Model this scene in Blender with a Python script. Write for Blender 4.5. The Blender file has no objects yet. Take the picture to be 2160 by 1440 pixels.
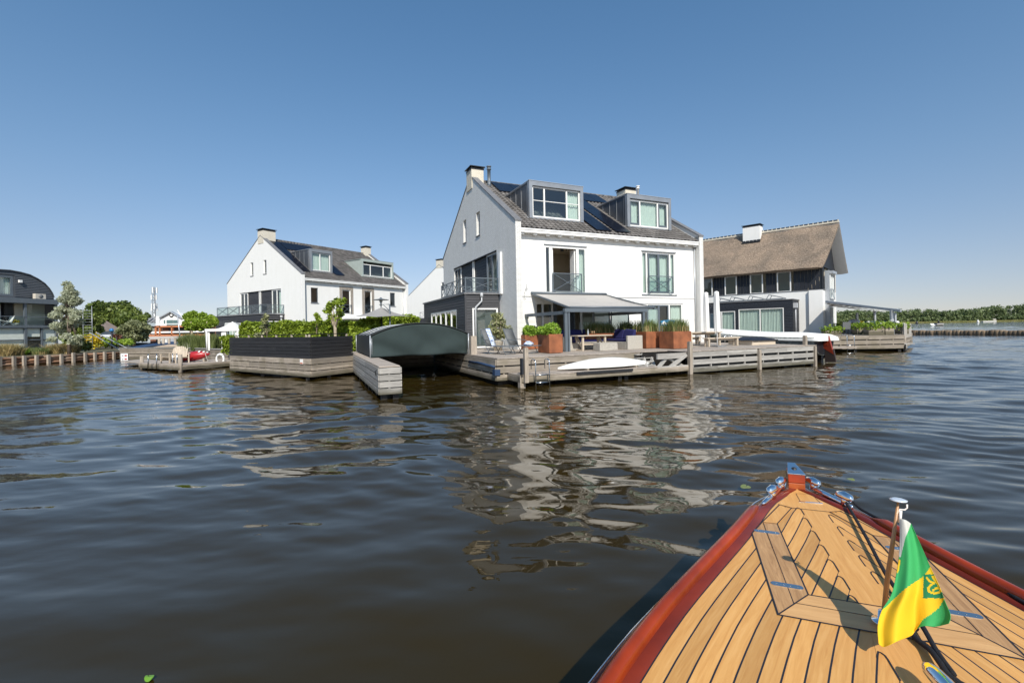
import bpy, math, random
import numpy as np
from mathutils import Vector, Matrix
from mathutils.geometry import tessellate_polygon
random.seed(7); rng=np.random.default_rng(7)
S=bpy.context.scene; COL=S.collection
# ---------------- camera ----------------
F=962.;CX=1080.;CY=693.;H=2.12;RL=0.0185
cr,sr=math.cos(RL),math.sin(RL)
cd=bpy.data.cameras.new('camera'); cam=bpy.data.objects.new('camera',cd); COL.objects.link(cam)
cam.matrix_world=Matrix(((cr,sr,0,0),(0,0,-1,0),(-sr,cr,0,H),(0,0,0,1)))
cd.sensor_width=36; cd.lens=36*F/2160; cd.shift_y=-(720-CY)/2160; cd.clip_start=.05; cd.clip_end=9000
S.camera=cam
# ---------------- sky, sun, exposure ----------------
SUN_EL=math.radians(42); SUN_AZ=math.atan2(.19,-.982)      # compass style: angle from +Y towards +X
w=bpy.data.worlds.new('World'); S.world=w; w.use_nodes=True
nt=w.node_tree; nt.nodes.clear()
sky=nt.nodes.new('ShaderNodeTexSky'); sky.sky_type='NISHITA'; sky.sun_disc=False
sky.sun_elevation=SUN_EL; sky.sun_rotation=SUN_AZ; sky.altitude=0; sky.air_density=1.0; sky.dust_density=0.6; sky.ozone_density=2.2
bg=nt.nodes.new('ShaderNodeBackground'); bg.inputs[1].default_value=0.138
wo=nt.nodes.new('ShaderNodeOutputWorld'); tcw=nt.nodes.new('ShaderNodeTexCoord'); mpw=nt.nodes.new('ShaderNodeVectorMath'); mpw.operation='MULTIPLY_ADD'; mpw.inputs[1].default_value=(1,1,.93); mpw.inputs[2].default_value=(0,0,.045)
nt.links.new(tcw.outputs['Generated'],mpw.inputs[0]); nt.links.new(mpw.outputs[0],sky.inputs[0])
tint=nt.nodes.new('ShaderNodeMix'); tint.data_type='RGBA'; tint.blend_type='MULTIPLY'; tint.inputs[0].default_value=1; sepw=nt.nodes.new('ShaderNodeSeparateXYZ'); nt.links.new(tcw.outputs['Generated'],sepw.inputs[0]); rw=nt.nodes.new('ShaderNodeValToRGB'); nt.links.new(sepw.outputs[2],rw.inputs[0]); rw.color_ramp.interpolation='B_SPLINE'
e_=rw.color_ramp.elements; e_[0].position=0; e_[0].color=(.75,.57,.56,1); e_[1].position=.62; e_[1].color=(.54,.80,.88,1); n_e=e_.new(.28); n_e.color=(.72,.79,.78,1)
nt.links.new(rw.outputs[0],tint.inputs[7])
nt.links.new(sky.outputs[0],tint.inputs[6]); nt.links.new(tint.outputs[2],bg.inputs[0]); nt.links.new(bg.outputs[0],wo.inputs[0])
sl=bpy.data.lights.new('sun','SUN'); sl.energy=4.2; sl.angle=math.radians(.53); sl.color=(1,.94,.85)
so=bpy.data.objects.new('sun',sl); COL.objects.link(so)
sd=Vector((math.sin(SUN_AZ)*math.cos(SUN_EL),math.cos(SUN_AZ)*math.cos(SUN_EL),math.sin(SUN_EL)))
so.rotation_euler=sd.to_track_quat('Z','Y').to_euler(); so.location=(10,-20,40)
S.view_settings.view_transform='Standard'; S.view_settings.look='None'; S.view_settings.exposure=0.36; S.view_settings.gamma=1
# ---------------- helpers: pixel of the photo -> point on a real plane ----------------
def ray(px,py):
    u=(px-CX)/F; v=(CY-py)/F
    return (u*cr+v*sr,1.0,-u*sr+v*cr)
def wz(px,py,z):
    d=ray(px,py); t=(z-H)/d[2]; return (d[0]*t,t)
def wd(px,py,D):
    d=ray(px,py); return (d[0]*D,D,H+d[2]*D)
class Fr:
    def __init__(s,ox,oy,deg): s.ox,s.oy,s.a=ox,oy,math.radians(deg); s.c,s.s=math.cos(s.a),math.sin(s.a)
    def loc(s,X,Y):
        X-=s.ox;Y-=s.oy; return (X*s.c+Y*s.s,-X*s.s+Y*s.c)
    def wor(s,x,y): return (s.ox+x*s.c-y*s.s,s.oy+x*s.s+y*s.c)
    def fy(s,px,py,y0=0):
        d=ray(px,py); o=s.loc(0,0); dx=d[0]*s.c+d[1]*s.s; dy=-d[0]*s.s+d[1]*s.c; t=(y0-o[1])/dy
        return (o[0]+dx*t,H+d[2]*t)
    def fx(s,px,py,x0=0):
        d=ray(px,py); o=s.loc(0,0); dx=d[0]*s.c+d[1]*s.s; dy=-d[0]*s.s+d[1]*s.c; t=(x0-o[0])/dx
        return (o[1]+dy*t,H+d[2]*t)
    def fz(s,px,py,z0): return s.loc(*wz(px,py,z0))
# ---------------- mesh builder ----------------
class MB:
    def __init__(s,T=None): s.v=[];s.f=[];s.m=[];s.r=[];s.T=T;s.sm=[];s.uv={}
    def add(s,vs,fs,mi=0,smooth=False,rnd=None):
        b=len(s.v)
        if s.T: vs=[s.T(*p) for p in vs]
        s.v+= [tuple(p) for p in vs]
        r=random.random() if rnd is None else rnd
        for f in fs: s.f.append(tuple(b+i for i in f)); s.m.append(mi); s.r.append(r); s.sm.append(smooth)
        return s
    def box(s,x0,x1,y0,y1,z0,z1,mi=0,rnd=None):
        vs=[(x,y,z) for z in (z0,z1) for x,y in ((x0,y0),(x1,y0),(x1,y1),(x0,y1))]
        return s.add(vs,[(3,2,1,0),(4,5,6,7),(0,1,5,4),(1,2,6,5),(2,3,7,6),(3,0,4,7)],mi,rnd=rnd)
    def hexa(s,b,t,mi=0):   # bottom 4 pts, top 4 pts
        return s.add(list(b)+list(t),[(3,2,1,0),(4,5,6,7),(0,1,5,4),(1,2,6,5),(2,3,7,6),(3,0,4,7)],mi)
    def bar(s,p,q,w,h=None,mi=0,up=(0,0,1)):
        h=h or w; p=Vector(p);q=Vector(q); d=(q-p).normalized(); u=Vector(up)
        if abs(d.dot(u))>.98: u=Vector((1,0,0))
        a=d.cross(u).normalized(); b=a.cross(d).normalized()
        o=[(-a*w/2-b*h/2),(a*w/2-b*h/2),(a*w/2+b*h/2),(-a*w/2+b*h/2)]
        return s.hexa([p+k for k in o],[q+k for k in o],mi)
    def tube(s,pts,r,n=8,mi=0,cap=True):
        pts=[Vector(p) for p in pts]; R=r if isinstance(r,(list,tuple)) else [r]*len(pts); vs=[];fs=[]
        u=None
        for i,p in enumerate(pts):
            d=(pts[min(i+1,len(pts)-1)]-pts[max(i-1,0)]).normalized()
            if u is None: u=Vector((0,0,1)) if abs(d.z)<.9 else Vector((1,0,0))
            a=d.cross(u).normalized(); u=a.cross(d).normalized()
            for k in range(n):
                t=2*math.pi*k/n; vs.append(p+a*math.cos(t)*R[i]+u*math.sin(t)*R[i])
        for i in range(len(pts)-1):
            for k in range(n): fs.append((i*n+k,i*n+(k+1)%n,(i+1)*n+(k+1)%n,(i+1)*n+k))
        if cap: fs+= [tuple(range(n-1,-1,-1)),tuple((len(pts)-1)*n+k for k in range(n))]
        return s.add(vs,fs,mi,True)
    def lathe(s,c,prof,n=16,mi=0,axis=(0,0,1)):
        ax=Vector(axis).normalized(); q=Vector((0,0,1)).rotation_difference(ax); c=Vector(c); vs=[];fs=[]
        for r,z in prof:
            for k in range(n):
                t=2*math.pi*k/n; vs.append(c+q@Vector((r*math.cos(t),r*math.sin(t),z)))
        m=len(prof)
        for i in range(m-1):
            for k in range(n): fs.append((i*n+k,i*n+(k+1)%n,(i+1)*n+(k+1)%n,(i+1)*n+k))
        fs+=[tuple(range(n-1,-1,-1)),tuple((m-1)*n+k for k in range(n))]
        return s.add(vs,fs,mi,True)
    def prism(s,poly,n0,n1,mi=0):   # poly in (u,v), extruded in third coordinate of T space (x,y)->z or custom T
        k=len(poly); vs=[(a,n0,b) for a,b in poly]+[(a,n1,b) for a,b in poly]
        fs=[tuple(range(k)),tuple(range(2*k-1,k-1,-1))]+[(i,(i+1)%k,k+(i+1)%k,k+i) for i in range(k)]
        return s.add(vs,fs,mi)
    def grid(s,P,mi=0,smooth=True):  # P[i][j] points
        a=len(P);b=len(P[0]); return s.add([p for row in P for p in row],[(i*b+j,i*b+j+1,(i+1)*b+j+1,(i+1)*b+j) for i in range(a-1) for j in range(b-1)],mi,smooth)
    def build(s,name,mats,parent=None,uv='auto',bevel=0,solid=0,sub=0):
        me=bpy.data.meshes.new(name); me.from_pydata(s.v,[],s.f); 
        mats=mats if isinstance(mats,(list,tuple)) else [mats]
        for m in mats: me.materials.append(m)
        me.polygons.foreach_set('material_index',s.m); me.polygons.foreach_set('use_smooth',s.sm)
        at=me.attributes.new('rnd','FLOAT','FACE'); at.data.foreach_set('value',s.r)
        me.update()
        if uv=='auto':
            ul=me.uv_layers.new(name='UVMap'); nl=len(me.loops)
            co=np.zeros(len(me.vertices)*3); me.vertices.foreach_get('co',co); co=co.reshape(-1,3)
            li=np.zeros(nl,dtype=np.int32); me.loops.foreach_get('vertex_index',li)
            nn=np.zeros(len(me.polygons)*3); me.polygons.foreach_get('normal',nn); nn=np.abs(nn.reshape(-1,3))
            lt=np.zeros(len(me.polygons),dtype=np.int32); me.polygons.foreach_get('loop_total',lt)
            k=np.argmax(nn*np.array([1,1,1.0]),axis=1); k=np.repeat(k,lt); p=co[li]
            U=np.where(k==0,p[:,1],p[:,0]); V=np.where(k==2,p[:,1],p[:,2])
            ul.data.foreach_set('uv',np.stack([U,V],1).ravel())
        o=bpy.data.objects.new(name,me); COL.objects.link(o)
        if parent is not None: o.parent=parent
        if solid: md=o.modifiers.new('s','SOLIDIFY'); md.thickness=solid; md.offset=0
        if bevel: md=o.modifiers.new('b','BEVEL'); md.width=bevel; md.segments=2; md.limit_method='ANGLE'
        if sub: md=o.modifiers.new('u','SUBSURF'); md.levels=sub; md.render_levels=sub
        return o
def tag(o,label,cat,group=None,kind=None):
    if label: o['label']=label
    if cat: o['category']=cat
    if group: o['group']=group
    if kind: o['kind']=kind
    return o
def thing(name,label,cat,loc=(0,0,0),rz=0,group=None):
    o=bpy.data.objects.new(name,None); COL.objects.link(o); o.empty_display_size=.2
    o.location=loc; o.rotation_euler=(0,0,rz); return tag(o,label,cat,group)
def struct(o): o['kind']='structure'; return o
def dup(root,loc,rz,label):
    def cp(o,par):
        c=o.copy(); COL.objects.link(c)
        if par: c.parent=par
        for ch in list(o.children): cp(ch,c)
        return c
    r=cp(root,None); r.location=loc; r.rotation_euler=(0,0,rz)
    if label: r['label']=label
    return r
def arrmesh(name,V,Fq,mat,parent=None,rnd=None,smooth=False):
    me=bpy.data.meshes.new(name); n=len(Fq); k=Fq.shape[1]
    me.vertices.add(len(V)); me.vertices.foreach_set('co',V.astype(np.float32).ravel())
    me.loops.add(n*k); me.loops.foreach_set('vertex_index',Fq.astype(np.int32).ravel())
    me.polygons.add(n); me.polygons.foreach_set('loop_start',np.arange(0,n*k,k,dtype=np.int32)); me.polygons.foreach_set('loop_total',np.full(n,k,dtype=np.int32))
    for m in (mat if isinstance(mat,(list,tuple)) else [mat]): me.materials.append(m)
    if rnd is not None:
        at=me.attributes.new('rnd','FLOAT','FACE'); at.data.foreach_set('value',rnd.astype(np.float32))
    if smooth: me.polygons.foreach_set('use_smooth',np.ones(n,dtype=bool))
    me.update(calc_edges=True); o=bpy.data.objects.new(name,me); COL.objects.link(o)
    if parent is not None: o.parent=parent
    return o
def leafquads(P,size,flat=0.0,elong=1.5):
    n=len(P); a=rng.normal(size=(n,3)); 
    a[:,2]*=(1-flat); a/=np.linalg.norm(a,axis=1)[:,None]; b=rng.normal(size=(n,3)); b-= (b*a).sum(1)[:,None]*a; b/=np.linalg.norm(b,axis=1)[:,None]
    sz=(size*(.6+.8*rng.random(n)))[:,None]/2; A=a*sz*elong; B=b*sz
    n3=np.cross(a,b)*sz*.35
    V=np.stack([P-A,P-B+n3,P+A,P+B+n3],1).reshape(-1,3); Fq=np.arange(4*n).reshape(n,4); return V,Fq
def leaves(name,P,size,mat,parent=None,elong=1.5):
    V,Fq=leafquads(np.asarray(P,float),size,elong=elong); 
    return arrmesh(name,V,Fq,mat,parent,rnd=rng.random(len(Fq)))
def blobpts(c,r,n,shell=.45):
    d=rng.normal(size=(n,3)); d/=np.linalg.norm(d,axis=1)[:,None]; t=(shell+(1-shell)*rng.random(n)**.7)[:,None]
    return np.array(c)+d*t*np.array(r)
def boxpts(x0,x1,y0,y1,z0,z1,n,j=.05):
    P=rng.random((n,3))*[x1-x0,y1-y0,z1-z0]+[x0,y0,z0]
    f=rng.integers(0,4,n) # push to front(-y)/top/left/right
    P[f==0,1]=y0+rng.random((f==0).sum())*.1; P[f==1,2]=z1-rng.random((f==1).sum())*.1; m=f==2
    P[m,0]=np.where(rng.random(m.sum())<.5,x0,x1); m=f==3; P[m,1]=y0+rng.random(m.sum())*.12
    P+=rng.normal(size=(n,3))*j
    return P
# ---------------- materials ----------------
MT={}
def nm(name):
    m=bpy.data.materials.new(name); m.use_nodes=True; n=m.node_tree; b=n.nodes['Principled BSDF']; MT[name]=m; return m,n,b
def N(n,t,**k):
    x=n.nodes.new(t)
    for a,v in k.items():
        if a.startswith('i_'): x.inputs[a[2:].replace('_',' ')].default_value=v
        else: setattr(x,a,v)
    return x
def c4(c): return (c[0],c[1],c[2],1)
def ramp(n,fac,stops):
    r=n.nodes.new('ShaderNodeValToRGB'); e=r.color_ramp.elements
    while len(e)<len(stops): e.new(.5)
    for q,(p,c) in zip(e,stops): q.position=p; q.color=c4(c)
    n.links.new(fac,r.inputs[0]); return r.outputs[0]
def bump(n,b,h,st=.3,dist=.01):
    x=N(n,'ShaderNodeBump'); x.inputs['Strength'].default_value=st; x.inputs['Distance'].default_value=dist
    n.links.new(h,x.inputs['Height']); n.links.new(x.outputs[0],b.inputs['Normal']); return x
def simple(name,col,rough=.5,metal=0,var=.12,scale=3,bmp=0,coat=0,rnd=0,det=4,spec=None):
    m,n,b=nm(name); b.inputs['Roughness'].default_value=rough; b.inputs['Metallic'].default_value=metal
    if coat: b.inputs['Coat Weight'].default_value=coat; b.inputs['Coat Roughness'].default_value=.04
    if spec is not None: b.inputs['Specular IOR Level'].default_value=spec
    tc=N(n,'ShaderNodeTexCoord'); ns=N(n,'ShaderNodeTexNoise',i_Scale=scale,i_Detail=det); n.links.new(tc.outputs['Object'],ns.inputs['Vector'])
    lo=[max(0,x*(1-var)) for x in col]; hi=[min(1,x*(1+var)) for x in col]
    o=ramp(n,ns.outputs[0],[(.3,lo),(.7,hi)])
    if rnd:
        a=N(n,'ShaderNodeAttribute',attribute_name='rnd'); mr=N(n,'ShaderNodeMapRange'); mr.inputs[3].default_value=1-rnd; mr.inputs[4].default_value=1+rnd
        n.links.new(a.outputs['Fac'],mr.inputs[0]); mx=N(n,'ShaderNodeVectorMath',operation='SCALE'); n.links.new(o,mx.inputs[0]); n.links.new(mr.outputs[0],mx.inputs['Scale']); o=mx.outputs[0]
    n.links.new(o,b.inputs['Base Color'])
    if bmp:
        n2=N(n,'ShaderNodeTexNoise',i_Scale=scale*6,i_Detail=5); n.links.new(tc.outputs['Object'],n2.inputs['Vector']); bump(n,b,n2.outputs[0],bmp)
    return m
def brick(name,c1,c2,mortar,st=.6,bw=.22,bh=.065,ms=.012,dirt=.06):
    m,n,b=nm(name); b.inputs['Roughness'].default_value=.7
    uv=N(n,'ShaderNodeUVMap'); br=N(n,'ShaderNodeTexBrick'); br.inputs['Scale'].default_value=1; br.inputs['Brick Width'].default_value=bw; br.inputs['Row Height'].default_value=bh; br.inputs['Mortar Size'].default_value=ms; br.inputs['Mortar Smooth'].default_value=.3
    br.inputs['Color1'].default_value=c4(c1); br.inputs['Color2'].default_value=c4(c2); br.inputs['Mortar'].default_value=c4(mortar)
    n.links.new(uv.outputs[0],br.inputs['Vector'])
    ns=N(n,'ShaderNodeTexNoise',i_Scale=.9,i_Detail=7,i_Roughness=.65); mps=N(n,'ShaderNodeMapping'); mps.inputs['Scale'].default_value=(2.6,.55,1); n.links.new(uv.outputs[0],mps.inputs[0]); n.links.new(mps.outputs[0],ns.inputs['Vector'])
    d=ramp(n,ns.outputs[0],[(.3,(1-dirt,1-dirt,1-dirt*1.3)),(.65,(1,1,1))]); mx=N(n,'ShaderNodeMix',data_type='RGBA',blend_type='MULTIPLY'); mx.inputs[0].default_value=1
    n.links.new(br.outputs[0],mx.inputs[6]); n.links.new(d,mx.inputs[7]); n.links.new(mx.outputs[2],b.inputs['Base Color'])
    inv=N(n,'ShaderNodeMath',operation='SUBTRACT'); inv.inputs[0].default_value=1; n.links.new(br.outputs['Fac'],inv.inputs[1])
    n3=N(n,'ShaderNodeTexNoise',i_Scale=25,i_Detail=3); n.links.new(uv.outputs[0],n3.inputs['Vector']); ad=N(n,'ShaderNodeMath',operation='MULTIPLY_ADD'); ad.inputs[1].default_value=.35; n.links.new(n3.outputs[0],ad.inputs[0]); n.links.new(inv.outputs[0],ad.inputs[2])
    bump(n,b,ad.outputs[0],st,.012); return m
def wood(name,c1,c2,rough=.8,sx=1.2,sy=22,bmp=.4,rnd=.22,stain=None,coat=0,uvx=True,tide=False):
    m,n,b=nm(name); b.inputs['Roughness'].default_value=rough
    if coat: b.inputs['Coat Weight'].default_value=coat; b.inputs['Coat Roughness'].default_value=.05
    uv=N(n,'ShaderNodeUVMap') if uvx else None
    a=N(n,'ShaderNodeAttribute',attribute_name='rnd')
    mp=N(n,'ShaderNodeMapping'); mp.inputs['Scale'].default_value=(sx,sy,1)
    if uv: n.links.new(uv.outputs[0],mp.inputs[0])
    else:
        tc=N(n,'ShaderNodeTexCoord'); n.links.new(tc.outputs['Object'],mp.inputs[0]); mp.inputs['Scale'].default_value=(sy,sy,sx)
    cb=N(n,'ShaderNodeCombineXYZ'); sc=N(n,'ShaderNodeMath',operation='MULTIPLY'); sc.inputs[1].default_value=37; n.links.new(a.outputs['Fac'],sc.inputs[0]); n.links.new(sc.outputs[0],cb.inputs[0]); n.links.new(sc.outputs[0],cb.inputs[2])
    vm=N(n,'ShaderNodeVectorMath',operation='ADD'); n.links.new(mp.outputs[0],vm.inputs[0]); n.links.new(cb.outputs[0],vm.inputs[1])
    ns=N(n,'ShaderNodeTexNoise',i_Scale=1.5,i_Detail=8,i_Roughness=.65,i_Distortion=.8); n.links.new(vm.outputs[0],ns.inputs['Vector'])
    o=ramp(n,ns.outputs[0],[(.3,c1),(.7,c2)])
    mr=N(n,'ShaderNodeMapRange'); mr.inputs[3].default_value=1-rnd; mr.inputs[4].default_value=1+rnd; n.links.new(a.outputs['Fac'],mr.inputs[0])
    mx=N(n,'ShaderNodeVectorMath',operation='SCALE'); n.links.new(o,mx.inputs[0]); n.links.new(mr.outputs[0],mx.inputs['Scale']); o=mx.outputs[0]
    if stain:
        tc=N(n,'ShaderNodeTexCoord'); n4=N(n,'ShaderNodeTexNoise',i_Scale=1.3,i_Detail=5); n.links.new(tc.outputs['Object'],n4.inputs['Vector'])
        f=ramp(n,n4.outputs[0],[(.45,(0,0,0)),(.65,(.75,.75,.75))]); mm=N(n,'ShaderNodeMix',data_type='RGBA'); n.links.new(f,mm.inputs[0]); n.links.new(o,mm.inputs[6]); mm.inputs[7].default_value=c4(stain); o=mm.outputs[2]
    if tide:
        tz_=N(n,'ShaderNodeTexCoord'); sz_=N(n,'ShaderNodeSeparateXYZ'); n.links.new(tz_.outputs['Object'],sz_.inputs[0]); ad_=N(n,'ShaderNodeMath',operation='MULTIPLY_ADD'); ad_.inputs[1].default_value=.35; n.links.new(ns.outputs[0],ad_.inputs[0]); n.links.new(sz_.outputs[2],ad_.inputs[2])
        f_=ramp(n,ad_.outputs[0],[(.36,(.85,.85,.85)),(.52,(0,0,0))]); mt_=N(n,'ShaderNodeMix',data_type='RGBA'); n.links.new(f_,mt_.inputs[0]); n.links.new(o,mt_.inputs[6]); mt_.inputs[7].default_value=(.07,.062,.035,1); o=mt_.outputs[2]
    n.links.new(o,b.inputs['Base Color']); bump(n,b,ns.outputs[0],bmp,.006); return m
def leafm(name,c1,c2,tr=.35,sc=1.2):
    m,n,b=nm(name); b.inputs['Roughness'].default_value=.45; b.inputs['Specular IOR Level'].default_value=.35
    a=N(n,'ShaderNodeAttribute',attribute_name='rnd'); tc=N(n,'ShaderNodeTexCoord'); ns=N(n,'ShaderNodeTexNoise',i_Scale=sc,i_Detail=2); n.links.new(tc.outputs['Object'],ns.inputs['Vector'])
    ad=N(n,'ShaderNodeMath',operation='MULTIPLY_ADD'); ad.inputs[1].default_value=.5; n.links.new(a.outputs['Fac'],ad.inputs[0]); n.links.new(ns.outputs[0],ad.inputs[2])
    o=ramp(n,ad.outputs[0],[(.4,c1),(1.0,c2)]); n.links.new(o,b.inputs['Base Color'])
    t=N(n,'ShaderNodeBsdfTranslucent'); n.links.new(o,t.inputs[0]); mx=N(n,'ShaderNodeMixShader'); mx.inputs[0].default_value=tr
    n.links.new(b.outputs[0],mx.inputs[1]); n.links.new(t.outputs[0],mx.inputs[2]); n.links.new(mx.outputs[0],n.nodes['Material Output'].inputs[0]); return m
def glass(name,tint=(.85,.95,.93),ior=1.9,trans=1.0,frost=0,col=(.5,.6,.58)):
    m,n,b=nm(name); n.nodes.remove(b); out=n.nodes['Material Output']
    lw=N(n,'ShaderNodeLayerWeight'); lw.inputs[0].default_value=.5; pw=N(n,'ShaderNodeMath',operation='POWER'); pw.inputs[1].default_value=4; n.links.new(lw.outputs['Facing'],pw.inputs[0]); r0=((ior-1)/(ior+1))**2+.03; fr=N(n,'ShaderNodeMath',operation='MULTIPLY_ADD'); fr.inputs[1].default_value=1-r0; fr.inputs[2].default_value=r0; n.links.new(pw.outputs[0],fr.inputs[0])
    tr=N(n,'ShaderNodeBsdfTransparent'); tr.inputs[0].default_value=c4(tint); gl=N(n,'ShaderNodeBsdfGlossy'); gl.inputs['Roughness'].default_value=.02
    gl.inputs[0].default_value=(1,1,1,1)
    tcn=N(n,'ShaderNodeTexCoord'); ns=N(n,'ShaderNodeTexNoise',i_Scale=.8,i_Detail=1); n.links.new(tcn.outputs['Object'],ns.inputs['Vector']); bp=N(n,'ShaderNodeBump'); bp.inputs['Strength'].default_value=.12; bp.inputs['Distance'].default_value=.05; n.links.new(ns.outputs[0],bp.inputs['Height']); n.links.new(bp.outputs[0],gl.inputs['Normal'])
    x=tr.outputs[0]
    if frost:
        df=N(n,'ShaderNodeBsdfDiffuse'); df.inputs[0].default_value=c4(col); m2=N(n,'ShaderNodeMixShader'); m2.inputs[0].default_value=frost; n.links.new(x,m2.inputs[1]); n.links.new(df.outputs[0],m2.inputs[2]); x=m2.outputs[0]
    mx=N(n,'ShaderNodeMixShader'); n.links.new(fr.outputs[0],mx.inputs[0]); n.links.new(x,mx.inputs[1]); n.links.new(gl.outputs[0],mx.inputs[2]); n.links.new(mx.outputs[0],out.inputs[0]); return m
WHITEB=brick('white_painted_brick',(.86,.85,.82),(.78,.77,.74),(.50,.49,.47),st=.9,dirt=.07,ms=.009)
PLASTER=brick('white_wall_paint',(.82,.81,.78),(.80,.79,.76),(.77,.76,.73),st=.12,dirt=.04)
CREAM=brick('cream_brick',(.66,.60,.48),(.72,.67,.56),(.55,.5,.42),st=.4)
MASON=brick('brown_brick',(.20,.16,.13),(.34,.28,.23),(.42,.39,.35),st=.5,dirt=.2)
WHITE=simple('white_paint',(.80,.79,.76),.35,var=.03)
ZINC=simple('zinc_sheet',(.33,.34,.35),.38,metal=.5,var=.1,scale=2)
ZINCD=simple('dark_zinc',(.10,.11,.125),.35,metal=.4,var=.15,scale=2)
LEAD=simple('lead_cap',(.16,.16,.165),.6,var=.15,scale=4)
GREYM=simple('grey_metal',(.105,.125,.145),.4,var=.06)
GREYL=simple('light_grey_metal',(.42,.44,.46),.35,metal=.3,var=.06)
BLACKM=simple('black_metal',(.02,.02,.022),.4,var=.1)
DBOARD=wood('dark_boards',(.028,.028,.032),(.055,.055,.06),.6,bmp=.2,rnd=.12)
NAVYB=wood('blackblue_boards',(.008,.010,.015),(.020,.023,.030),.55,bmp=.2,rnd=.15)
TARB=wood('tarred_boards',(.009,.009,.011),(.032,.031,.032),.6,bmp=.5,rnd=.25)
DOCKW=wood('weathered_wood',(.20,.165,.13),(.40,.345,.28),.85,bmp=.6,rnd=.30,stain=(.20,.17,.12),tide=True)
DOCKG=wood('grey_weathered_wood',(.22,.205,.19),(.46,.44,.40),.85,bmp=.6,rnd=.22,tide=True)
DOCKT=wood('deck_boards',(.26,.215,.175),(.44,.38,.32),.8,bmp=.4,rnd=.18)
POSTW=wood('post_wood',(.22,.18,.14),(.42,.36,.29),.85,bmp=.6,rnd=.15,uvx=False,sx=1.5,sy=14)
REDW=wood('brown_log_wood',(.13,.06,.03),(.30,.16,.09),.85,bmp=.7,rnd=.3,stain=(.26,.22,.17))
TABLEW=wood('table_teak',(.42,.34,.25),(.60,.51,.40),.7,bmp=.3,rnd=.12)
DARKW=simple('dark_wood_and_shade',(.012,.010,.008),.5,var=.3,scale=5)  # near-black: dark timber, and painted shade behind and beneath the docks
CORTEN=simple('rusted_steel',(.25,.085,.034),.75,var=.35,scale=2.2,bmp=.1)
WICKER=simple('grey_wicker',(.40,.37,.32),.7,var=.25,scale=30,bmp=.5)
NAVY=simple('navy_cushion',(.012,.013,.085),.85,var=.15,scale=6)
CANVG=simple('green_grey_canvas',(.023,.037,.036),.9,var=.10,scale=1.5)
CANVD=simple('dark_canvas',(.018,.022,.023),.75,var=.2,scale=2)
CANVW=simple('white_canvas',(.74,.73,.70),.75,var=.05,scale=2)
AWN=simple('awning_cloth',(.40,.375,.345),.8,var=.05,scale=2)
PARG=simple('grey_parasol_cloth',(.26,.25,.24),.85,var=.06,scale=2)
GLOSSW=simple('gloss_white',(.82,.81,.76),.25,var=.02,coat=.5)
BLUEC=simple('blue_boat_cover',(.02,.045,.10),.6,var=.2)
BLKC=simple('black_cover',(.015,.015,.018),.4,var=.25,scale=6,bmp=.3)
REDP=simple('red_paint',(.36,.015,.02),.35,var=.1)
BLUEP=simple('blue_board_paint',(.01,.16,.33),.3,var=.05)
MESHG=simple('grey_mesh_fabric',(.11,.115,.115),.7,var=.1,scale=20)
PVC=simple('grey_pipe',(.42,.43,.44),.4,var=.05)
MOUNTP=simple('mount_grey',(.2,.2,.2),.6)
CHROME=simple('chrome',(.83,.84,.85),.045,metal=1,var=.02)
STEEL=simple('stainless_steel',(.62,.62,.61),.22,metal=1,var=.05)
INT=simple('room_plaster',(.70,.62,.50),.9,var=.04)
INTD=simple('room_floor',(.20,.14,.09),.7,var=.1)
CURT=simple('white_curtain',(.72,.72,.66),.9,var=.05)
ROPE=simple('black_rope',(.006,.007,.012),.8,var=.4,scale=60,bmp=.6)
ROPEW=simple('pale_rope',(.45,.42,.36),.9,var=.3,scale=40)
BARK=simple('bark',(.16,.12,.09),.9,var=.4,scale=8,bmp=.6)
BARKL=simple('pale_bark',(.34,.28,.20),.85,var=.3,scale=6,bmp=.5)
SOIL=simple('soil',(.05,.04,.025),.95,var=.3)
GLASS=glass('window_glass',ior=1.75,tint=(.72,.82,.80)); GLASSB=glass('balustrade_glass',tint=(.75,.84,.83),ior=1.5)
GLASSF=glass('frosted_glass',tint=(.7,.8,.78),ior=1.5,frost=.55,col=(.35,.45,.42))
SOLAR=simple('solar_panel',(.006,.007,.012),.25,var=.3,scale=3,spec=.25)
THATCH=None
def thatch():
    m,n,b=nm('thatch'); b.inputs['Roughness'].default_value=.95
    uv=N(n,'ShaderNodeTexCoord'); ns=N(n,'ShaderNodeTexNoise',i_Scale=9,i_Detail=8,i_Roughness=.75); n.links.new(uv.outputs['Object'],ns.inputs['Vector'])
    n2=N(n,'ShaderNodeTexNoise',i_Scale=.45,i_Detail=5,i_Distortion=1.0); n.links.new(uv.outputs['Object'],n2.inputs['Vector'])
    o=ramp(n,ns.outputs[0],[(.32,(.09,.07,.052)),(.5,(.24,.186,.134)),(.66,(.42,.335,.25))]); d=ramp(n,n2.outputs[0],[(.35,(.68,.68,.7)),(.65,(1.05,1,.98))])
    mx=N(n,'ShaderNodeMix',data_type='RGBA',blend_type='MULTIPLY'); mx.inputs[0].default_value=1; n.links.new(o,mx.inputs[6]); n.links.new(d,mx.inputs[7]); n.links.new(mx.outputs[2],b.inputs['Base Color'])
    bump(n,b,ns.outputs[0],1.0,.06); return m
THATCH=thatch()
TILE=simple('roof_tile',(.122,.112,.105),.7,var=.25,scale=3,rnd=.3,bmp=.15)
BEIGET=simple('beige_roof',(.36,.28,.23),.85,var=.15,scale=3)
LHEDGE=leafm('hedge_leaf',(.10,.155,.012),(.36,.46,.05),.38,2.5)
LSHRUB=leafm('shrub_leaf',(.14,.26,.02),(.36,.52,.07),.38,3)
LOAK=leafm('oak_leaf',(.055,.09,.02),(.22,.27,.06),.28,.18)
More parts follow.
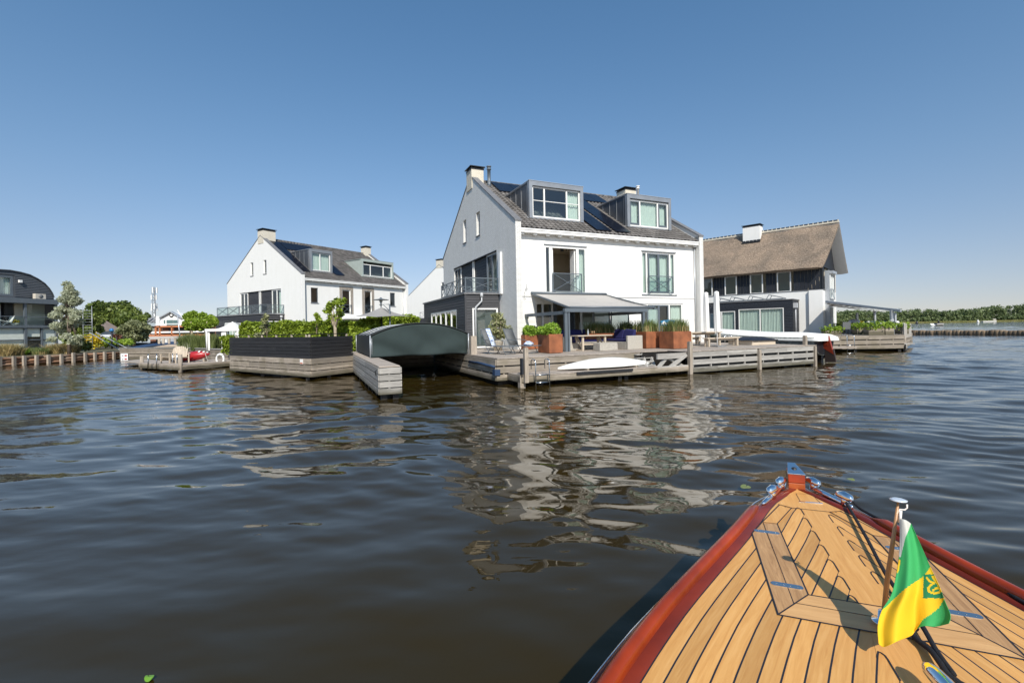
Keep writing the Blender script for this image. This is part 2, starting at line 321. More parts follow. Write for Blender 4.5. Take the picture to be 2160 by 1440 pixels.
LWILL=leafm('silver_leaf',(.32,.35,.22),(.62,.64,.48),.42,1.5)
LOLIVE=leafm('olive_leaf',(.16,.18,.08),(.36,.38,.20),.32,.5)
LPOLL=leafm('pollard_leaf',(.13,.23,.018),(.38,.50,.07),.42,1)
LFAR=leafm('far_leaf',(.065,.10,.04),(.20,.25,.10),.25,.03)
LRED=leafm('copper_leaf',(.09,.03,.02),(.2,.09,.05),.3,2)
LOLE=leafm('oleander_leaf',(.14,.17,.06),(.42,.42,.22),.35,3)
GRSS=leafm('ornamental_grass',(.07,.10,.025),(.20,.24,.08),.3,2)
GRST=leafm('straw_grass',(.30,.22,.09),(.55,.42,.20),.3,2)
GRAD=leafm('bank_grass',(.16,.15,.05),(.50,.38,.18),.3,1.2)
YEL=leafm('yellow_flower',(.16,.20,.03),(.85,.62,.04),.3,6)
WFL=leafm('white_flower',(.7,.7,.62),(.8,.8,.75),.3,2)
# ---------------- water ----------------
def water():
    m,n,b=nm('lake_water'); b.inputs['Base Color'].default_value=(.025,.0165,.004,1); b.inputs['Roughness'].default_value=.015; b.inputs['IOR'].default_value=1.54; b.inputs['Specular Tint'].default_value=(1,.74,.42,1)
    tc=N(n,'ShaderNodeTexCoord'); mp=N(n,'ShaderNodeMapping'); mp.inputs['Rotation'].default_value=(0,0,math.radians(-12)); mp.inputs['Scale'].default_value=(2.8,8.5,1); n.links.new(tc.outputs['Object'],mp.inputs[0])
    ns=N(n,'ShaderNodeTexNoise',i_Scale=1.0,i_Detail=3,i_Roughness=.5,i_Distortion=.3); n.links.new(mp.outputs[0],ns.inputs['Vector'])
    big=N(n,'ShaderNodeTexNoise',i_Scale=.09,i_Detail=2); n.links.new(tc.outputs['Object'],big.inputs['Vector'])
    sv=N(n,'ShaderNodeVectorMath',operation='LENGTH'); n.links.new(tc.outputs['Object'],sv.inputs[0])
    mr=N(n,'ShaderNodeMapRange'); mr.inputs[1].default_value=9; mr.inputs[2].default_value=45; mr.inputs[3].default_value=.07; mr.inputs[4].default_value=.8; n.links.new(sv.outputs[1],mr.inputs[0])
    b2=ramp(n,big.outputs[0],[(.38,(.35,.35,.35)),(.6,(1,1,1))])
    mu=N(n,'ShaderNodeMath',operation='MULTIPLY'); n.links.new(mr.outputs[0],mu.inputs[0]); n.links.new(b2,mu.inputs[1])
    bp=bump(n,b,ns.outputs[0],.5,.035); n.links.new(mu.outputs[0],bp.inputs['Strength'])
    return m
def build_water():
    us=np.tan(np.radians(63))*np.linspace(-1,1,760)
    th=np.arctan(us); back=np.linspace(th[-1],2*math.pi+th[0],50)[1:-1]; th=np.concatenate([th,back]); nt_=len(th)
    r=[.5]
    while r[-1]<240: r.append(r[-1]+max(.03,.0062*r[-1]))
    while r[-1]<7500: r.append(r[-1]*1.2)
    r=np.array(r); R,T=np.meshgrid(r,th,indexing='ij'); X=R*np.sin(T); Y=R*np.cos(T); Z=np.zeros_like(X)
    cell=np.maximum(.03,.0062*R)
    g=np.random.default_rng(11)
    for k in range(80):
        lam=.18*(2.1/.18)**(g.random()**.9) if k<64 else 2.2+3*g.random()
        ang=math.radians(82)+g.normal()*.42+ (0.25 if lam>1 else 0); kx,ky=math.cos(ang)*2*math.pi/lam,math.sin(ang)*2*math.pi/lam
        slope=.0130*(.62 if lam<.4 else (1.15 if lam<.9 else (1.05 if lam<2.2 else .65))); A=slope*lam/(2*math.pi)
        fade=np.clip((lam/cell-2.2)/2.5,0,1)
        ph=g.random()*6.28; wx=.35*np.sin(.31*X+.23*Y+ph)+.3*np.sin(.17*Y-.41*X+2*ph)
        Z+=A*fade*np.sin(kx*X+ky*Y+ph+wx*1.5)
    patch=.55+.45*np.clip(.5+.5*np.sin(.21*X+.9)*np.sin(.17*Y+.4)+.35*np.sin(.43*X-.31*Y),0,1)
    near=np.clip((R-2.5)/9,0,1); Z*=patch*(.62+.75*near)*(1+.5*np.clip((R-14)/30,0,1))
    V=np.stack([X,Y,Z],-1).reshape(-1,3); a=np.arange(len(r)-1)[:,None]*nt_; j=np.arange(nt_)[None,:]; jn=(j+1)%nt_
    Q=np.stack([a+j,a+nt_+j,a+nt_+jn,a+jn],-1).reshape(-1,4)
    V=np.vstack([V,[[0,0,0]]]); o=arrmesh('water',V,Q[:, ::-1],water(),smooth=True); return struct(o)
build_water()
# ---------------- building helpers (u along wall, n outward, v up) ----------------
def TF(y0): return lambda u,n,v:(u,y0-n,v)
def TB(y0): return lambda u,n,v:(u,y0+n,v)
def TL(x0): return lambda u,n,v:(x0-n,u,v)
def TR(x0): return lambda u,n,v:(x0+n,u,v)
def wall(mb,outline,holes=(),rd=.2,n=0,mi=0):
    polys=[[Vector((a,b,0)) for a,b in outline]]+[[Vector(p) for p in ((a,c,0),(a,d,0),(b,d,0),(b,c,0))] for a,b,c,d in holes]
    tri=tessellate_polygon(polys); flat=[p for q in polys for p in q]
    mb.add([(p.x,n,p.y) for p in flat],[tuple(t) for t in tri],mi)
    for a,b,c,d in holes:
        mb.add([(a,n,c),(b,n,c),(b,n,d),(a,n,d),(a,n-rd,c),(b,n-rd,c),(b,n-rd,d),(a,n-rd,d)],[(0,1,5,4),(1,2,6,5),(2,3,7,6),(3,0,4,7)],mi)
def boards(mb,u0,u1,v0,v1,holes=(),h=.15,th=.022,n=0,mi=0,gap=.006,vert=False):
    k=max(1,round(((u1-u0) if vert else (v1-v0))/h)); h=((u1-u0) if vert else (v1-v0))/k
    for i in range(k):
        a,b=(v0+i*h,v0+i*h+h) if not vert else (u0+i*h,u0+i*h+h)
        segs=[(v0,v1)] if vert else [(u0,u1)]
        for hu0,hu1,hv0,hv1 in holes:
            lo,hi,s0,s1=(hu0,hu1,hv0,hv1) if vert else (hv0,hv1,hu0,hu1)
            if hi>a+.01 and lo<b-.01:
                ns=[]
                for p,q in segs:
                    if s1<=p or s0>=q: ns.append((p,q)); continue
                    if s0>p: ns.append((p,s0))
                    if s1<q: ns.append((s1,q))
                segs=ns
        for p,q in segs:
            if vert: mb.box(a+gap,b-gap,n,n+th,p,q,mi)
            else:
                r=[(p,n,a),(q,n,a),(q,n+th+.012,a),(p,n+th+.012,a)]; t=[(p,n,b-gap),(q,n,b-gap),(q,n+th-.008,b-gap),(p,n+th-.008,b-gap)]; mb.hexa(r,t,mi)
def curtain_mesh(mb,u0,u1,v0,v1,n,amp=.03,lam=.13):
    k=int((u1-u0)/lam*6)+2; top=[];bot=[]
    for i in range(k):
        u=u0+(u1-u0)*i/(k-1); a=amp*math.sin(i*1.05)+.4*amp*math.sin(i*.37+u)
        top.append((u,n+a,v1)); bot.append((u,n+a*1.1,v0))
    mb.grid([bot,top],0)
def window(par,T,u0,u1,v0,v1,bars=(),hb=(),fm=None,fw=.07,rd=.14,curtain=None,sill=None,pm=None,name='window',inner=None,cz=(0,1)):
    fm=fm or WHITE; pm=pm or GLASS; f=MB(T); d0,d1=-rd-.02,-rd+.05
    f.box(u0,u1,d0,d1,v0,v0+fw);f.box(u0,u1,d0,d1,v1-fw,v1);f.box(u0,u0+fw,d0,d1,v0+fw,v1-fw);f.box(u1-fw,u1,d0,d1,v0+fw,v1-fw)
    W=u1-u0
    for b in bars: f.box(u0+W*b-fw*.55,u0+W*b+fw*.55,d0,d1,v0+fw,v1-fw)
    for b in hb: f.box(u0+fw,u1-fw,d0+.01,d1-.012,v0+(v1-v0)*b-.018,v0+(v1-v0)*b+.018)
    o=f.build(name,fm,par)
    if inner:   # darker inner sashes: list of (a,b,mat)
        for a,b,m in inner:
            s=MB(T); A=u0+W*a;B=u0+W*b; w2=.075; n0,n1=d0+.02,d1+.012; va,vb=v0+fw+.002,v1-fw-.002
            s.box(A,A+w2,n0,n1,va,vb);s.box(B-w2,B,n0,n1,va,vb);s.box(A+w2,B-w2,n0,n1,va,va+w2*1.6);s.box(A+w2,B-w2,n0,n1,vb-w2,vb); s.build('sash',m,o)
    g=MB(T); g.add([(u0+.02,-rd,v0+.02),(u1-.02,-rd,v0+.02),(u1-.02,-rd,v1-.02),(u0+.02,-rd,v1-.02)],[(0,1,2,3)]); g.build('pane',pm,o)
    if curtain:
        c=MB(T); L=curtain if isinstance(curtain,list) else [(0,1)]
        for a,b in L: curtain_mesh(c,u0+W*a+.03,u0+W*b-.03,v0+(v1-v0)*cz[0],v0+(v1-v0)*cz[1],-rd-.14)
        c.build('curtain',CURT,o)
    if sill:
        s=MB(T); s.box(u0-.05,u1+.05,-rd+.05,.05,v0-.06,v0-.003); s.build('sill',sill,o)
    return o
def rail(par,T,u0,u1,v0,v1,nx=1,glass=True,n=.06,w=.045,name='railing',m=None,diag=True):
    r=MB(T); r.box(u0,u1,n-w/2,n+w/2,v1-w,v1); r.box(u0,u1,n-w/2,n+w/2,v0+.03,v0+.03+w)
    st=(u1-u0)/nx
    for i in range(nx+1):
        u=u0+i*st; r.box(u-w/2,u+w/2,n-w/2-.002,n+w/2+.002,v0,v1-.002)
    for i in range(nx):
        a,b=u0+i*st+w/2,u0+(i+1)*st-w/2
        r.bar((a,n,v0+.03+w),(b,n,v1-w),.028,.028); r.bar((a,n+.004,v1-w),(b,n+.004,v0+.03+w),.028,.028)
    o=r.build(name,m or GREYM,par)
    if glass:
        g=MB(T); g.add([(u0+.02,n-.035,v0+.08),(u1-.02,n-.035,v0+.08),(u1-.02,n-.035,v1-.06),(u0+.02,n-.035,v1-.06)],[(0,1,2,3)]); g.build('glass_panel',GLASSB if glass is True else glass,o)
    return o
def tile_roof(x0,x1,y0,z0,y1,z1,tw=.30,rl=.36,hh=.045):
    mb=MB(); nx=int((x1-x0)/tw)*6+1; L=math.hypot(y1-y0,z1-z0); k=int(L/rl); ny,nz=-(z1-z0)/L,(y1-y0)/L; P=[]
    if ny>0 and y1<y0: pass
    sg=1 if nz>0 else -1
    for i in range(k+1):
        for e,h in ((0,hh),(1,0)):
            t=(i if e==0 else min(i+1,k))*rl/ (k*rl); row=[]
            if i==k and e==1: continue
            for j in range(nx):
                x=x0+(x1-x0)*j/(nx-1); ph=j/6*2*math.pi; b=.028*math.sin(ph)+.012*math.sin(2*ph+.5)+h
                row.append((x,y0+(y1-y0)*t+ny*sg*b,z0+(z1-z0)*t+nz*sg*b))
            P.append(row)
    a=len(P);b=len(P[0]); vs=[p for row in P for p in row]; base=len(mb.v); mb.v+=vs
    rr=[[random.random() for _ in range(nx//6+2)] for _ in range(k+2)]
    for i in range(a-1):
        for j in range(b-1):
            mb.f.append((base+i*b+j,base+i*b+j+1,base+(i+1)*b+j+1,base+(i+1)*b+j)); mb.m.append(0); mb.sm.append(i%2==0); mb.r.append(rr[i//2][j//6])
    # lower closing edge
    mb.box(x0,x1,min(y0,y0+.02),max(y0,y0+.02)+.001,z0-.10,z0-.01)
    return mb
def chimney(par,x0,x1,y0,y1,z0,z1,m=None,capm=None):
    c=MB(); c.box(x0,x1,y0,y1,z0,z1); o=c.build('chimney',m or CREAM,par)
    k=MB(); k.box(x0-.03,x1+.03,y0-.03,y1+.03,z1+.001,z1+.06); 
    for x in (x0+.06,x1-.06):
        for y in (y0+.06,y1-.06): k.box(x-.03,x+.03,y-.03,y+.03,z1+.06,z1+.16)
    k.box(x0+.1,x1-.1,y0+.1,y1-.1,z1+.06,z1+.15); k.box(x0-.10,x1+.10,y0-.10,y1+.10,z1+.16,z1+.205); k.build('chimney_cap',capm or BLACKM,o); return o
def gable_shell(t,W,L,zb,zs,zp,pro,gable_holes,front_holes,gm,fm,zeave,sl,ztr=None):
    """gables at x=0 and x=W standing proud of the front by pro; ridge along x"""
    ym=L/2; pw=.33
    g=MB(TL(0)); wall(g,[(0,zb),(0,zs),(ym,zp),(L,zs),(L,zb)],gable_holes,.2)
    g.T=None; g.add([(0,0,zb),(pw,0,zb),(pw,0,zs),(0,0,zs)],[(0,1,2,3)]); g.add([(pw,0,zb),(pw,pro,zb),(pw,pro,zs),(pw,0,zs)],[(0,1,2,3)])
    g.build('gable_wall',gm,t)
    g=MB(TR(W)); wall(g,[(0,zb),(0,zs),(ym,zp),(L,zs),(L,zb)]); g.T=None
    g.add([(W-pw,0,zb),(W,0,zb),(W,0,zs),(W-pw,0,zs)],[(0,1,2,3)]); g.add([(W-pw,0,zb),(W-pw,pro,zb),(W-pw,pro,zs),(W-pw,0,zs)],[(0,1,2,3)]); g.build('gable_wall',gm,t)
    f=MB(TF(pro)); wall(f,[(pw,zb),(pw,zeave),(W-pw,zeave),(W-pw,zb)],front_holes,.16); f.build('front_wall',fm,t)
    f=MB(TB(L-pro)); wall(f,[(0,zb),(0,zs),(W,zs),(W,zb)]); f.build('back_wall',fm,t)
    # parapet inner strips + coping
    for x0,x1,xi in ((0,pw,pw),(W-pw,W,W-pw)):
        p=MB()
        for a,b,za,zb_ in ((0,ym,zs,zp),(ym,L,zp,zs)): p.add([(xi,a,za-.6),(xi,b,zb_-.6),(xi,b,zb_),(xi,a,za)],[(0,1,2,3)])
        p.build('parapet_side',fm,t)
        c=MB(); e=.04; dz=.07
        for a,b,za,zb_ in ((-.04,ym,zs-.02,zp),(ym,L+.04,zp,zs-.02)):
            c.hexa([(x0-e,a,za),(x1+e,a,za),(x1+e,b,zb_),(x0-e,b,zb_)],[(x0-e,a,za+dz),(x1+e,a,za+dz),(x1+e,b,zb_+dz),(x0-e,b,zb_+dz)])
        c.build('coping',LEAD,t)
def roofpair(t,W,L,y0,z0,zr,pw=.33,tw=.30,holes=None):
    ym=L/2; tile_roof(pw,W-pw,y0,z0,ym,zr,tw=tw).build('roof',TILE,t,uv=None)
    b=MB(); b.add([(pw,ym,zr),(W-pw,ym,zr),(W-pw,L-y0,z0),(pw,L-y0,z0)],[(0,1,2,3)]); b.build('roof',TILE,t)
    r=MB(); n=int((W-2*pw)/.38)
    for i in range(n):
        x=pw+(W-2*pw)*i/n; r.tube([(x,ym,zr+.02),(x+.4,ym,zr+.035)],[.12,.105],8)
    r.build('ridge_tiles',TILE,t,uv=None)
def gutter(t,x0,x1,y,z0,z1,mat=None,br=.75,depth=.3):
    g=MB(); g.box(x0,x1,y-depth/2,y+depth/2,z0,z1); g.box(x0,x1,y-depth/2-.03,y-depth/2,z1-.07,z1+.01)
    k=int((x1-x0)/br)
    for i in range(k+1):
        x=x0+.15+(x1-x0-.3)*i/k; g.box(x-.1,x+.1,y-.06,y+depth/2-.02,z0-.09,z0)
    g.build('gutter',mat or WHITE,t)
def dormer(t,x0,x1,yf,zb,zt,yb,win,fr=ZINC,side=ZINCD,fwid=.2,top=.26,seams=4,curt=None,bars=(.27,.7),hb=(),inner=None,roofm=None):
    ov=.16; dd0=[]
    # body sides & back
    for x,s in ((x0+.06,1),(x1-.06,-1)):
        d=MB(); q_=.03*s; d.add([(x,yf+.1,zb),(x,yb,zt-.05),(x,yf+.1,zt-.05),(x+q_,yf+.1,zb),(x+q_,yb,zt-.05),(x+q_,yf+.1,zt-.05)],[(0,1,2),(3,4,5),(0,1,4,3),(1,2,5,4),(2,0,3,5)]); dd0.append(d)
    o=MB().box(x0+.1,x1-.1,yf+.2,yb-.3,zt-.09,zt-.07).build('dormer',side,t)
    for d in dd0: d.build('dormer_cheek',side,o)
    f=MB(); f.box(x0,x1,yf-ov,yf+.08,zt-top,zt); f.box(x0,x0+fwid,yf-ov,yf+.08,zb-.02,zt-top); f.box(x1-fwid,x1,yf-ov,yf+.08,zb-.02,zt-top); f.box(x0+fwid,x1-fwid,yf-.05,yf+.08,zb-.02,zb+.06)
    f.box(x0+.02,x1-.02,yf+.08,yb,zt-.06,zt-.004)
    for i in range(seams):   # standing seams on both cheeks
        y=yf+.25+(yb-yf-.4)*i/seams; zl=zb+(zt-.06-zb)*(y-yf-.1)/(yb-yf-.1)
        for x in (x0+.035,x1-.06): f.box(x,x+.025,y,y+.03,zl,zt-.06)
    f.build('dormer_frame',fr,o)
    e=MB(); e.box(x0-.02,x1+.02,yf-ov-.02,yf-ov+.03,zt+.001,zt+.03); e.box(x0-.02,x0+.02,yf-ov+.03,yb,zt+.001,zt+.03); e.box(x1-.02,x1+.02,yf-ov+.03,yb,zt+.001,zt+.03)
    e.hexa([(x0-.06,yf+.0,zb-.06),(x0+.02,yf+.0,zb-.06),(x0+.02,yb,zt-.12),(x0-.06,yb,zt-.12)],[(x0-.06,yf,zb+.02),(x0+.02,yf,zb+.02),(x0+.02,yb,zt-.04),(x0-.06,yb,zt-.04)])
    e.build('dormer_trim',GREYL if roofm is None else roofm,o)
    a,b,c,dd=win; w_=window(o,TF(yf),a,b,c,dd,bars=bars,hb=hb,rd=-.0,fw=.08,curtain=curt,inner=inner)
    return o
# ================= MAIN HOUSE =================
MX,MY,MA=.28,24.,23.96
M=Fr(MX,MY,MA); ZD=1.02
def m3(x,y,z=ZD): a=M.wor(x,y); return (a[0],a[1],z)
RZ=math.radians(MA)
W,L=13.28,14.13; ZE,ZR=7.5,12.05; YF=.4
house=thing('white_duplex_house','large white brick duplex with two grey dormers behind the deck with the awning','house',m3(0,0,0),RZ)
gh=[(5.4,6.07,8.13,9.63),(8.14,8.8,8.17,9.72),(2.70,11.2,4.2,6.70)]
W1=(1.91,4.64,4.06,6.70); W2=(8.63,11.31,4.07,6.70)
G1=(1.31,5.18,ZD+.05,3.53); G2=(8.45,11.88,ZD+.05,3.52)
gable_shell(house,W,L,ZD-.6,7.83,12.35,YF,gh,[W1,W2,G1,G2],WHITEB,PLASTER,7.35,0)
roofpair(house,W,L,.08,ZE,ZR)
gutter(house,.335,W-.335,.2,7.25,7.46)
chimney(house,-.05,.8,6.7,7.75,11.45,12.72); chimney(house,12.3,13.33,6.5,7.6,11.3,12.62)
p=MB(); p.lathe((1.05,6.35,11.4),[(.13,0),(.13,.4),(.11,.42),(.11,1.25),(.15,1.26),(.15,1.32),(.11,1.33),(.11,1.42),(.16,1.44),(.16,1.5)],14); p.build('flue_pipe',GREYM,house)
p=MB(); p.lathe((13.0,5.9,11.3),[(.1,0),(.1,1.25),(.14,1.26),(.14,1.3),(.1,1.31),(.1,1.4),(.15,1.42),(.15,1.47)],14); p.build('flue_pipe',WHITE,house)
# rooms behind the openings
r=MB(); r.box(.4,W-.4,.6,L-.6,3.85,4.0); r.box(.4,W-.4,.6,L-.6,6.95,7.05); r.build('floor_slab',INTD,house)
r=MB(); r.box(.4,W-.4,.6,L-.6,ZD-.1,ZD+.03); r.build('floor_slab',INTD,house)
r=MB(); r.box(.4,W-.4,4.2,4.3,4.0,6.95); r.box(5.9,6.0,.6,4.2,4.01,6.9); r.box(.5,.55,.6,4.2,4.01,6.9); r.box(.45,W-.45,.62,4.1,6.88,6.93); r.box(.4,W-.4,4.2,4.3,ZD+.03,3.84);r.box(.4,W-.4,5.2,5.3,7.06,10.2); r.build('room_wall',INT,house)
r=MB(); r.box(2.55,3.5,2.9,2.95,4.01,6.0); r.build('inner_door',CURT,house)
r=MB(); r.tube([(3.5,1.2,6.86),(3.5,1.2,6.75)],.02); r.lathe((3.5,1.2,6.55),[(.02,.2),(.09,.16),(.1,0),(.09,0)],10); r.bar((3.5,1.2,6.74),(3.85,1.3,6.74),.03); r.tube([(3.85,1.3,6.75),(3.85,1.3,6.6)],.02); r.build('ceiling_lamp',BLACKM,house)
# first floor french doors
wl=W1[0];wr=W1[1];wt=W1[3];wb=W1[2]
f=MB(TF(YF)); fw=.1
for a,b in ((wl,wl+fw),(2.22,2.42),(3.98,4.13),(wr-fw,wr)): f.box(a,b,-.12,-.02,wb,wt)
f.box(wl+fw,wr-fw,-.118,-.022,wt-.12,wt-.001); f.box(wl+fw,wr-fw,-.118,-.022,wb+.001,wb+.07); o=f.build('window',WHITE,house)
g=MB(TF(YF)); g.add([(wl+.05,-.07,wb),(2.3,-.07,wb),(2.3,-.07,wt),(wl+.05,-.07,wt)],[(0,1,2,3)]); g.build('pane',GLASS,o)
g=MB(TF(YF)); g.add([(4.05,-.07,wb),(wr-.05,-.07,wb),(wr-.05,-.07,wt),(4.05,-.07,wt)],[(0,1,2,3)]); g.build('pane',GLASS,o)
c=MB(TF(YF)); curtain_mesh(c,4.1,4.62,wb,wt,-.3); c.build('curtain',CURT,o)
s=MB(TF(YF)); s.box(2.45,2.52,-.75,-.14,wb+.07,wt-.13); s.box(3.9,3.96,-.6,-.14,wb+.07,wt-.13); s.build('open_door_leaf',WHITE,o)
rail(house,TF(YF),2.36,4.22,4.10,5.17,1,n=.1)
MB(TF(YF)).box(wl-.06,wr+.06,.0,.1,wb-.07,wb-.01).build('sill',GREYM,house); MB(TF(YF)).box(wl-.03,wr+.03,.002,.03,wt+.003,wt+.05).build('lintel',GREYM,house); MB(TF(YF)).box(W2[0]-.03,W2[1]+.03,.002,.03,W2[3]+.003,W2[3]+.05).build('lintel',GREYM,house)
o=window(house,TF(YF),*W2,bars=(.155,.845),fw=.09,rd=.1,sill=GREYM,inner=[(.2,.5,GREYM),(.5,.8,GREYM)],curtain=[(0,1)])
rail(house,TF(YF),9.06,10.95,4.12,5.22,1,n=.1)
# ground floor openings
o=window(house,TF(YF),G1[0],2.42,G1[2],G1[3],bars=(.42,),fw=.09,rd=.1,name='window')
o=window(house,TF(YF),4.2,G1[1],G1[2],G1[3],fw=.13,rd=.1,curtain=[(0,1)],name='door',cz=(0,.55))
f=MB(TF(YF)); f.box(2.42,4.2,-.13,-.03,G1[3]-.09,G1[3]-.001); f.box(2.44,2.95,-.6,-.55,G1[2],G1[3]-.1); f.box(3.8,3.87,-.6,-.1,G1[2],G1[3]-.1); f.build('sliding_frame',GREYM,house)
o=window(house,TF(YF),*G2,bars=(.17,.68),fw=.09,rd=.1,inner=[(.19,.43,GREYM),(.43,.66,GREYM)],curtain=[(.2,.5),(.75,1)])
f=MB(TF(YF)); 
for z in (2.45,3.55): 
    for a,b in ((.36,G1[0]-.07),(G1[1]+.05,G2[0]-.05),(G2[1]+.05,W-.36)): f.box(a,b,.003,.02,z,z+.02)
f.box(.34,W-.34,.004,.05,3.86,3.9)
for a,b in ((.36,G1[0]-.07),(G1[1]+.05,G2[0]-.05),(G2[1]+.05,W-.36)):
    for z0_,z1_ in ((ZD,2.43),(2.49,3.53)): f.box(a,b,.003,.014,z0_+.02,z1_)
f.build('wall_panels',WHITE,house)
f=MB(); f.tube([(12.86,.34,7.3),(12.86,.34,1.1)],.045); f.build('downpipe',GREYL,house)
f=MB(); f.tube([(.42,.34,7.3),(.42,.34,1.1)],.018); f.build('downpipe',GREYL,house)
# gable windows
for h in gh[:2]: window(house,TL(0),*h,fw=.06,rd=.18,sill=LEAD)
gy0,gy1,gz0,gz1=gh[2]
b=MB(TL(0)); boards(b,4.58,6.9,gz0,gz1-.05,h=.17,n=-.17); boards(b,7.25,9.8,gz0,gz1-.05,h=.17,n=-.17); b.box(gy0,gy1,-.1,.03,gz1-.05,gz1); b.build('cladding',NAVYB,house)
window(house,TL(0),2.70,4.55,gz0,gz1-.06,bars=(.5,),fw=.07,rd=.14,inner=[(.04,.5,GREYM),(.5,.96,GREYM)],name='balcony_door')
window(house,TL(0),6.92,7.23,gz0,gz1-.06,fw=.06,rd=.12); window(house,TL(0),9.82,11.2,gz0,gz1-.06,bars=(.5,),fw=.07,rd=.14,inner=[(.04,.5,GREYM),(.5,.96,GREYM)],name='balcony_door')
# white duct beside the balcony door
f=MB(); f.box(-.12,0-.002,1.9,2.2,4.1,6.45); f.build('wall_duct',WHITE,house)
# dormers
RS=(ZR-ZE)/(L/2-.08)
def rz(y): return ZE+RS*(y-.08)
dormer(house,1.5,5.1,1.47,8.40,10.5,4.9,(1.72,4.9,8.47,10.22),bars=(.25,.72),hb=(.55,),curt=[(.72,1)])
dormer(house,8.34,11.9,1.47,8.40,10.45,4.85,(8.56,11.7,8.47,10.15),bars=(.27,.73),curt=[(0,1)],inner=[(0.02,.25,GREYM),(.75,.97,GREYM)])
# solar panels lying on the front slope
def panels(x0,x1,y0,y1,n,k=1):
    for i in range(k):
        for j in range(n):
            a=x0+(x1-x0)*i/k+.012; b=x0+(x1-x0)*(i+1)/k-.012; c=y0+(y1-y0)*j/n+.012; d=y0+(y1-y0)*(j+1)/n-.012
            m=MB(); q=.10; m.hexa([(a,c,rz(c)+q),(b,c,rz(c)+q),(b,d,rz(d)+q),(a,d,rz(d)+q)],[(a,c,rz(c)+q+.04),(b,c,rz(c)+q+.04),(b,d,rz(d)+q+.04),(a,d,rz(d)+q+.04)])
            m.build('solar_panel',SOLAR,house)
panels(5.3,6.4,.3,6.9,4); panels(6.65,7.8,.3,6.9,4); panels(1.35,5.2,5.3,6.95,1,3); panels(7.85,9.9,5.3,6.9,1,2)
# black side extension with roof terrace
EX,EY0,EY1,EZ=-2.08,2.35,12.3,4.08
exf=[(-1.66,-.12,ZD+.05,3.32)]
exl=[(4.0,10.2,ZD+.9,3.32)]
b=MB(TF(EY0)); boards(b,EX,0,ZD-.3,EZ,exf,h=.155,n=-.03); b.T=TL(EX); boards(b,EY0,EY1,ZD-.3,EZ,exl,h=.155,n=-.03); b.T=TB(EY1); boards(b,EX,0,ZD-.3,EZ,h=.155,n=-.03)
b.T=None; b.box(EX-.03,EX+.07,EY0-.03,EY0+.07,ZD-.3,EZ); b.build('cladding',DBOARD,house)
b=MB(); b.box(EX-.07,.0,EY0-.07,EY1+.07,EZ,EZ+.09); b.box(EX+.1,-.01,EY0+.1,EY1,3.7,EZ-.01); b.build('extension_roof',LEAD,house)
window(house,TF(EY0),*exf[0],fw=.09,rd=.06)
b=MB(TF(EY0))
for i in range(46):
    z=ZD+.2+i*.047; b.box(-1.55,-.24,-.2,-.16,z,z+.006)
b.build('venetian_blind',WHITE,house)
window(house,TL(EX),*exl[0],bars=(.2,.4,.6,.8),fw=.1,rd=.06)
rail(house,TF(EY0),EX+.05,-.03,EZ+.09,EZ+.95,1,n=-.05,w=.06)
rail(house,TL(EX),EY0+.05,EY1-4.9,EZ+.09,EZ+.93,4,n=-.05,glass=False); 
rail(house,TB(7.3),EX+.05,-.05,EZ+.09,EZ+.93,1,n=0,glass=False)
p=MB(); px_=EX+.55; yy=EY0-.14; p.tube([(px_+.38,yy,3.95),(px_+.38,yy,3.7),(px_+.02,yy,3.35),(px_,yy,3.2),(px_,yy,1.1)],.05,10); p.lathe((px_+.38,yy,3.9),[(.05,0),(.09,.02),(.09,.25),(.06,.26)],10); p.build('downpipe',PVC,house)
# ---- awning / pergola
aw=thing('terrace_awning','grey fabric awning on a dark steel post frame at the front of the white duplex','awning',m3(1.03,.4,ZD),RZ)
def la(x,y,z): return (x-1.03,y-.4,z-ZD)
ZB=2.83
f=MB(); 
def lb(mb,x0,x1,y0,y1,z0,z1): a=la(x0,y0,z0); b_=la(x1,y1,z1); mb.box(a[0],b_[0],a[1],b_[1],a[2],b_[2])
lb(f,.62,.76,-3.86,-3.74,ZD,ZB+.16); lb(f,.80,.88,-3.86,-3.74,ZD,ZB+.16); f.build('post',GREYM,aw)
f=MB(); lb(f,5.06,5.2,-3.88,-3.74,ZD,ZB); f.build('post',GREYM,aw)
f=MB(); lb(f,.6,5.35,-3.9,-3.72,ZB-.001,ZB+.17); f.build('front_beam',GREYM,aw)
f=MB(); lb(f,.62,.74,-3.70,.38,ZB-.1,ZB+.06); f.build('side_beam',GREYM,aw)
f=MB(); lb(f,5.06,5.2,-3.70,.38,ZB-.1,ZB+.06); f.build('side_beam',GREYM,aw)
P=[]
for i in range(13):
    t=i/12; y=.36-3.95*t; sag=-.06*math.sin(math.pi*t); P.append([la(1.05+(.05)*t+(4.78+.1*t)*j/10, y, 4.0-(4.0-3.06)*t+sag-.015*math.sin(math.pi*j/10)) for j in range(11)])
f=MB(); f.grid(P); f.build('awning_fabric',AWN,aw,solid=.012)
f=MB(); f.tube([la(1.0,.3,4.03),la(5.9,.3,4.03)],.075,8); f.tube([la(1.05,-3.6,3.06),la(6.02,-3.6,3.06)],.055,8); f.bar(la(1.05,.3,3.98),la(1.08,-3.6,3.02),.05,.09); f.bar(la(5.85,.3,3.98),la(6.0,-3.6,3.02),.05,.09); f.build('awning_rail',GREYM,aw)
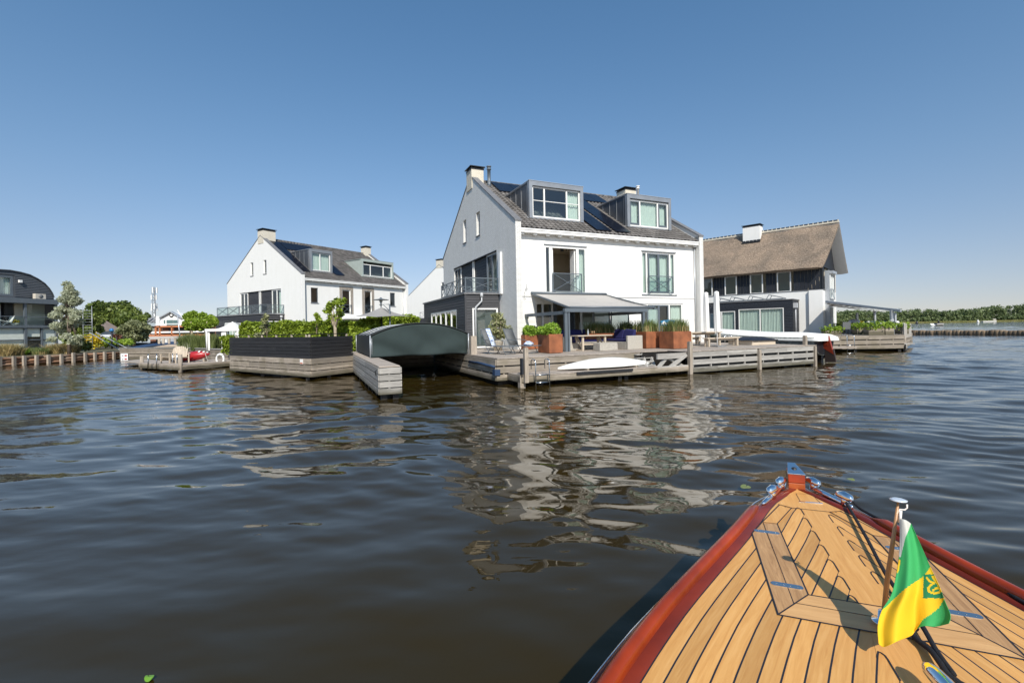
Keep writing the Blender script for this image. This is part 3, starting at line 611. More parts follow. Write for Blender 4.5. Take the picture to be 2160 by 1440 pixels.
# ================= GROUND AND DOCKS =================
LAND=simple('garden_soil',(.07,.065,.04),.95,var=.3,scale=1)
def th(name,label,cat,x,y,z,group=None,fr=None,extra=0):
    fr=fr or M; a=fr.wor(x,y); t=thing(name,label,cat,(a[0],a[1],z),fr.a,group); return t,(lambda u,v,w:(u-x,v-y,w-z))
def poly_ground(name,pts,z0,z1,mat):
    k=len(pts); mb=MB(); tri=tessellate_polygon([[Vector((a,b,0)) for a,b in pts]])
    mb.add([(a,b,z1) for a,b in pts],[tuple(t) for t in tri]); mb.add([(a,b,z) for z in (z0,z1) for a,b in pts],[(i,(i+1)%k,k+(i+1)%k,k+i) for i in range(k)])
    return struct(mb.build(name,mat))
g1=[M.wor(*p) for p in ((-3.4,-1.2),(12.9,-1.2),(13.6,9),(16,40),(-30,70),M.loc(-28,44),(-13.6,7.6),(-9.7,1.0),(-8.2,4.4),(-3.4,4.4))]
poly_ground('ground',g1,-.5,.9,LAND)
def dface(mb,a,b,z0,z1,rows,n=.05,gap=.055,mi=0,back=1,sp=.9,cap=0):
    """planked dock side from a to b (xy), boards outwards to the right-hand side"""
    A=Vector((a[0],a[1],0));B=Vector((b[0],b[1],0)); d=(B-A); Ln=d.length; d.normalize(); o=Vector((d.y,-d.x,0)); h=(z1-z0-gap*(rows-1))/rows
    def bx(s0,s1,n0,n1,za,zb,m,r=None):
        c=[A+d*s+o*q for s,q in ((s0,n0),(s1,n0),(s1,n1),(s0,n1))]
        mb.add([(p.x,p.y,z) for z in (za,zb) for p in c],[(3,2,1,0),(4,5,6,7),(0,1,5,4),(1,2,6,5),(2,3,7,6),(3,0,4,7)],m,rnd=r)
    bx(0,Ln,-.12,-.06,z0,z1-.04,back)  # near-black sheet stands in for the shade behind the board gaps
    for r in range(rows):
        za=z0+r*(h+gap); s=0
        cuts=[0]+sorted(random.uniform(.25,.75)*Ln for _ in range(int(Ln>3.5)))+[Ln]
        for i in range(len(cuts)-1):
            k2=2 if h>.2 else 1
            for q in range(k2): bx(cuts[i]+.002,cuts[i+1]-.002,0,n,za+q*h/k2,za+(q+1)*h/k2-.004,mi)
        if r:
            s=.3
            while s<Ln: bx(s-.03,s+.03,-.05,n-.02,za-gap,za,mi); s+=sp
    return bx
def plankdeck(mb,x0,x1,y0,y1,z,bw=.145,along='y',mi=0,lip=.04):
    if along=='y':
        k=int((x1-x0)/bw)
        for i in range(k): a=x0+(x1-x0)*i/k; b=x0+(x1-x0)*(i+1)/k; e=random.uniform(0,.015); mb.box(a,b-.008,y0-lip-e,y1,z-.035-random.random()*.003,z-random.random()*.004,mi)
    else:
        k=int((y1-y0)/bw)
        for i in range(k): a=y0+(y1-y0)*i/k; b=y0+(y1-y0)*(i+1)/k; mb.box(x0-lip,x1,a,b-.008,z-.035,z-random.random()*.004,mi)
def piles(t,T,pts,z0,z1,s=.18,mat=None,name='pile'):
    for x,y in pts: m=MB(T); m.box(x-s/2,x+s/2,y-s/2,y+s/2,z0,z1); m.build(name,mat or DARKW,t)
# main dock
dock,T=th('timber_dock','long weathered timber deck on the water in front of the white duplex with the awning','dock',4.7,-6.9,0)
d=MB(T); plankdeck(d,-3.6,4.62,-5.95,2.35,ZD); plankdeck(d,4.62,13.3,-7.03,.45,ZD); d.build('deck_planking',DOCKT,dock)
d=MB(T); dface(d,(-3.6,3.2),(-3.6,-5.93),.17,.97,3,mi=0); dface(d,(-3.62,-5.93),(3.1,-5.93),.17,.97,3); d.build('side_boards',[DOCKW,DARKW],dock)
d=MB(T); dface(d,(4.75,-7.03),(9.0,-7.03),.10,.97,3,gap=.11,sp=1.05); dface(d,(9.12,-7.03),(13.2,-7.03),.10,.97,3,gap=.11,sp=1.05); dface(d,(13.25,-7.0),(13.25,-3.5),.10,.97,3,gap=.11); d.build('side_boards',[DOCKG,DARKW],dock)
d=MB(T); d.box(3.1,4.7,-7.06,-6.98,.74,.965); d.box(3.0,4.7,-7.17,-7.0,.20,.44)
d.bar((3.15,-7.03,.40),(3.75,-6.9,.80),.12,.10); d.bar((3.7,-7.08,.36),(4.62,-7.05,.86),.2,.09); d.bar((3.5,-6.9,.86),(4.62,-6.85,.40),.12,.1); d.build('cross_brace',DOCKG,dock)
d=MB(T); d.box(3.0,4.6,-6.3,-6.25,.3,.97); d.build('gap_shade_backing',DARKW,dock)  # added dark sheet, paints the open bay behind the brace as shaded
d=MB(T)
for k in range(4): z=.92-.14*k; d.box(2.75-.14*k,3.62-.14*k,-6.18-.2*k,-5.96-.2*k,z-.035,z)
d.hexa([(2.7,-6.9,.44),(2.76,-6.9,.44),(2.76,-6.7,.44),(2.7,-6.7,.44)],[(3.16,-6.05,.95),(3.22,-6.05,.95),(3.22,-5.96,.95),(3.16,-5.96,.95)])
d.hexa([(3.1,-6.9,.44),(3.16,-6.9,.44),(3.16,-6.7,.44),(3.1,-6.7,.44)],[(3.56,-6.05,.95),(3.62,-6.05,.95),(3.62,-5.96,.95),(3.56,-5.96,.95)]); d.build('steps',DOCKG,dock)
d=MB(T); plankdeck(d,-3.15,3.3,-7.12,-5.97,.45,lip=.02); d.build('landing_stage',DOCKT,dock)
d=MB(T); bx=dface(d,(-3.15,-7.12),(4.7,-7.12),.20,.405,1,n=.06); dface(d,(-3.15,-5.97),(-3.15,-7.12),.20,.405,1); d.build('landing_stage_fascia',[DOCKW,DARKW],dock)
d=MB(T); d.box(-.9,1.7,-7.24,-7.19,.36,.45); d.build('rubbing_strip',BLACKM,dock)
piles(dock,T,[(-3.05,-6.95),(-2.3,-6.9),(-3.4,-5.7),(-3.4,-3.2),(1.2,-6.95),(1.55,-6.9),(4.75,-6.9),(6.9,-6.8),(9.06,-6.9),(11.2,-6.8),(13.1,-6.85),(-1,-5.8),(2,-5.8)],-.6,.28)
for (x,y,z0,z1,s) in ((-3.02,-7.26,.2,1.45,.145),(-3.42,-2.75,1.0,1.83,.26),(4.73,-7.2,-.5,1.44,.15),(9.06,-7.12,-.5,.93,.14),(13.1,-7.1,-.5,.97,.13),(12.9,-6.75,1.0,1.5,.15),(-3.1,-7.05,-.4,.5,.2)):
    m=MB(T); m.box(x-s/2,x+s/2,y-s/2,y+s/2,z0,z1-.03); m.box(x-s/2+.012,x+s/2-.012,y-s/2+.012,y+s/2-.012,z1-.03,z1); m.build('mooring_post',POSTW,dock)
m=MB(T); m.box(-3.2,-3.13,-7.3,-7.15,.5,1.05); m.build('fender_board',NAVYB,dock)
m=MB(T); m.tube([(-3.66,-2.9,.72),(-3.67,-4.2,.74),(-3.68,-5.9,.70)],.05,8); m.box(-3.72,-3.5,-6.03,-5.8,.38,.6); m.build('blue_fender',BLUEC,dock)
def ladder(t,T,x,y,zt,zw,w=.42,out=.35,ang=0):
    m=MB(T)
    for s in (0,w):
        P=[(x+s,y+out,zt-.35),(x+s,y+out,zt-.08)]+[(x+s,y+out/2+out/2*math.cos(a),zt-.08+.09*math.sin(a)) for a in (.6,1.2,1.57,2.0,2.6)]+[(x+s,y,zt-.1),(x+s,y,zw)]
        m.tube(P,.021,8)
    for z in np.arange(zw+.15,zt-.45,.27): m.tube([(x,y,z),(x+w,y,z)],.02,6)
    m.build('swim_ladder',STEEL,t)
ladder(dock,T,-2.72,-7.42,1.0,-.5,w=.55)
m=MB(T); m.box(-3.5,13.1,-5.75,-1,-.5,.9); m.box(4.8,13.1,-6.6,-5.75,-.5,.9); m.build('underside_shade',DARKW,dock)  # solid dark boxes added as the shade under the deck
# pier
pier,T=th('timber_pier','narrow planked timber pier pointing at the viewer left of the green boat shelter','pier',-7.75,-7.3,0)
d=MB(T); plankdeck(d,-8.04,-7.42,-7.3,4.4,1.03,along='x',lip=.02); d.build('deck_planking',DOCKT,pier)
d=MB(T); dface(d,(-8.04,4.4),(-8.04,-7.3),.16,.98,4,gap=.03,n=.05); dface(d,(-8.06,-7.3),(-7.42,-7.3),.16,.98,4,gap=.03,n=.05); dface(d,(-7.42,-7.3),(-7.42,4.4),.16,.98,4,gap=.03); d.build('side_boards',[DOCKG,DARKW],pier)
piles(pier,T,[(-7.9,-7.1+i*1.1) for i in range(10)]+[(-7.55,-7.1)],-.6,.2)
m=MB(T); m.box(-7.9,-7.55,-6.9,4.2,-.5,.9); m.build('underside_shade',DARKW,pier)  # dark box added inside the pier as its underside shade
m=MB(T); m.tube([(-8.1,-7.0,.9),(-8.13,-6.95,.85),(-8.1,-6.9,.72)],.015); m.build('mooring_ring',BLACKM,pier)
m=MB(T); dface(m,(-7.42,3.6),(-3.6,3.6),.1,.98,4,gap=.03); m.build('slip_end_wall',[DOCKW,DARKW],pier)
# boat shelter
sh,T=th('boat_shelter','arched boat shelter with a green-grey canvas curtain spanning the slip beside the pier','boat shelter',-5.7,-2.4,ZD)
X0,X1,Y0,Y1=-7.72,-3.55,-2.4,3.6; zs=1.93; zp=2.42
def arc(x): t=(x-X0)/(X1-X0)*2-1; return zs+(zp-zs)*(1-abs(t)**2.1)
NX=22; xs=[X0+(X1-X0)*i/NX for i in range(NX+1)]
m=MB(T); m.grid([[(x,y,arc(x)) for x in xs] for y in (Y0,Y0+1.5,Y0+3,Y0+4.5,Y1)]); m.build('canvas_roof',CANVD,sh,solid=.015)
P=[]
for k in range(17):
    t=k/16; row=[]
    for x in xs:
        zb=1.06; z=zb+(arc(x)-.03-zb)*t; u=(x-X0)/(X1-X0)
        y=Y0-.03+.09*math.sin(4.2*u*math.pi+2.4*t)*(1-t)*t*1.9+.06*math.sin(11*(u-.2)+6*t*(1 if u<.5 else -1))*(1-t)+.025*math.sin(27*u+11*t)*(1-t)*(.3+t)
        row.append((x,y,z))
    P.append(row)
m=MB(T); m.grid(P); m.build('canvas_curtain',CANVG,sh,solid=.008)
m=MB(T); m.add([(X0,Y0+.05,1.08),(X0,Y1,1.08),(X0,Y1,zs),(X0,Y0+.05,zs)],[(0,1,2,3)]); m.build('side_panel',CANVD,sh,solid=.02)
m=MB(T); m.add([(X1,Y0+.05,1.08),(X1,Y1,1.08),(X1,Y1,zs),(X1,Y0+.05,zs)],[(0,1,2,3)]); m.build('side_panel',CANVD,sh,solid=.02)
m=MB(T); wall_=[(x,Y1,arc(x)) for x in xs]+[(X1,Y1,1.06),(X0,Y1,1.06)]; m.add(wall_,[tuple(range(len(wall_)))]); m.build('back_panel',CANVD,sh)
m=MB(T)
for x in (X0-.02,X1+.02): m.tube([(x,Y0-.05,.98),(x,Y0-.05,zs+.02)],.026,8); m.tube([(x,Y1,1.0),(x,Y1,zs)],.02,6); m.tube([(x+.06,Y0-.06,1.05),(x+.06,Y0-.06,zs-.1)],.012,6)
for y in (Y0+1.5,Y0+3,Y0+4.5): m.tube([(x,y,arc(x)+.012) for x in xs],.015,6)
m.build('tube_frame',GREYL,sh)
m=MB(T); m.tube([(x,Y0-.05,arc(x)+.01) for x in xs],.03,6); m.build('edge_trim',CANVD,sh)
# fenced planter dock
fd,T=th('planter_dock','angular weathered timber dock below the black board fence','dock',-9.95,.27,0)
A=(-13.93,7.0);B=(-9.95,.3);C=(-8.1,1.75)
d=MB(T); dface(d,A,B,.14,.95,3,gap=.035,sp=.7); dface(d,B,C,.14,.95,3,gap=.035,sp=.7); dface(d,(-13.6,9.5),A,.14,.95,3,gap=.035); d.build('side_boards',[DOCKW,DARKW],fd)
d=MB(T); d.add([(A[0],A[1],.93),(B[0],B[1],.93),(C[0],C[1],.93),(-8.1,5,.93),(-13,9.5,.93)],[(0,1,2,3,4)]); d.build('deck_planking',DOCKT,fd)
piles(fd,T,[(-13.6,6.9),(-12.2,4.5),(-10.1,.8),(-9.2,1.1),(-11.2,2.8)],-.6,.2,s=.16)
m=MB(T); m.add([(-13.5,7.4,z) for z in (-.5,.9)]+[(-10.1,1.1,z) for z in (-.5,.9)]+[(-8.3,2.2,z) for z in (-.5,.9)],[(0,1,3,2),(2,3,5,4)]); m.build('underside_shade',DARKW,fd)  # dark sheets set behind the boards as shade under this dock
fe,T=th('board_fence','black board fence with a thin top rail standing on the angular timber dock','fence',-9.95,.27,.95)
d=MB(T)
for a,b in ((A,B),(B,C)): dface(d,a,b,.955,1.92,6,gap=.012,n=.045)
d.build('fence_boards',[TARB,DARKW],fe)
def off(p,q,t,o): 
    dx,dy=q[0]-p[0],q[1]-p[1]; l=math.hypot(dx,dy); return (p[0]+dx*t-dy/l*o*-1*-1,p[1]+dy*t+dx/l*o)
for a,b,ts in ((A,B,(0.02,.2,.38,.56,.74,.9)),(B,C,(.05,.5,.95))):
    for t_ in ts: q=off(a,b,t_,.25); m=MB(T); m.box(q[0]-.045,q[0]+.045,q[1]-.045,q[1]+.045,.95,2.02); m.build('fence_post',POSTW,fe)
m=MB(T); qa,qb,qc=off(A,B,0,.25),off(A,B,.98,.25),off(B,C,1,.25)
m.bar((qa[0],qa[1],2.03),(qb[0],qb[1],2.03),.05,.035); m.bar((qb[0],qb[1],2.035),(qc[0],qc[1],2.035),.05,.035); m.build('top_rail',DARKW,fe)
m,Tm=th('small_notice','small white and orange notice plate on the angular timber dock','sign',-10.3,.86,.7)
q=MB(); ax=Vector((B[0]-A[0],B[1]-A[1],0)).normalized(); nrm=Vector((ax.y,-ax.x,0)); pz=Vector((B[0],B[1],0))-ax*.65+nrm*.07-Vector((-10.3,.86,0))
def plate(o,w,h0,h1,nn): return [o-ax*w+nrm*nn+Vector((0,0,h0)),o+ax*w+nrm*nn+Vector((0,0,h0)),o+ax*w+nrm*nn+Vector((0,0,h1)),o-ax*w+nrm*nn+Vector((0,0,h1))]
q.hexa([*plate(pz,.12,0,0,0)[:2],*[p for p in plate(pz,.12,0,0,.015)[1::-1]]],[*plate(pz,.12,.22,.22,0)[:2],*[p for p in plate(pz,.12,.22,.22,.015)[1::-1]]]); q.build('plate',WHITE,m)
ORANGE=simple('orange_paint',(.55,.16,.08),.5)
q=MB(); q.add(plate(pz,.11,.015,.07,.018),[(0,1,2,3)]); q.build('orange_band',ORANGE,m)
# ---------- left jetty with the two garden chairs ----------
J=Fr(*wz(378,783,0.05),0)   # local frame at its outer corner
def jw(px,py,z): return J.loc(*wz(px,py,z))
jt=thing('low_jetty','low weathered jetty carrying two slatted garden chairs left of the black fence','jetty',(J.ox,J.oy,0))
c0=jw(378,781,.1); cl=jw(294,776,.1); cr_=jw(486,772,.1); bl=jw(256,768,.12); bk=jw(256,758,.12)
zt=.42
d=MB()
def polyplank(mb,pts,z,th_=.05,mi=0):
    k=len(pts); mb.add([(a,b,zz) for zz in (z-th_,z) for a,b in pts],[tuple(range(k-1,-1,-1)),tuple(range(k,2*k))]+[(i,(i+1)%k,k+(i+1)%k,k+i) for i in range(k)],mi)
bkl=(bk[0],bk[1]+.5); bkr=(cr_[0],cr_[1]+3.2)
polyplank(d,[cl,c0,cr_,bkr,(cl[0]-.2,cl[1]+2.0)],zt); polyplank(d,[(bl[0],bl[1]-.1),(cl[0],cl[1]+.4),(cl[0],cl[1]+2.4),(bl[0],bl[1]+2)],zt-.06); d.build('deck_planking',DOCKT,jt)
d=MB(); dface(d,cl,c0,.12,.37,1,n=.04); dface(d,c0,cr_,.12,.37,2,n=.04,gap=.02); d.build('side_boards',[DOCKW,DARKW],jt)
piles(jt,None,[(c0[0],c0[1]+.25),(c0[0]*.5+cl[0]*.5,c0[1]*.5+cl[1]*.5+.3),(cl[0]+.2,cl[1]+.2)],-.5,.2)
for px,py,h in ((379,779,.85),(298,771,.62)):
    q=jw(px,py,.15); m=MB(); m.tube([(q[0],q[1]+.06,-.3),(q[0],q[1]+.06,.15+h)],.11,10); m.build('mooring_post',POSTW,jt)
wl_=thing('quay_wall','weathered plank quay wall behind the low jetty with the lifebuoy','wall',(*wz(372,762,.2),0)); bx_,by_=wl_.location.x,wl_.location.y
QA=wz(254,758,.1); QB=wz(400,757,.2); QC=wz(487,772,.1)
QC=(QC[0]+.1,QC[1]+.9)
d=MB(lambda u,v,w:(u-bx_,v-by_,w)); dface(d,QA,QB,.1,1.05,4,gap=.03,n=.05); dface(d,QB,QC,.1,1.05,4,gap=.03); d.build('side_boards',[DOCKW,DARKW],wl_)
d=MB(lambda u,v,w:(u-bx_,v-by_,w)); d.bar((*QA,1.07),(*QB,1.07),.2,.04); d.bar((*QB,1.072),(*QC,1.072),.2,.04); d.build('cap_board',DOCKG,wl_)
poly_ground('ground',[(QA[0],QA[1]+.1),(QB[0],QB[1]+.1),(QC[0],QC[1]+.1),M.wor(-13.4,8),(-24,44),(-40,95),(QA[0]-6,QA[1]+20)],-.5,.98,LAND)
# lifebuoy
LB=wd(464.5,757,QC[1]-1.0); lb_=thing('lifebuoy','white ring lifebuoy hanging on the plank quay wall','lifebuoy',(LB[0],LB[1],LB[2]-.35))
m=MB(); n1=28; P=[[( (0.30+.07*math.cos(b))*math.cos(a)*.75,.07*math.sin(b),.35+(0.30+.07*math.cos(b))*math.sin(a)) for b in np.linspace(0,2*math.pi,11)] for a in np.linspace(0,2*math.pi,n1)]
m.grid(P); m.build('ring',GLOSSW,lb_)
m=MB()
for a in (.8,2.36,3.93,5.5): m.tube([(.3*.75*math.cos(a)+.078*math.cos(t)*math.cos(a)*.75,.078*math.sin(t),.35+.3*math.sin(a)+.078*math.cos(t)*math.sin(a)) for t in np.linspace(0,6.283,9)],.012,5)
m.build('strap',BLUEC,lb_)
m=MB(); m.tube([(-.9,-.1,.85),(-.75,-.12,.4),(-.6,-.1,0),(-.5,-.1,-.55)],.015,5); ro=m.build('rope',ROPEW,None); ro.location=lb_.location; tag(ro,'pale rope dangling from the quay wall left of the lifebuoy','rope')
# waterway sign
sp=wd(262.5,752,QA[1]-.6); sg=thing('waterway_sign','white board with two rows of red blocks and small print on the quay','sign',(sp[0],sp[1],sp[2]-.35))
m=MB(); m.box(-.3,.3,-.02,.02,-.1,.62); m.build('board',WHITE,sg)
m=MB(); m.box(.03,.22,-.026,-.021,.38,.5); m.build('red_block',REDP,sg); m=MB(); m.box(.03,.22,-.026,-.021,.08,.2); m.build('red_block',REDP,sg)
m=MB()
for k in range(4): z=(.5,.42,.2,.1)[k]; m.box(-.22,-.05,-.026,-.021,z-.03,z-.01); m.box(-.2,-.08,-.026,-.021,z-.065,z-.05)
m.build('small_print',GREYM,sg)
m=MB(); m.box(-.04,.04,.025,.07,-.6,.5); m.build('sign_post',POSTW,sg)
ladd,_=None,None
ld=thing('swim_ladder','short steel swim ladder on the low jetty beside its left post','ladder',(*wz(328,768,.4),.4)); m=MB()
for x in (-.5,0,.95,1.2): m.tube([(x,.1,0),(x,.1,.5),(x+.08,0,.6),(x+.16,-.1,.5),(x+.16,-.15,-.3)],.03,6)
m.build('rails',STEEL,ld)
# ---------- left revetment ----------
RA=wz(-60,777,0);RB=wz(255,757,0)
rv=thing('log_revetment','brown log revetment with short upright posts along the left bank','retaining wall',(RB[0],RB[1],0)); rx,ry=RB
Trv=lambda u,v,w:(u-rx,v-ry,w)
m=MB(Trv); dvec=Vector((RA[0]-RB[0],RA[1]-RB[1],0)); Lr=dvec.length; dvec.normalize(); nr=Vector((dvec.y*-1,dvec.x,0)); nr=nr if nr.x>0 else -nr
for k in range(3):
    s=0
    while s<Lr+14:
        l=random.uniform(2.2,3.4); p=Vector((*RB,.14+.21*k))+dvec*(s)+nr*random.uniform(-.03,.03); q=Vector((*RB,.14+.21*k+random.uniform(-.02,.02)))+dvec*(s+l-.04)+nr*random.uniform(-.03,.03); m.tube([p,q],[.115,.105],8,rnd if False else 0); s+=l
m.build('logs',REDW,rv)
s=.3
pp=[24,47,75,102,131,158,185,207,229,250]
for px in pp+[-8,-40]:
    q=wz(px,770-(px/240)*14+1.5,0.05); o=Vector((*q,0)); t_=(o-Vector((*RB,0))).dot(dvec); o=Vector((*RB,0))+dvec*t_+nr*.16
    p=MB(Trv); p.box(o.x-.075,o.x+.075,o.y-.1,o.y+.1,-.6,.74+random.uniform(-.04,.05)); p.build('revetment_post',POSTW,rv)
lg=[(RB[0]-.12,RB[1]),(QA[0],QA[1]+.15),(QA[0]-8,QA[1]+40),(-120,90),(-120,20),tuple((Vector((*RB,0))+dvec*(Lr+14)-nr*.1).xy)]
poly_ground('ground',lg,-.5,.62,simple('bank_soil',(.10,.09,.045),.95,var=.35,scale=2))
# ================= NEIGHBOUR HOUSE (left, turned gable) =================
z2=lambda x,y:(440+x/4.5,440+y/4.5)
def duplex(name,label,ox,oy,ang,zb,detail):
    F2=Fr(ox,oy,ang); t=thing(name,label,'house',(ox,oy,0),F2.a); return F2,t
N2,h2=duplex('white_gabled_house','white rendered house with black solar panels behind the hedge and black fence',-20.2,44,56.4,.9,1)
W2_=N2.fy(861,597,0)[0]; L2_=N2.fx(479,598.2,0)[0]
fx2=lambda a:N2.fx(*z2(*a)); 
def R2(a,b,pl='x',q=0):
    f=N2.fx if pl=='x' else N2.fy; p=f(*z2(*a),q); r=f(*z2(*b),q); return (min(p[0],r[0]),max(p[0],r[0]),min(p[1],r[1]),max(p[1],r[1]))
sw=[R2((397,515),(425,635)),R2((520,490),(550,615))]
bw=R2((295,770),(690,990)); bw=(bw[0],bw[1],4.05,6.6)
A2=R2((970,748),(1042,895),'y',.4); B2=R2((1268,768),(1350,1000),'y',.4); C2=R2((1480,778),(1550,975),'y',.4); D2=R2((1722,797),(1772,925),'y',.4)
B2=(B2[0],B2[1],4.0,B2[3]); C2=(C2[0],C2[1],4.0,C2[3]); P2=(B2[0]-.2,C2[1]-.4,1.0,3.3)
ze2,zr2=7.45,7.45+4.5*L2_/14.1
gable_shell(h2,W2_,L2_,.5,7.8,zr2+.25,.4,sw+[bw],[A2,B2,C2,D2,P2],PLASTER,PLASTER,7.3,0)
roofpair(h2,W2_,L2_,.08,ze2,zr2,tw=.34)
gutter(h2,.34,W2_-.34,.2,7.22,7.43)
chimney(h2,-.03,1.3,L2_/2-.6,L2_/2+.5,zr2-.6,zr2+.75); chimney(h2,W2_-.75,W2_+.03,L2_/2-.6,L2_/2+.4,zr2-.6,zr2+.75)
r=MB(); r.box(.4,W2_-.4,.7,L2_-.6,3.8,3.95); r.box(.4,W2_-.4,.7,L2_-.6,6.9,7.0); r.box(.4,W2_-.4,.7,L2_-.6,.85,1.0); r.box(.4,W2_-.4,4,4.1,1,10); r.build('floor_slab',INTD,h2)
for q in sw: window(h2,TL(0),*q,fw=.06,rd=.12,sill=LEAD)
b=MB(TL(0)); s_=(bw[1]-bw[0]); boards(b,bw[0]+s_*.23,bw[0]+s_*.49,bw[2],bw[3]-.05,h=.17,n=-.17); boards(b,bw[0]+s_*.53,bw[0]+s_*.8,bw[2],bw[3]-.05,h=.17,n=-.17); b.build('cladding',DBOARD,h2)
window(h2,TL(0),bw[0],bw[0]+s_*.22,bw[2],bw[3]-.05,bars=(.5,),rd=.12,name='balcony_door',curtain=[(0,.4)]); window(h2,TL(0),bw[0]+s_*.49,bw[0]+s_*.53,bw[2],bw[3]-.05,rd=.12); window(h2,TL(0),bw[0]+s_*.81,bw[1],bw[2],bw[3]-.05,bars=(.5,),rd=.12,name='balcony_door')
for q in (A2,D2): window(h2,TF(.4),*q,fw=.06,rd=.12,fm=GREYM,sill=LEAD)
for q in (B2,C2):
    window(h2,TF(.4),*q,fw=.08,rd=.1,name='french_door'); rail(h2,TF(.4),q[0]-.02,q[1]+.05,q[2]+.03,q[2]+1.0,1,glass=False)
    m=MB(TF(.4)); w_=.34; m.box(q[0]-w_,q[0],.004,.03,q[2],q[3]+w_); m.box(q[1],q[1]+w_,.004,.03,q[2],q[3]+w_); m.box(q[0],q[1],.004,.03,q[3],q[3]+w_); m.build('brick_surround',MASON,h2)
window(h2,TF(.4),*P2,bars=(.35,.65),rd=.1,fm=GREYM,name='door')
m=MB(TF(.4)); m.box(P2[0]-.3,P2[1]+.5,.0,1.0,3.45,3.62); m.build('door_canopy',WHITE,h2)
m=MB(); m.tube([(.5,.33,7.2),(.5,.33,1)],.05); m.build('downpipe',GREYM,h2); m=MB(); m.tube([(W2_-.5,.33,7.2),(W2_-.5,.33,1)],.04); m.build('downpipe',GREYL,h2)
rs2=(zr2-ze2)/(L2_/2-.08); rzz=lambda y:ze2+rs2*(y-.08)
yf=1.5; d1a=N2.fy(*z2(955,385),yf); d1b=N2.fy(*z2(1165,410),yf); d2a=N2.fy(*z2(1445,478),yf); d2b=N2.fy(*z2(1745,515),yf)
def dorm2(a,b,kw,wfrac):
    x0,x1=a[0],b[0]; zt=(a[1]+b[1])/2; yb=.08+(zt-ze2)/rs2; zb=rzz(yf); w=x1-x0
    dormer(h2,x0,x1,yf,zb,zt,yb-.05,(x0+.22,x1-.22,zb+.1,zt-.3-kw.pop('dt',0)),**kw)
dorm2(d1a,d1b,dict(bars=(.45,),curt=[(0,1)]),0)
PALEZ=simple('pale_green_sheet',(.36,.41,.38),.5,var=.06)
dorm2(d2a,d2b,dict(bars=(.25,.7),fr=PALEZ,side=PALEZ,seams=0,dt=.25,roofm=PALEZ),0)
def pan2(x0,x1,y0,y1,nx,ny):
    for i in range(nx):
        for j in range(ny):
            a=x0+(x1-x0)*i/nx+.012; b=x0+(x1-x0)*(i+1)/nx-.012; c=y0+(y1-y0)*j/ny+.012; d=y0+(y1-y0)*(j+1)/ny-.012
            m=MB(); q=.1; m.hexa([(a,c,rzz(c)+q),(b,c,rzz(c)+q),(b,d,rzz(d)+q),(a,d,rzz(d)+q)],[(a,c,rzz(c)+q+.04),(b,c,rzz(c)+q+.04),(b,d,rzz(d)+q+.04),(a,d,rzz(d)+q+.04)]); m.build('solar_panel',SOLAR,h2)
pan2(.5,d1a[0]-.15,1.1,L2_/2-.5,2,4); pan2(d1a[0]-.1,d1a[0]+3.6,L2_/2-2.0,L2_/2-.5,3,1); pan2(d1b[0]+.1,d1b[0]+1.3,1.0,3.2,1,2)
# its dark extension + balcony
ec=None
e_y0=N2.fx(*z2(720,990),0)[0]
for k in range(40):
    x_=-.5-.1*k; yy=N2.fx(*z2(495,985),x_)[0]
    if ec is None and abs(yy-e_y0)<.25: ec=(x_,yy)
ex=ec[0] if ec else -2.2
e_y1=N2.fx(*z2(65,1020),ex)[0]; ez=3.95
b=MB(TF(e_y0)); boards(b,ex,0,.8,ez,[(ex+.5,-.3,1,3.3)],h=.17,n=-.03); b.T=TL(ex); boards(b,e_y0,e_y1,.8,ez,[(e_y0+.8,e_y1-2,1,3.2)],h=.17,n=-.03); b.build('cladding',DBOARD,h2)
b=MB(); b.box(ex-.07,0,e_y0-.07,e_y1,ez,ez+.08); b.box(ex+.1,-.01,e_y0+.1,e_y1,3.6,ez-.01); b.build('extension_roof',LEAD,h2)
window(h2,TF(e_y0),ex+.5,-.3,1,3.3,rd=.06); window(h2,TL(ex),e_y0+.8,e_y1-2,1,3.2,bars=(.25,.5,.75),rd=.06,curtain=[(0,1)])
rail(h2,TF(e_y0),ex+.05,-.03,ez+.08,ez+.98,1,n=-.05); n_=4
rail(h2,TL(ex),e_y0+.05,e_y0+(e_y1-e_y0)*.45,ez+.08,ez+.96,2,n=-.05); rail(h2,TL(ex),e_y0+(e_y1-e_y0)*.47,e_y1-.3,ez+.08,ez+.96,2,n=-.05,glass=GLASSF)
m=MB(); m.tube([(-.4,e_y0-.1,ez-.1),(-.4,e_y0-.1,1)],.06); m.lathe((-.4,e_y0-.12,ez-.35),[(.1,0),(.13,.1),(.13,.25)],8); m.build('downpipe',PVC,h2)
# house 3 behind the main house
N3,h3=duplex('white_gabled_house','far white gabled house half hidden behind the main duplex',-5.5,68.1,56.4,.9,0)
sq=N3.fx(868,648); 
gable_shell(h3,12,14,.5,7.8,12.4,.4,[(6.0,6.6,8.2,9.6)],[],PLASTER,PLASTER,7.3,0); m=MB(); m.add([(.33,.08,7.45),(11.6,.08,7.45),(11.6,7,12.1),(.33,7,12.1)],[(0,1,2,3)]); m.add([(.33,13.9,7.45),(11.6,13.9,7.45),(11.6,7,12.1),(.33,7,12.1)],[(0,1,2,3)]); m.build('roof',TILE,h3)
window(h3,TL(0),6.0,6.6,8.2,9.6,rd=.12); chimney(h3,-.03,1.2,6.4,7.6,11.9,13.1)
m=MB(); m.box(2.0,5.5,9.2,12.2,8.4,10.6); m.build('dormer',ZINCD,h3)
m=MB(); m.box(-2.0,-.02,1.5,9.5,.9,4.0); m.build('extension',DBOARD,h3); rail(h3,TL(-2.0),1.6,9.4,4.02,4.95,4,n=-.05,glass=False)
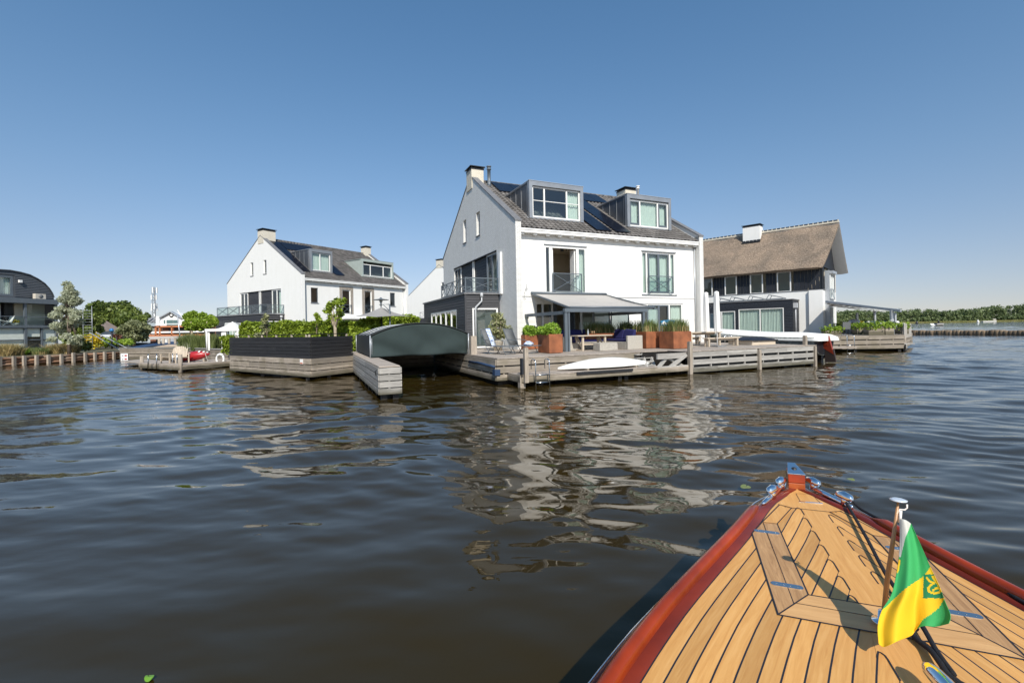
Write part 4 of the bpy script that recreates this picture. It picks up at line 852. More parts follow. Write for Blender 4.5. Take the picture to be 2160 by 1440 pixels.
# ================= THATCHED HOUSE =================
TCX,TCY=wd(1738,700,42)[:2]; TT=Fr(TCX,TCY,-43.8)
tz=lambda x,y:(1460+x/4.5,440+y/4.5)
th_=thing('thatched_house','white and black boarded house under a thick thatched roof at the right','house',(TCX,TCY,0),TT.a)
XL=-17; dep=6.6; zm=5.17; zt8=7.35
def RT(a,b,y0=0): p=TT.fy(*tz(*a),y0); q=TT.fy(*tz(*b),y0); return (min(p[0],q[0]),max(p[0],q[0]),min(p[1],q[1]),max(p[1],q[1]))
up=[RT((308,650),(425,820)),RT((547,625),(673,803)),RT((803,602),(940,785))]; z_0,z_1=sum(u[2] for u in up)/3,sum(u[3] for u in up)/3
up=[(u[0],u[1],z_0,z_1) for u in up]; stp=up[1][0]-up[0][0]; up=[(up[0][0]-stp,up[0][1]-stp,z_0,z_1)]+up
w=MB(TF(0)); wall(w,[(XL,.5),(XL,zm),(0,zm),(0,.5)]); w.T=TR(0); wall(w,[(0,.5),(0,zm),(dep,zm),(dep,.5)],[(1.2,3.0,1.4,6)] if False else []); w.T=TB(dep); wall(w,[(XL,.5),(XL,7.2),(0,7.2),(0,.5)]); w.T=TL(XL); wall(w,[(0,.5),(0,7.2),(dep/2,11.5),(dep,7.2),(dep,.5)]); w.build('ground_floor_wall',PLASTER,th_)
w=MB(TF(0)); boards(w,XL,0,zm+.06,zt8,up,h=.3,th=.03,n=-.1,vert=True,gap=.012); w.box(XL,0,-.14,-.11,zm,z_0) ; w.box(XL,0,-.14,-.11,z_1,zt8)
w.T=TR(0); boards(w,0,dep,zm+.06,zt8,[(.9,2.9,zm,zt8)],h=.3,th=.03,n=-.1,vert=True); w.build('upper_cladding',NAVYB,th_)
w=MB(TR(0)); wall(w,[(0,zt8),(dep/2,11.4),(dep,zt8)],n=-.05); w.build('gable_panel',NAVYB,th_)
w=MB(TF(0)); w.box(XL,.03,-.05,.05,zm,zm+.06); w.T=None; w.box(-.02,.06,-.04,.9,zm,zm+.06); w.build('drip_ledge',LEAD,th_)
for u in up: window(th_,TF(0),*u,fw=.09,rd=.02,cz=(0,.9))
r=MB(); r.box(XL+.2,-.2,.4,dep-.2,4.6,4.75); r.box(XL+.2,-.2,2.6,2.7,.9,7.3); r.box(XL+.2,-.2,.2,dep-.2,.8,1.15); r.build('floor_slab',INT,th_)
RZt=11.85; YR=dep/2
rf=MB()
def slope(y0,z0,xe,xr,fy=1):
    n1,n2=40,16; top=[];bot=[]; thk=.36
    sy=(YR-y0);sz=(RZt-z0); l=math.hypot(sy,sz); ny,nz=-sz/l,abs(sy)/l
    if sy<0: ny=sz/l
    for j in range(n2+1):
        t=j/n2; xr_=xe+(xr-xe)*t**.75; a=[];b=[]
        for i in range(n1+1):
            x=XL-.3+(xr_-XL+.3)*i/n1; wv=.03*math.sin(x*1.3+t*5)+.02*math.sin(x*3.1-t*9); e=1-.35*max(0,1-j/1.0) ; e2=(1-.3*(i==n1))
            a.append((x,y0+sy*t+ny*(wv),z0+sz*t+nz*(wv)-(1-e2)*thk)); b.append((x,y0+sy*t-ny*thk*e2,z0+sz*t-nz*thk*e2-(0 if j else -.05)))
        top.append(a);bot.append(b)
    rf.grid(top); rf.grid(bot,mi=1)
    rf.grid([top[0],bot[0]]); rf.grid([[r[-1] for r in top],[r[-1] for r in bot]]); rf.grid([[r[0] for r in top],[r[0] for r in bot]])
slope(-.75,7.25,.05,.85); slope(dep+.75,7.25,.95,.85)
rf.build('thatched_roof',[THATCH,WHITE],th_)
m=MB(); n_=44
for i in range(n_): x=XL+(.8-XL)*i/n_; m.hexa([(x,YR-.17,RZt-.05),(x+.31,YR-.17,RZt-.05),(x+.31,YR+.17,RZt-.05),(x,YR+.17,RZt-.05)],[(x,YR-.09,RZt+.16),(x+.31,YR-.09,RZt+.16),(x+.31,YR+.09,RZt+.16),(x,YR+.09,RZt+.16)])
m.build('ridge_tiles',BLACKM,th_)
m=MB(); m.box(XL,.84,YR-.19,YR+.19,RZt-.12,RZt+.02); 
for i in range(n_): x=XL+(.8-XL)*i/n_+.33; m.box(x,x+.07,YR-.14,YR+.14,RZt+.02,RZt+.17)
m.build('ridge_mortar',CREAM,th_)
cc=TT.fy(*tz(505,200),YR); c2_=TT.fy(*tz(665,200),YR); chimney(th_,cc[0],c2_[0],YR-.9,YR+.2,10.6,12.45,m=PLASTER)
m=MB(); x=cc[0]
while x<c2_[0]: m.box(x,x+.28,YR-1.12,YR-.92,10.72,10.98); x+=.36
m.build('flashing_tiles',BLACKM,th_)
m=MB(); m.box(-1.1,-.004,-.22,-.001,.9,zm-.01); m.build('wall_breast',PLASTER,th_)
# end wall window tower
m=MB(TR(0)); m.box(.8,2.95,.0,.35,1.1,7.0); m.build('bay_frame',GREYL,th_)
for z0_,z1_ in ((1.3,3.6),(4.4,6.7)):
    window(th_,TR(.36),1.0,1.85,z0_,z1_,fw=.08,rd=-.02); window(th_,TR(.36),1.9,2.75,z0_,z1_,fw=.08,rd=-.02)
rail(th_,TR(.4),.9,2.85,4.3,5.3,1,n=.05,m=GREYL)
m=MB(TR(.36)); m.box(.9,2.85,.0,.3,6.7,6.95); m.build('blind_box',GREYL,th_)
# extension
EB=-2.4; exL=TT.fy(1490,640,EB)[0]; exR=-1.95; ezt=4.3
def RE(a,b): p=TT.fy(*tz(*a),EB); q=TT.fy(*tz(*b),EB); return (min(p[0],q[0]),max(p[0],q[0]),1.25,max(p[1],q[1])-.05)
w1_=RE((440,960),(872,1165)); w2_=RE((262,985),(410,1140)); w1_=(w1_[0],w1_[1],1.25,3.6); w2_=(w2_[0],w2_[1],1.25,3.45); w3_=(exL+.3,w2_[0]-.5,1.25,3.3)
b=MB(TF(EB)); boards(b,exL,exR,.9,ezt,[w1_,w2_,w3_],h=.14,n=-.03); b.T=TR(exR); boards(b,EB,0,.9,ezt,h=.14,n=-.03); b.build('extension_cladding',NAVYB,th_)
b=MB(); b.box(exL,exR+.06,EB-.06,-.01,ezt,ezt+.08); b.build('extension_roof',LEAD,th_)
window(th_,TF(EB),*w1_,bars=(.49,),rd=.05,curtain=[(0,.48),(.5,1)]); window(th_,TF(EB),*w2_,bars=(.12,),rd=.05,curtain=[(.1,1)]); window(th_,TF(EB),*w3_,rd=.05,fm=GREYM)
for px in (740,560,385,250):
    q=TT.fy(*tz(px+40,850),EB+1.2); m=MB(); x=q[0]; z=ezt+.08
    m.bar((x-.5,-1.9,z+.1),(x-.3,-1.9,z+.5),.05); m.bar((x-.3,-1.9,z+.5),(x+.9,-1.9,z+.15),.05); m.bar((x-.5,-.8,z+.1),(x-.3,-.8,z+.5),.05); m.bar((x-.3,-.8,z+.5),(x+.9,-.8,z+.15),.05); m.bar((x-.3,-1.9,z+.5),(x-.3,-.8,z+.5),.05); m.box(x-.5,x+.9,-1.95,-.75,z,z+.12); m.build('skylight',GREYM,th_)
m=MB(); m.tube([(exR+.15,EB+.35,ezt-.3),(exR+.15,EB+.35,1)],.06); m.box(exR+.0,exR+.32,EB+.15,EB+.5,ezt-.75,ezt-.3); m.build('downpipe',PVC,th_)
# its ground and terrace
poly_ground('ground',[(19.8,33.6),(27.5,33.4),(33.5,39.6),(31,60),(5,75),(6,46),(TT.wor(exL,EB-1))],-.5,1.10,LAND)
ter=thing('garden_terrace','weathered timber terrace with flower troughs beside the thatched house','dock',(27.7,32.3,0))
Tt=lambda u,v,w:(u-27.7,v-32.3,w)
d=MB(Tt); pl=[(19.5,32.7),(27.7,32.3),(34,38.8),(32,44),(19,44)]; k=len(pl); tri=tessellate_polygon([[Vector((a,b,0)) for a,b in pl]]); d.add([(a,b,1.18) for a,b in pl],[tuple(t) for t in tri]); d.build('deck_planking',DOCKT,ter)
d=MB(Tt); dface(d,pl[0],pl[1],.22,1.16,3,gap=.07); dface(d,pl[1],pl[2],.22,1.16,3,gap=.07); d.build('side_boards',[DOCKW,DARKW],ter)
d=MB(Tt); d.box(27.75,28.5,32.3,33.6,.5,.56); d.hexa([(27.7,32.1,.2),(28.5,33.0,.2),(28.55,32.95,.2),(27.75,32.05,.2)],[(27.7,32.1,.5),(28.5,33.0,.5),(28.55,32.95,.5),(27.75,32.05,.5)])
for k in range(3): d.box(27.9+.1*k,28.4+.1*k,33.0+.25*k,33.2+.25*k,.62+.18*k,.66+.18*k)
d.build('landing_steps',DOCKG,ter)
piles(ter,Tt,[(27.5,32.5),(28.3,33),(24.5,32.7),(21.5,32.8)],-.6,.3,s=.22)
m=MB(Tt); m.tube([(28.35,33.0,-.3),(28.35,33.0,1.65)],.12,10); m.build('mooring_post',POSTW,ter)
m=MB(Tt)
for i in range(5):
    t=i/4; x=28.2+t*3.4; y=32.8+t*3.4; m.box(x-.05,x+.05,y-.05,y+.05,.9,1.95)
for z in (1.35,1.6,1.85): m.bar((28.2,32.8,z),(31.6,36.2,z),.04,.1)
m.build('side_fence',DOCKG,ter)
ladder(ter,Tt,22.9,31.2,1.25,-.4,w=.5,out=.6)
m=MB(Tt); m.box(21.6,23.5,31.1,32.6,.35,.42); m.build('swim_platform',DOCKT,ter)
# pergola
pg=thing('pergola','pale grey pergola with open retractable roof on the terrace by the thatched house','pergola',(26,33,1.18)); Tp=lambda u,v,w:(u-26,v-33,w-1.18)
a0=wd(1742,636,38.5); a1=wd(1900,655.5,32.6)
def post(px,y0,D,w=.13):
    q=wd(px,y0,D); m=MB(Tp); m.box(q[0]-w/2,q[0]+w/2,D-w/2,D+w/2,1.18,q[2]); m.build('post',GREYL,pg); return q
p1=post(1881,654,33.2,.17); p2_=post(1888,660,36.5); p3=post(1845,654,38.5); p4=post(1808,660,41)
m=MB(Tp); m.bar(a0,a1,.13,.17); b0=wd(1757,640,43); b1=wd(1893,653,39); m.bar(b0,b1,.12,.15); m.bar(a1,b1,.12,.15); m.build('roof_frame',GREYL,pg)
m=MB(Tp)
for i in range(16):
    t=(i+.5)/16*.72; p=Vector(a0).lerp(Vector(a1),t); q=Vector(b0).lerp(Vector(b1),t); h_=.14*(i%2); m.bar(p-Vector((0,0,.12+h_)),q-Vector((0,0,.12+h_)),.42,.02)
m.build('folding_roof_cloth',AWN,pg)
# ================= LEFT MODERN BUILDING =================
LD=44; LX=wd(118,640,LD)[0]; LF=Fr(LX,LD,78.5)
lh=thing('barrel_roof_house','dark grey modern house with a barrel roof and glass balcony on the left bank','house',(LX,LD,0),LF.a)
l1=lambda x,y:(x/6,560+y/6)   # zoom of the left building
def LY(x,y,q=0): return LF.fy(*l1(x,y),q)
u0=-12; zs0=LY(0,465)[1]; zs1=LY(0,400)[1]; zf=LY(0,790)[1]; zf1=LY(0,755)[1]
# ground floor + first floor glazed boxes, recessed body
b=MB(); b.box(u0,-.1,1.6,9,.6,zs0-.1); b.build('core_wall',simple('dark_render',(.05,.052,.055),.7),lh)
b=MB(); b.box(u0,0,-.35,9,zs0,zs1); b.build('roof_fascia',GREYM,lh)
b=MB(); b.box(u0,0,-.25,1.6,zf,zf1); b.box(u0,0,-.18,1.6,.72,.92); b.build('balcony_slab',GREYM,lh)
b=MB()
for x in (LY(305,600)[0],-.09,-5.6,-8.3):
    b=MB(); b.box(x-.09,x+.09,-.2,-.02,.9,zf); b.box(x-.08,x+.08,-.16,-.03,zf,zf1); b.box(x-.09,x+.09,-.2,-.02,zf1,zs0); b.build('column',GREYM,lh)
b=MB()
xd=LY(520,900)[0]; b.box(xd-.06,xd+.06,-.15,-.03,.92,zf); b.build('column',GREYM,lh)
def sheet(x0,x1,y,z0,z1,name,mat): m=MB(); m.add([(x0,y,z0),(x1,y,z0),(x1,y,z1),(x0,y,z1)],[(0,1,2,3)]); return m.build(name,mat,lh)
xc=LY(310,600)[0]
ROLL=simple('white_blind',(.62,.66,.60),.8,var=.05)
zb0=LY(0,940)[1]; sheet(u0,xc-.1,-.02,zb0,zf-.06,'roller_blind',ROLL); sheet(xd+.1,-.1,-.02,zb0,zf-.06,'roller_blind',ROLL); sheet(xc+.12,xd-.1,-.02,LY(400,900)[1],zf-.06,'roller_blind',ROLL)
sheet(u0,xc-.1,.02,1.1,zb0-.12,'roller_blind',ROLL); sheet(xd+.1,-.1,.02,1.1,zb0-.12,'roller_blind',ROLL)
b=MB(); b.box(u0,-.1,-.1,-.04,zb0-.1,zb0); b.box(u0,-.1,-.1,-.04,1.0,1.08); b.build('handrail',GREYM,lh)
sheet(u0,-.1,-.12,.95,1.0,'lower_panel',GLASSB)
zr1=LY(0,640)[1]; b=MB(); b.box(u0,-.05,-.22,-.17,zr1-.04,zr1+.02); b.build('handrail',GREYM,lh); sheet(u0,xc-.1,-.19,zf1,zr1-.04,'glass_panel',GLASSB)
sheet(xc+.1,-.1,-.1,zf1+.05,zs0-.08,'large_window',GLASS); b=MB(); b.box(xc,-.05,1.2,1.5,.9,zs0); b.build('core_wall',INT,lh); b=MB(); b.box(-.14,-.03,.0,9,.9,zs0); b.build('end_wall',DBOARD,lh)
m=MB(TF(1.2)); curtain_mesh(m,u0,xc-.9,zf1+.02,zs0-.1,.0,amp=.06,lam=.25); m.build('curtain',CURT,lh)
b=MB(); b.box(xc-.85,xc-.65,.9,1.1,zf1,zs0); b.box(xc-.6,xc-.1,1.2,1.24,zf1,zs0); b.build('door_frame',BLACKM,lh)
# barrel roof storey
yb=.55; pts=[]; q=[LY(*p,yb) for p in ((-700,60),(-300,40),(0,50),(120,58),(250,82),(370,115),(470,165),(560,225),(620,290),(660,350),(682,405))]
poly=[(q[-1][0],zs1+.002)]+[p for p in reversed(q)]+[(q[0][0],zs1+.002)]
hol=[]; wy0=LY(-500,385,yb)[0]; wy1=LY(165,385,yb)[0]; wz0=LY(150,385,yb)[1]; wz1=LY(150,135,yb)[1]
m=MB(TF(yb)); wall(m,poly,[(wy0,wy1,wz0,wz1)],.15); 
# louvre laps
def xlim(z):
    best=None
    for i in range(len(q)-1):
        if (q[i][1]-z)*(q[i+1][1]-z)<=0 and i>=2: t=(z-q[i][1])/((q[i+1][1]-q[i][1]) or 1e-6); best=q[i][0]+(q[i+1][0]-q[i][0])*t
    return best
z=zs1+.02
while z<max(p[1] for p in q)-.1:
    xl=xlim(z+.1)
    if xl:
        a=wy1+.12 if wz0-.1<z<wz1+.05 else u0
        m.hexa([(a,-.0,z),(xl-.05,-.0,z),(xl-.05,.045,z),(a,.045,z)],[(a,0,z+.13),(xl-.1,0,z+.13),(xl-.1,.012,z+.13),(a,.012,z+.13)])
    z+=.15
m.build('gable_cladding',simple('slate_grey_board',(.075,.082,.092),.6,var=.08),lh)
m=MB()
for i in range(len(q)-1):
    a,b_=q[i],q[i+1]; m.add([(a[0],yb-.12,a[1]+.03),(b_[0],yb-.12,b_[1]+.03),(b_[0],8,b_[1]+.03),(a[0],8,a[1]+.03)],[(0,1,2,3)])
    m.add([(a[0],yb-.12,a[1]-.04),(b_[0]-.02,yb-.12,b_[1]-.04),(b_[0],yb-.12,b_[1]+.03),(a[0],yb-.12,a[1]+.03)],[(0,1,2,3)])
m.build('barrel_roof',ZINCD,lh)
window(lh,TF(yb),wy0,wy1,wz0,wz1,bars=(.7,),fw=.16,rd=.05,fm=GREYM,curtain=[(.3,1)])
m=MB(TF(yb)); x=LY(245,200,yb); m.box(x[0]-.12,x[0]+.1,.05,.22,x[1]-.12,x[1]+.12); m.build('outdoor_lamp',WHITE,lh)
x=LY(435,385,.1); x2=LY(565,385,.1); ac=thing('air_conditioner','beige air conditioner unit on the ledge of the barrel roofed house','air conditioner',(*LF.wor((x[0]+x2[0])/2,.1),zs1),LF.a)
w_=(x2[0]-x[0])/2; m=MB(); m.box(-w_,w_,-.15,.2,.03,.5); m.build('casing',simple('beige_plastic',(.55,.50,.42),.5),ac); m=MB(TF(-.15)); m.lathe((0,.0,.0),[(.0,0)],3) if False else None
m=MB(); m.lathe((-.02*w_,-.16,.27),[(.18,0),(.18,.012),(.02,.015)],16,axis=(0,-1,0)); m.build('fan_grille',MOUNTP,ac)
# balcony furniture
bc=LY(60,740,.5); t=thing('deck_chair','white reclining chair on the left balcony','chair',(*LF.wor(bc[0],.3),zf1),LF.a); m=MB(); m.bar((-.5,0,.45),(.2,0,.25),.5,.04); m.bar((.2,0,.25),(.45,0,.85),.5,.04); m.build('seat',WHITE,t); m=MB(); m.bar((-.4,-.22,0),(.3,-.22,.45),.04); m.bar((.4,-.22,0),(-.1,-.22,.4),.04); m.bar((-.4,.22,0),(.3,.22,.45),.04); m.bar((.4,.22,0),(-.1,.22,.4),.04); m.build('legs',WHITE,t)
bc=LY(185,745,.3); t=thing('plant_pot','low pot of yellow-green plants on the left balcony','potted plant',(*LF.wor(bc[0],.3),zf1),LF.a); m=MB(); m.lathe((0,0,0),[(.25,0),(.32,.22),(.28,.22)],14); m.build('pot',CREAM,t); leaves('foliage',blobpts((0,0,.35),(.35,.3,.2),260,.2),.1,YEL,t)
# ================= TERRACE FURNITURE =================
def planter(x0,x1,y0,y1,h,label,kind,rz=0):
    t,T=th('corten_planter',label,'planter',(x0+x1)/2,(y0+y1)/2,ZD,'rusty steel planters on the terrace'); cx,cy=(x0+x1)/2,(y0+y1)/2; w,d=(x1-x0)/2,(y1-y0)/2
    m=MB(); th1=.025; m.box(-w,w,-d,-d+th1,0.02,h); m.box(-w,w,d-th1,d,.02,h); m.box(-w,-w+th1,-d+th1,d-th1,.02,h); m.box(w-th1,w,-d+th1,d-th1,.02,h); m.box(-w+th1,w-th1,-d+th1,d-th1,.03,h-.08); m.build('box',CORTEN,t,bevel=.006)
    if kind=='s':
        P=[]; 
        for k in range(16):
            c=(random.uniform(-w*.9,w*.9),random.uniform(-d*.85,d*.85),h+random.uniform(.05,.32)); P.append(blobpts(c,(.24,.24,.2),220,.2))
        P=np.vstack(P); P=P[P[:,2]>h-.02]; leaves('shrub',P,.075,LSHRUB,t)
        m=MB()
        for k in range(14): a=random.uniform(-w*.7,w*.7);b=random.uniform(-d*.7,d*.7); m.tube([(a*.6,b*.6,h-.1),(a,b,h+.3)],.01,4)
        m.build('stems',BARK,t)
    else:
        grass_tuft(t,w,d,h,620,.55)
    return t
def grass_tuft(t,w,d,z,n,ht,name='grass',m1=None,m2=None,lean=.3,bw=.012):
    for nm_,mat,k,hh,ww in (('dry_blades',m2 or GRST,int(n*.5),ht*.55,bw*1.2),('green_blades',m1 or GRSS,n,ht,bw)):
        V=[];
        x=rng.uniform(-w*.92,w*.92,k); y=rng.uniform(-d*.92,d*.92,k); a=rng.uniform(0,6.28,k); H_=hh*rng.uniform(.6,1.15,k); l=lean*H_*rng.uniform(0,1.4,k); lx=np.cos(a)*l;ly=np.sin(a)*l; b=rng.uniform(0,6.28,k); wx=np.cos(b)*ww;wy=np.sin(b)*ww
        z0=np.full(k,z-.06); p0=np.stack([x-wx,y-wy,z0],1);p1=np.stack([x+wx,y+wy,z0],1); mx,my=x+lx*.35,y+ly*.35; zm=z+H_*.62
        p2=np.stack([mx+wx*.8,my+wy*.8,zm],1);p3=np.stack([mx-wx*.8,my-wy*.8,zm],1); p4=np.stack([x+lx+wx*.15,y+ly+wy*.15,z+H_],1);p5=np.stack([x+lx-wx*.15,y+ly-wy*.15,z+H_],1)
        V=np.stack([p0,p1,p2,p3,p4,p5],1).reshape(-1,3); i=np.arange(k)[:,None]*6; Q=np.vstack([i+np.array([[0,1,2,3]]),i+np.array([[3,2,4,5]])]); arrmesh(nm_,V,Q,mat,t,rnd=np.concatenate([rng.random(k)]*2))
planter(-.62,.05,-4.6,-3.55,.83,'large rusty steel planter with a bright green shrub beside the left awning post','s')
planter(.2,.95,-.5,.2,.75,'small rusty steel planter with green shrub behind the larger shrub planter','s')
planter(5.0,5.9,-4.15,-3.1,.83,'rusty steel planter of tall grass directly right of the lounge sofa','g')
planter(5.5,6.6,-5.45,-4.5,.83,'rusty steel planter of tall grass in front of the frosted glass screens','g')
planter(2.9,4.7,-2.3,-1.7,.78,'long rusty steel planter of grass behind the blue cushioned sofa','g')
planter(4.9,5.7,-2.6,-1.9,.78,'rusty steel planter of grass behind the sofa and right awning post','g')
# lounge sofa (U shape)
so_,T=th('lounge_sofa','grey wicker corner sofa with navy cushions under the grey awning','sofa',2.6,-2.6,ZD)
m=MB(T)
m.box(1.1,4.55,-2.45,-1.6,.0+ZD,.36+ZD); m.box(1.0,4.6,-1.75,-1.55,ZD,.72+ZD)
m.box(1.0,1.8,-3.1,-2.46,ZD,.36+ZD); m.box(.86,.99,-3.1,-1.55,ZD,.66+ZD); m.box(3.85,4.6,-4.05,-2.46,ZD,.36+ZD); m.box(4.61,4.75,-4.05,-1.55,ZD,.66+ZD); m.box(3.85,4.74,-4.2,-4.06,ZD,.66+ZD); m.box(.86,1.35,-3.24,-3.11,ZD,.66+ZD); m.build('wicker_frame',WICKER,so_,bevel=.02)
cu=[(1.12,2.3,-2.43,-1.85,.36,.5),(2.32,3.4,-2.43,-1.85,.36,.5),(3.42,4.5,-2.43,-1.85,.36,.5),(1.02,1.75,-3.08,-2.45,.36,.5),(3.9,4.58,-4.02,-2.46,.36,.5)]
for c in cu: m=MB(T); m.box(c[0],c[1],c[2],c[3],c[4]+ZD,c[5]+ZD); m.build('seat_cushion',NAVY,so_,bevel=.04)
for x in (1.15,2.0,2.85,3.7): m=MB(T); m.hexa([(x,-2.0,.5+ZD),(x+.8,-2.0,.5+ZD),(x+.8,-1.8,.5+ZD),(x,-1.8,.5+ZD)],[(x+.02,-1.86,1.0+ZD),(x+.78,-1.86,.98+ZD),(x+.78,-1.76,.98+ZD),(x+.02,-1.76,1.0+ZD)]); m.build('back_cushion',NAVY,so_,bevel=.04)
for y in (-3.9,-3.1): m=MB(T); m.hexa([(4.35,y,.5+ZD),(4.58,y,.5+ZD),(4.58,y+.75,.5+ZD),(4.35,y+.75,.5+ZD)],[(4.48,y,.9+ZD),(4.62,y,.95+ZD),(4.62,y+.75,1.0+ZD),(4.48,y+.75,.95+ZD)]); m.build('back_cushion',NAVY,so_,bevel=.04)
tb,T=th('terrace_table','pale teak table carrying a bottle and wine glasses before the navy sofa','table',2.3,-3.3,ZD)
m=MB(T); 
for i in range(6): m.box(1.35,3.3,-3.75+i*.14,-3.75+i*.14+.13,ZD+.68,ZD+.72)
m.build('tabletop',TABLEW,tb)
for x in (1.7,2.95):
    m=MB(T); m.box(x-.05,x+.05,-3.65,-3.0,ZD,ZD+.06); m.bar((x,-3.62,ZD+.06),(x,-3.62,ZD+.68),.09,.09); m.bar((x,-3.05,ZD+.06),(x,-3.05,ZD+.68),.09,.09); m.bar((x,-3.6,ZD+.1),(x,-3.1,ZD+.66),.05,.08); m.build('trestle_leg',TABLEW,tb)
m=MB(T); m.bar((1.7,-3.33,ZD+.3),(2.95,-3.33,ZD+.3),.05,.1); m.build('stretcher',TABLEW,tb)
ot,T=th('ottoman','low grey wicker stool in front of the teak table','stool',2.7,-4.1,ZD); m=MB(T); m.box(2.15,3.15,-4.35,-3.8,ZD,ZD+.33); m.build('wicker_base',WICKER,ot,bevel=.02); m=MB(T); m.box(2.17,3.13,-4.33,-3.82,ZD+.331,ZD+.37); m.build('top_pad',WICKER,ot,bevel=.02)
def lath(name,label,cat,x,y,z,prof,mat,group=None): t,T=th(name,label,cat,x,y,z,group); m=MB(); m.lathe((0,0,0),prof,12); m.build('body',mat,t); return t
CLG=glass('clear_bottle_glass',tint=(.75,.85,.85)); 
lath('bottle','clear bottle with white label standing on the teak table','bottle',2.15,-3.4,ZD+.72,[(.035,0),(.04,.02),(.04,.17),(.015,.23),(.015,.29)],simple('bottle_grey',(.35,.38,.40),.15,var=.3))
for x,l in ((2.38,'left one of the two wine glasses right of the bottle'),(2.5,'right one of the two wine glasses right of the bottle')): lath('wine_glass',l,'glass',x,-3.4,ZD+.72,[(.03,0),(.004,.01),(.004,.08),(.03,.11),(.035,.15),(.028,.19)],simple('wine_tint',(.35,.22,.12),.1),'wine glasses on the teak table')
# sun loungers
def lounger(label,x,y,rz):
    t,T=th('sun_lounger',label,'sun lounger',x,y,ZD,'grey mesh sun loungers on the deck'); t.rotation_euler=(0,0,RZ+rz)
    m=MB(); m.grid([[(a,b,.34) for b in (-.29,.29)] for a in (-.2,.3,.8,1.15)]); m.build('seat_mesh',MESHG,t,solid=.015)
    m=MB(); m.grid([[(-.2-.36*s,b,.36+.72*s) for b in (-.28,.28)] for s in (0,.33,.66,1)]); m.build('back_mesh',MESHG,t,solid=.015)
    m=MB()
    for b in (-.31,.31): m.tube([(1.18,b,.34),(-.2,b,.34),(-.57,b,1.1)],.014,6); m.tube([(-.3,b,.62),(.02,b,.60),(.3,b,.55),(.34,b,.34)],.016,6)
    m.tube([(-.57,-.31,1.1),(-.57,.31,1.1)],.014,6); m.tube([(1.18,-.31,.34),(1.18,.31,.34)],.014,6); m.build('frame',GREYM,t)
    for a,a2 in ((-.25,.0),(.1,-.15),(.75,.95)):
        m=MB()
        for b in (-.31,.31): m.tube([(a,b,.34),(a2,b,0)],.014,6)
        m.tube([(a2,-.31,.02),(a2,.31,.02)],.012,6); m.build('leg',GREYM,t)
    return t
LA=math.radians(-66); lounger('left grey mesh sun lounger draped with a blue and white towel',-2.5,-3.0,LA)
lounger('right grey mesh sun lounger with a towel heap beside its arm',-1.45,-3.1,LA)
def towelm():
    m,n,b=nm('striped_towel'); b.inputs['Roughness'].default_value=.95; uv=N(n,'ShaderNodeTexCoord'); wv=N(n,'ShaderNodeTexWave'); wv.bands_direction='Z'; wv.inputs['Scale'].default_value=5; wv.inputs['Distortion'].default_value=3; wv.inputs['Detail Scale'].default_value=4; n.links.new(uv.outputs['Object'],wv.inputs[0]); o=ramp(n,wv.outputs[0],[(.62,(.72,.73,.74)),(.7,(.10,.22,.55))]); n.links.new(o,b.inputs['Base Color']); return m
TOW=towelm()
c_,s_=math.cos(RZ+math.radians(-22)),math.sin(RZ+math.radians(-22))
t=thing('beach_towel','blue and white towel hanging over the back of the left lounger','towel',m3(-2.5,-3.0,ZD),RZ+LA); m=MB()
m.grid([[(-.2-.36*s+.035+.01*math.sin(9*b),b,.38+.72*s+.01*math.sin(14*b+5*s)) for b in np.linspace(-.02,.25,6)] for s in np.linspace(-.1,1.03,8)]+[[(-.63,b,1.05-k) for b in np.linspace(-.02,.25,6)] for k in (0,.25)]); m.build('cloth',TOW,t,solid=.01)
t=thing('beach_towel','crumpled blue and white towel heaped on the right lounger','towel',m3(-1.15,-3.7,ZD+.345),RZ); m=MB(); P=[]
for i in range(13):
    v=i/12*math.pi; P.append([((.22+.05*math.sin(5*u+3*v))*math.sin(v)*math.cos(u),(.2+.05*math.cos(4*u))*math.sin(v)*math.sin(u),.07+(.09+.03*math.sin(3*u)+.02*math.sin(7*u))*math.cos(v)) for u in np.linspace(0,6.283,17)])
m.grid(P); m.build('cloth',TOW,t)
# pot with oleander
t,T=th('potted_oleander','variegated oleander in a pale tapered pot beside the dark extension','potted plant',-1.25,-.3,ZD); m=MB(); m.lathe((0,0,0),[(.2,0),(.29,.5),(.31,.52),(.27,.52),(.26,.46)],16); m.build('pot',CREAM,t)
P=np.vstack([blobpts(c,r,n,.1) for c,r,n in (((0.05,0,1.45),(.42,.4,.3),260),((-.25,0,1.05),(.35,.35,.3),240),((.45,0,.95),(.4,.4,.35),260),((.1,0,.8),(.35,.3,.3),160),((.0,0,1.75),(.3,.3,.2),150))]); leaves('foliage',P,.085,LOLE,t,elong=2.2)
m=MB()
for k in range(9): a=k*.7; m.tube([(0,0,.45),(.2*math.cos(a),.2*math.sin(a),.9),(.35*math.cos(a),.35*math.sin(a),1.5)],.012,4)
m.build('stems',BARKL,t)
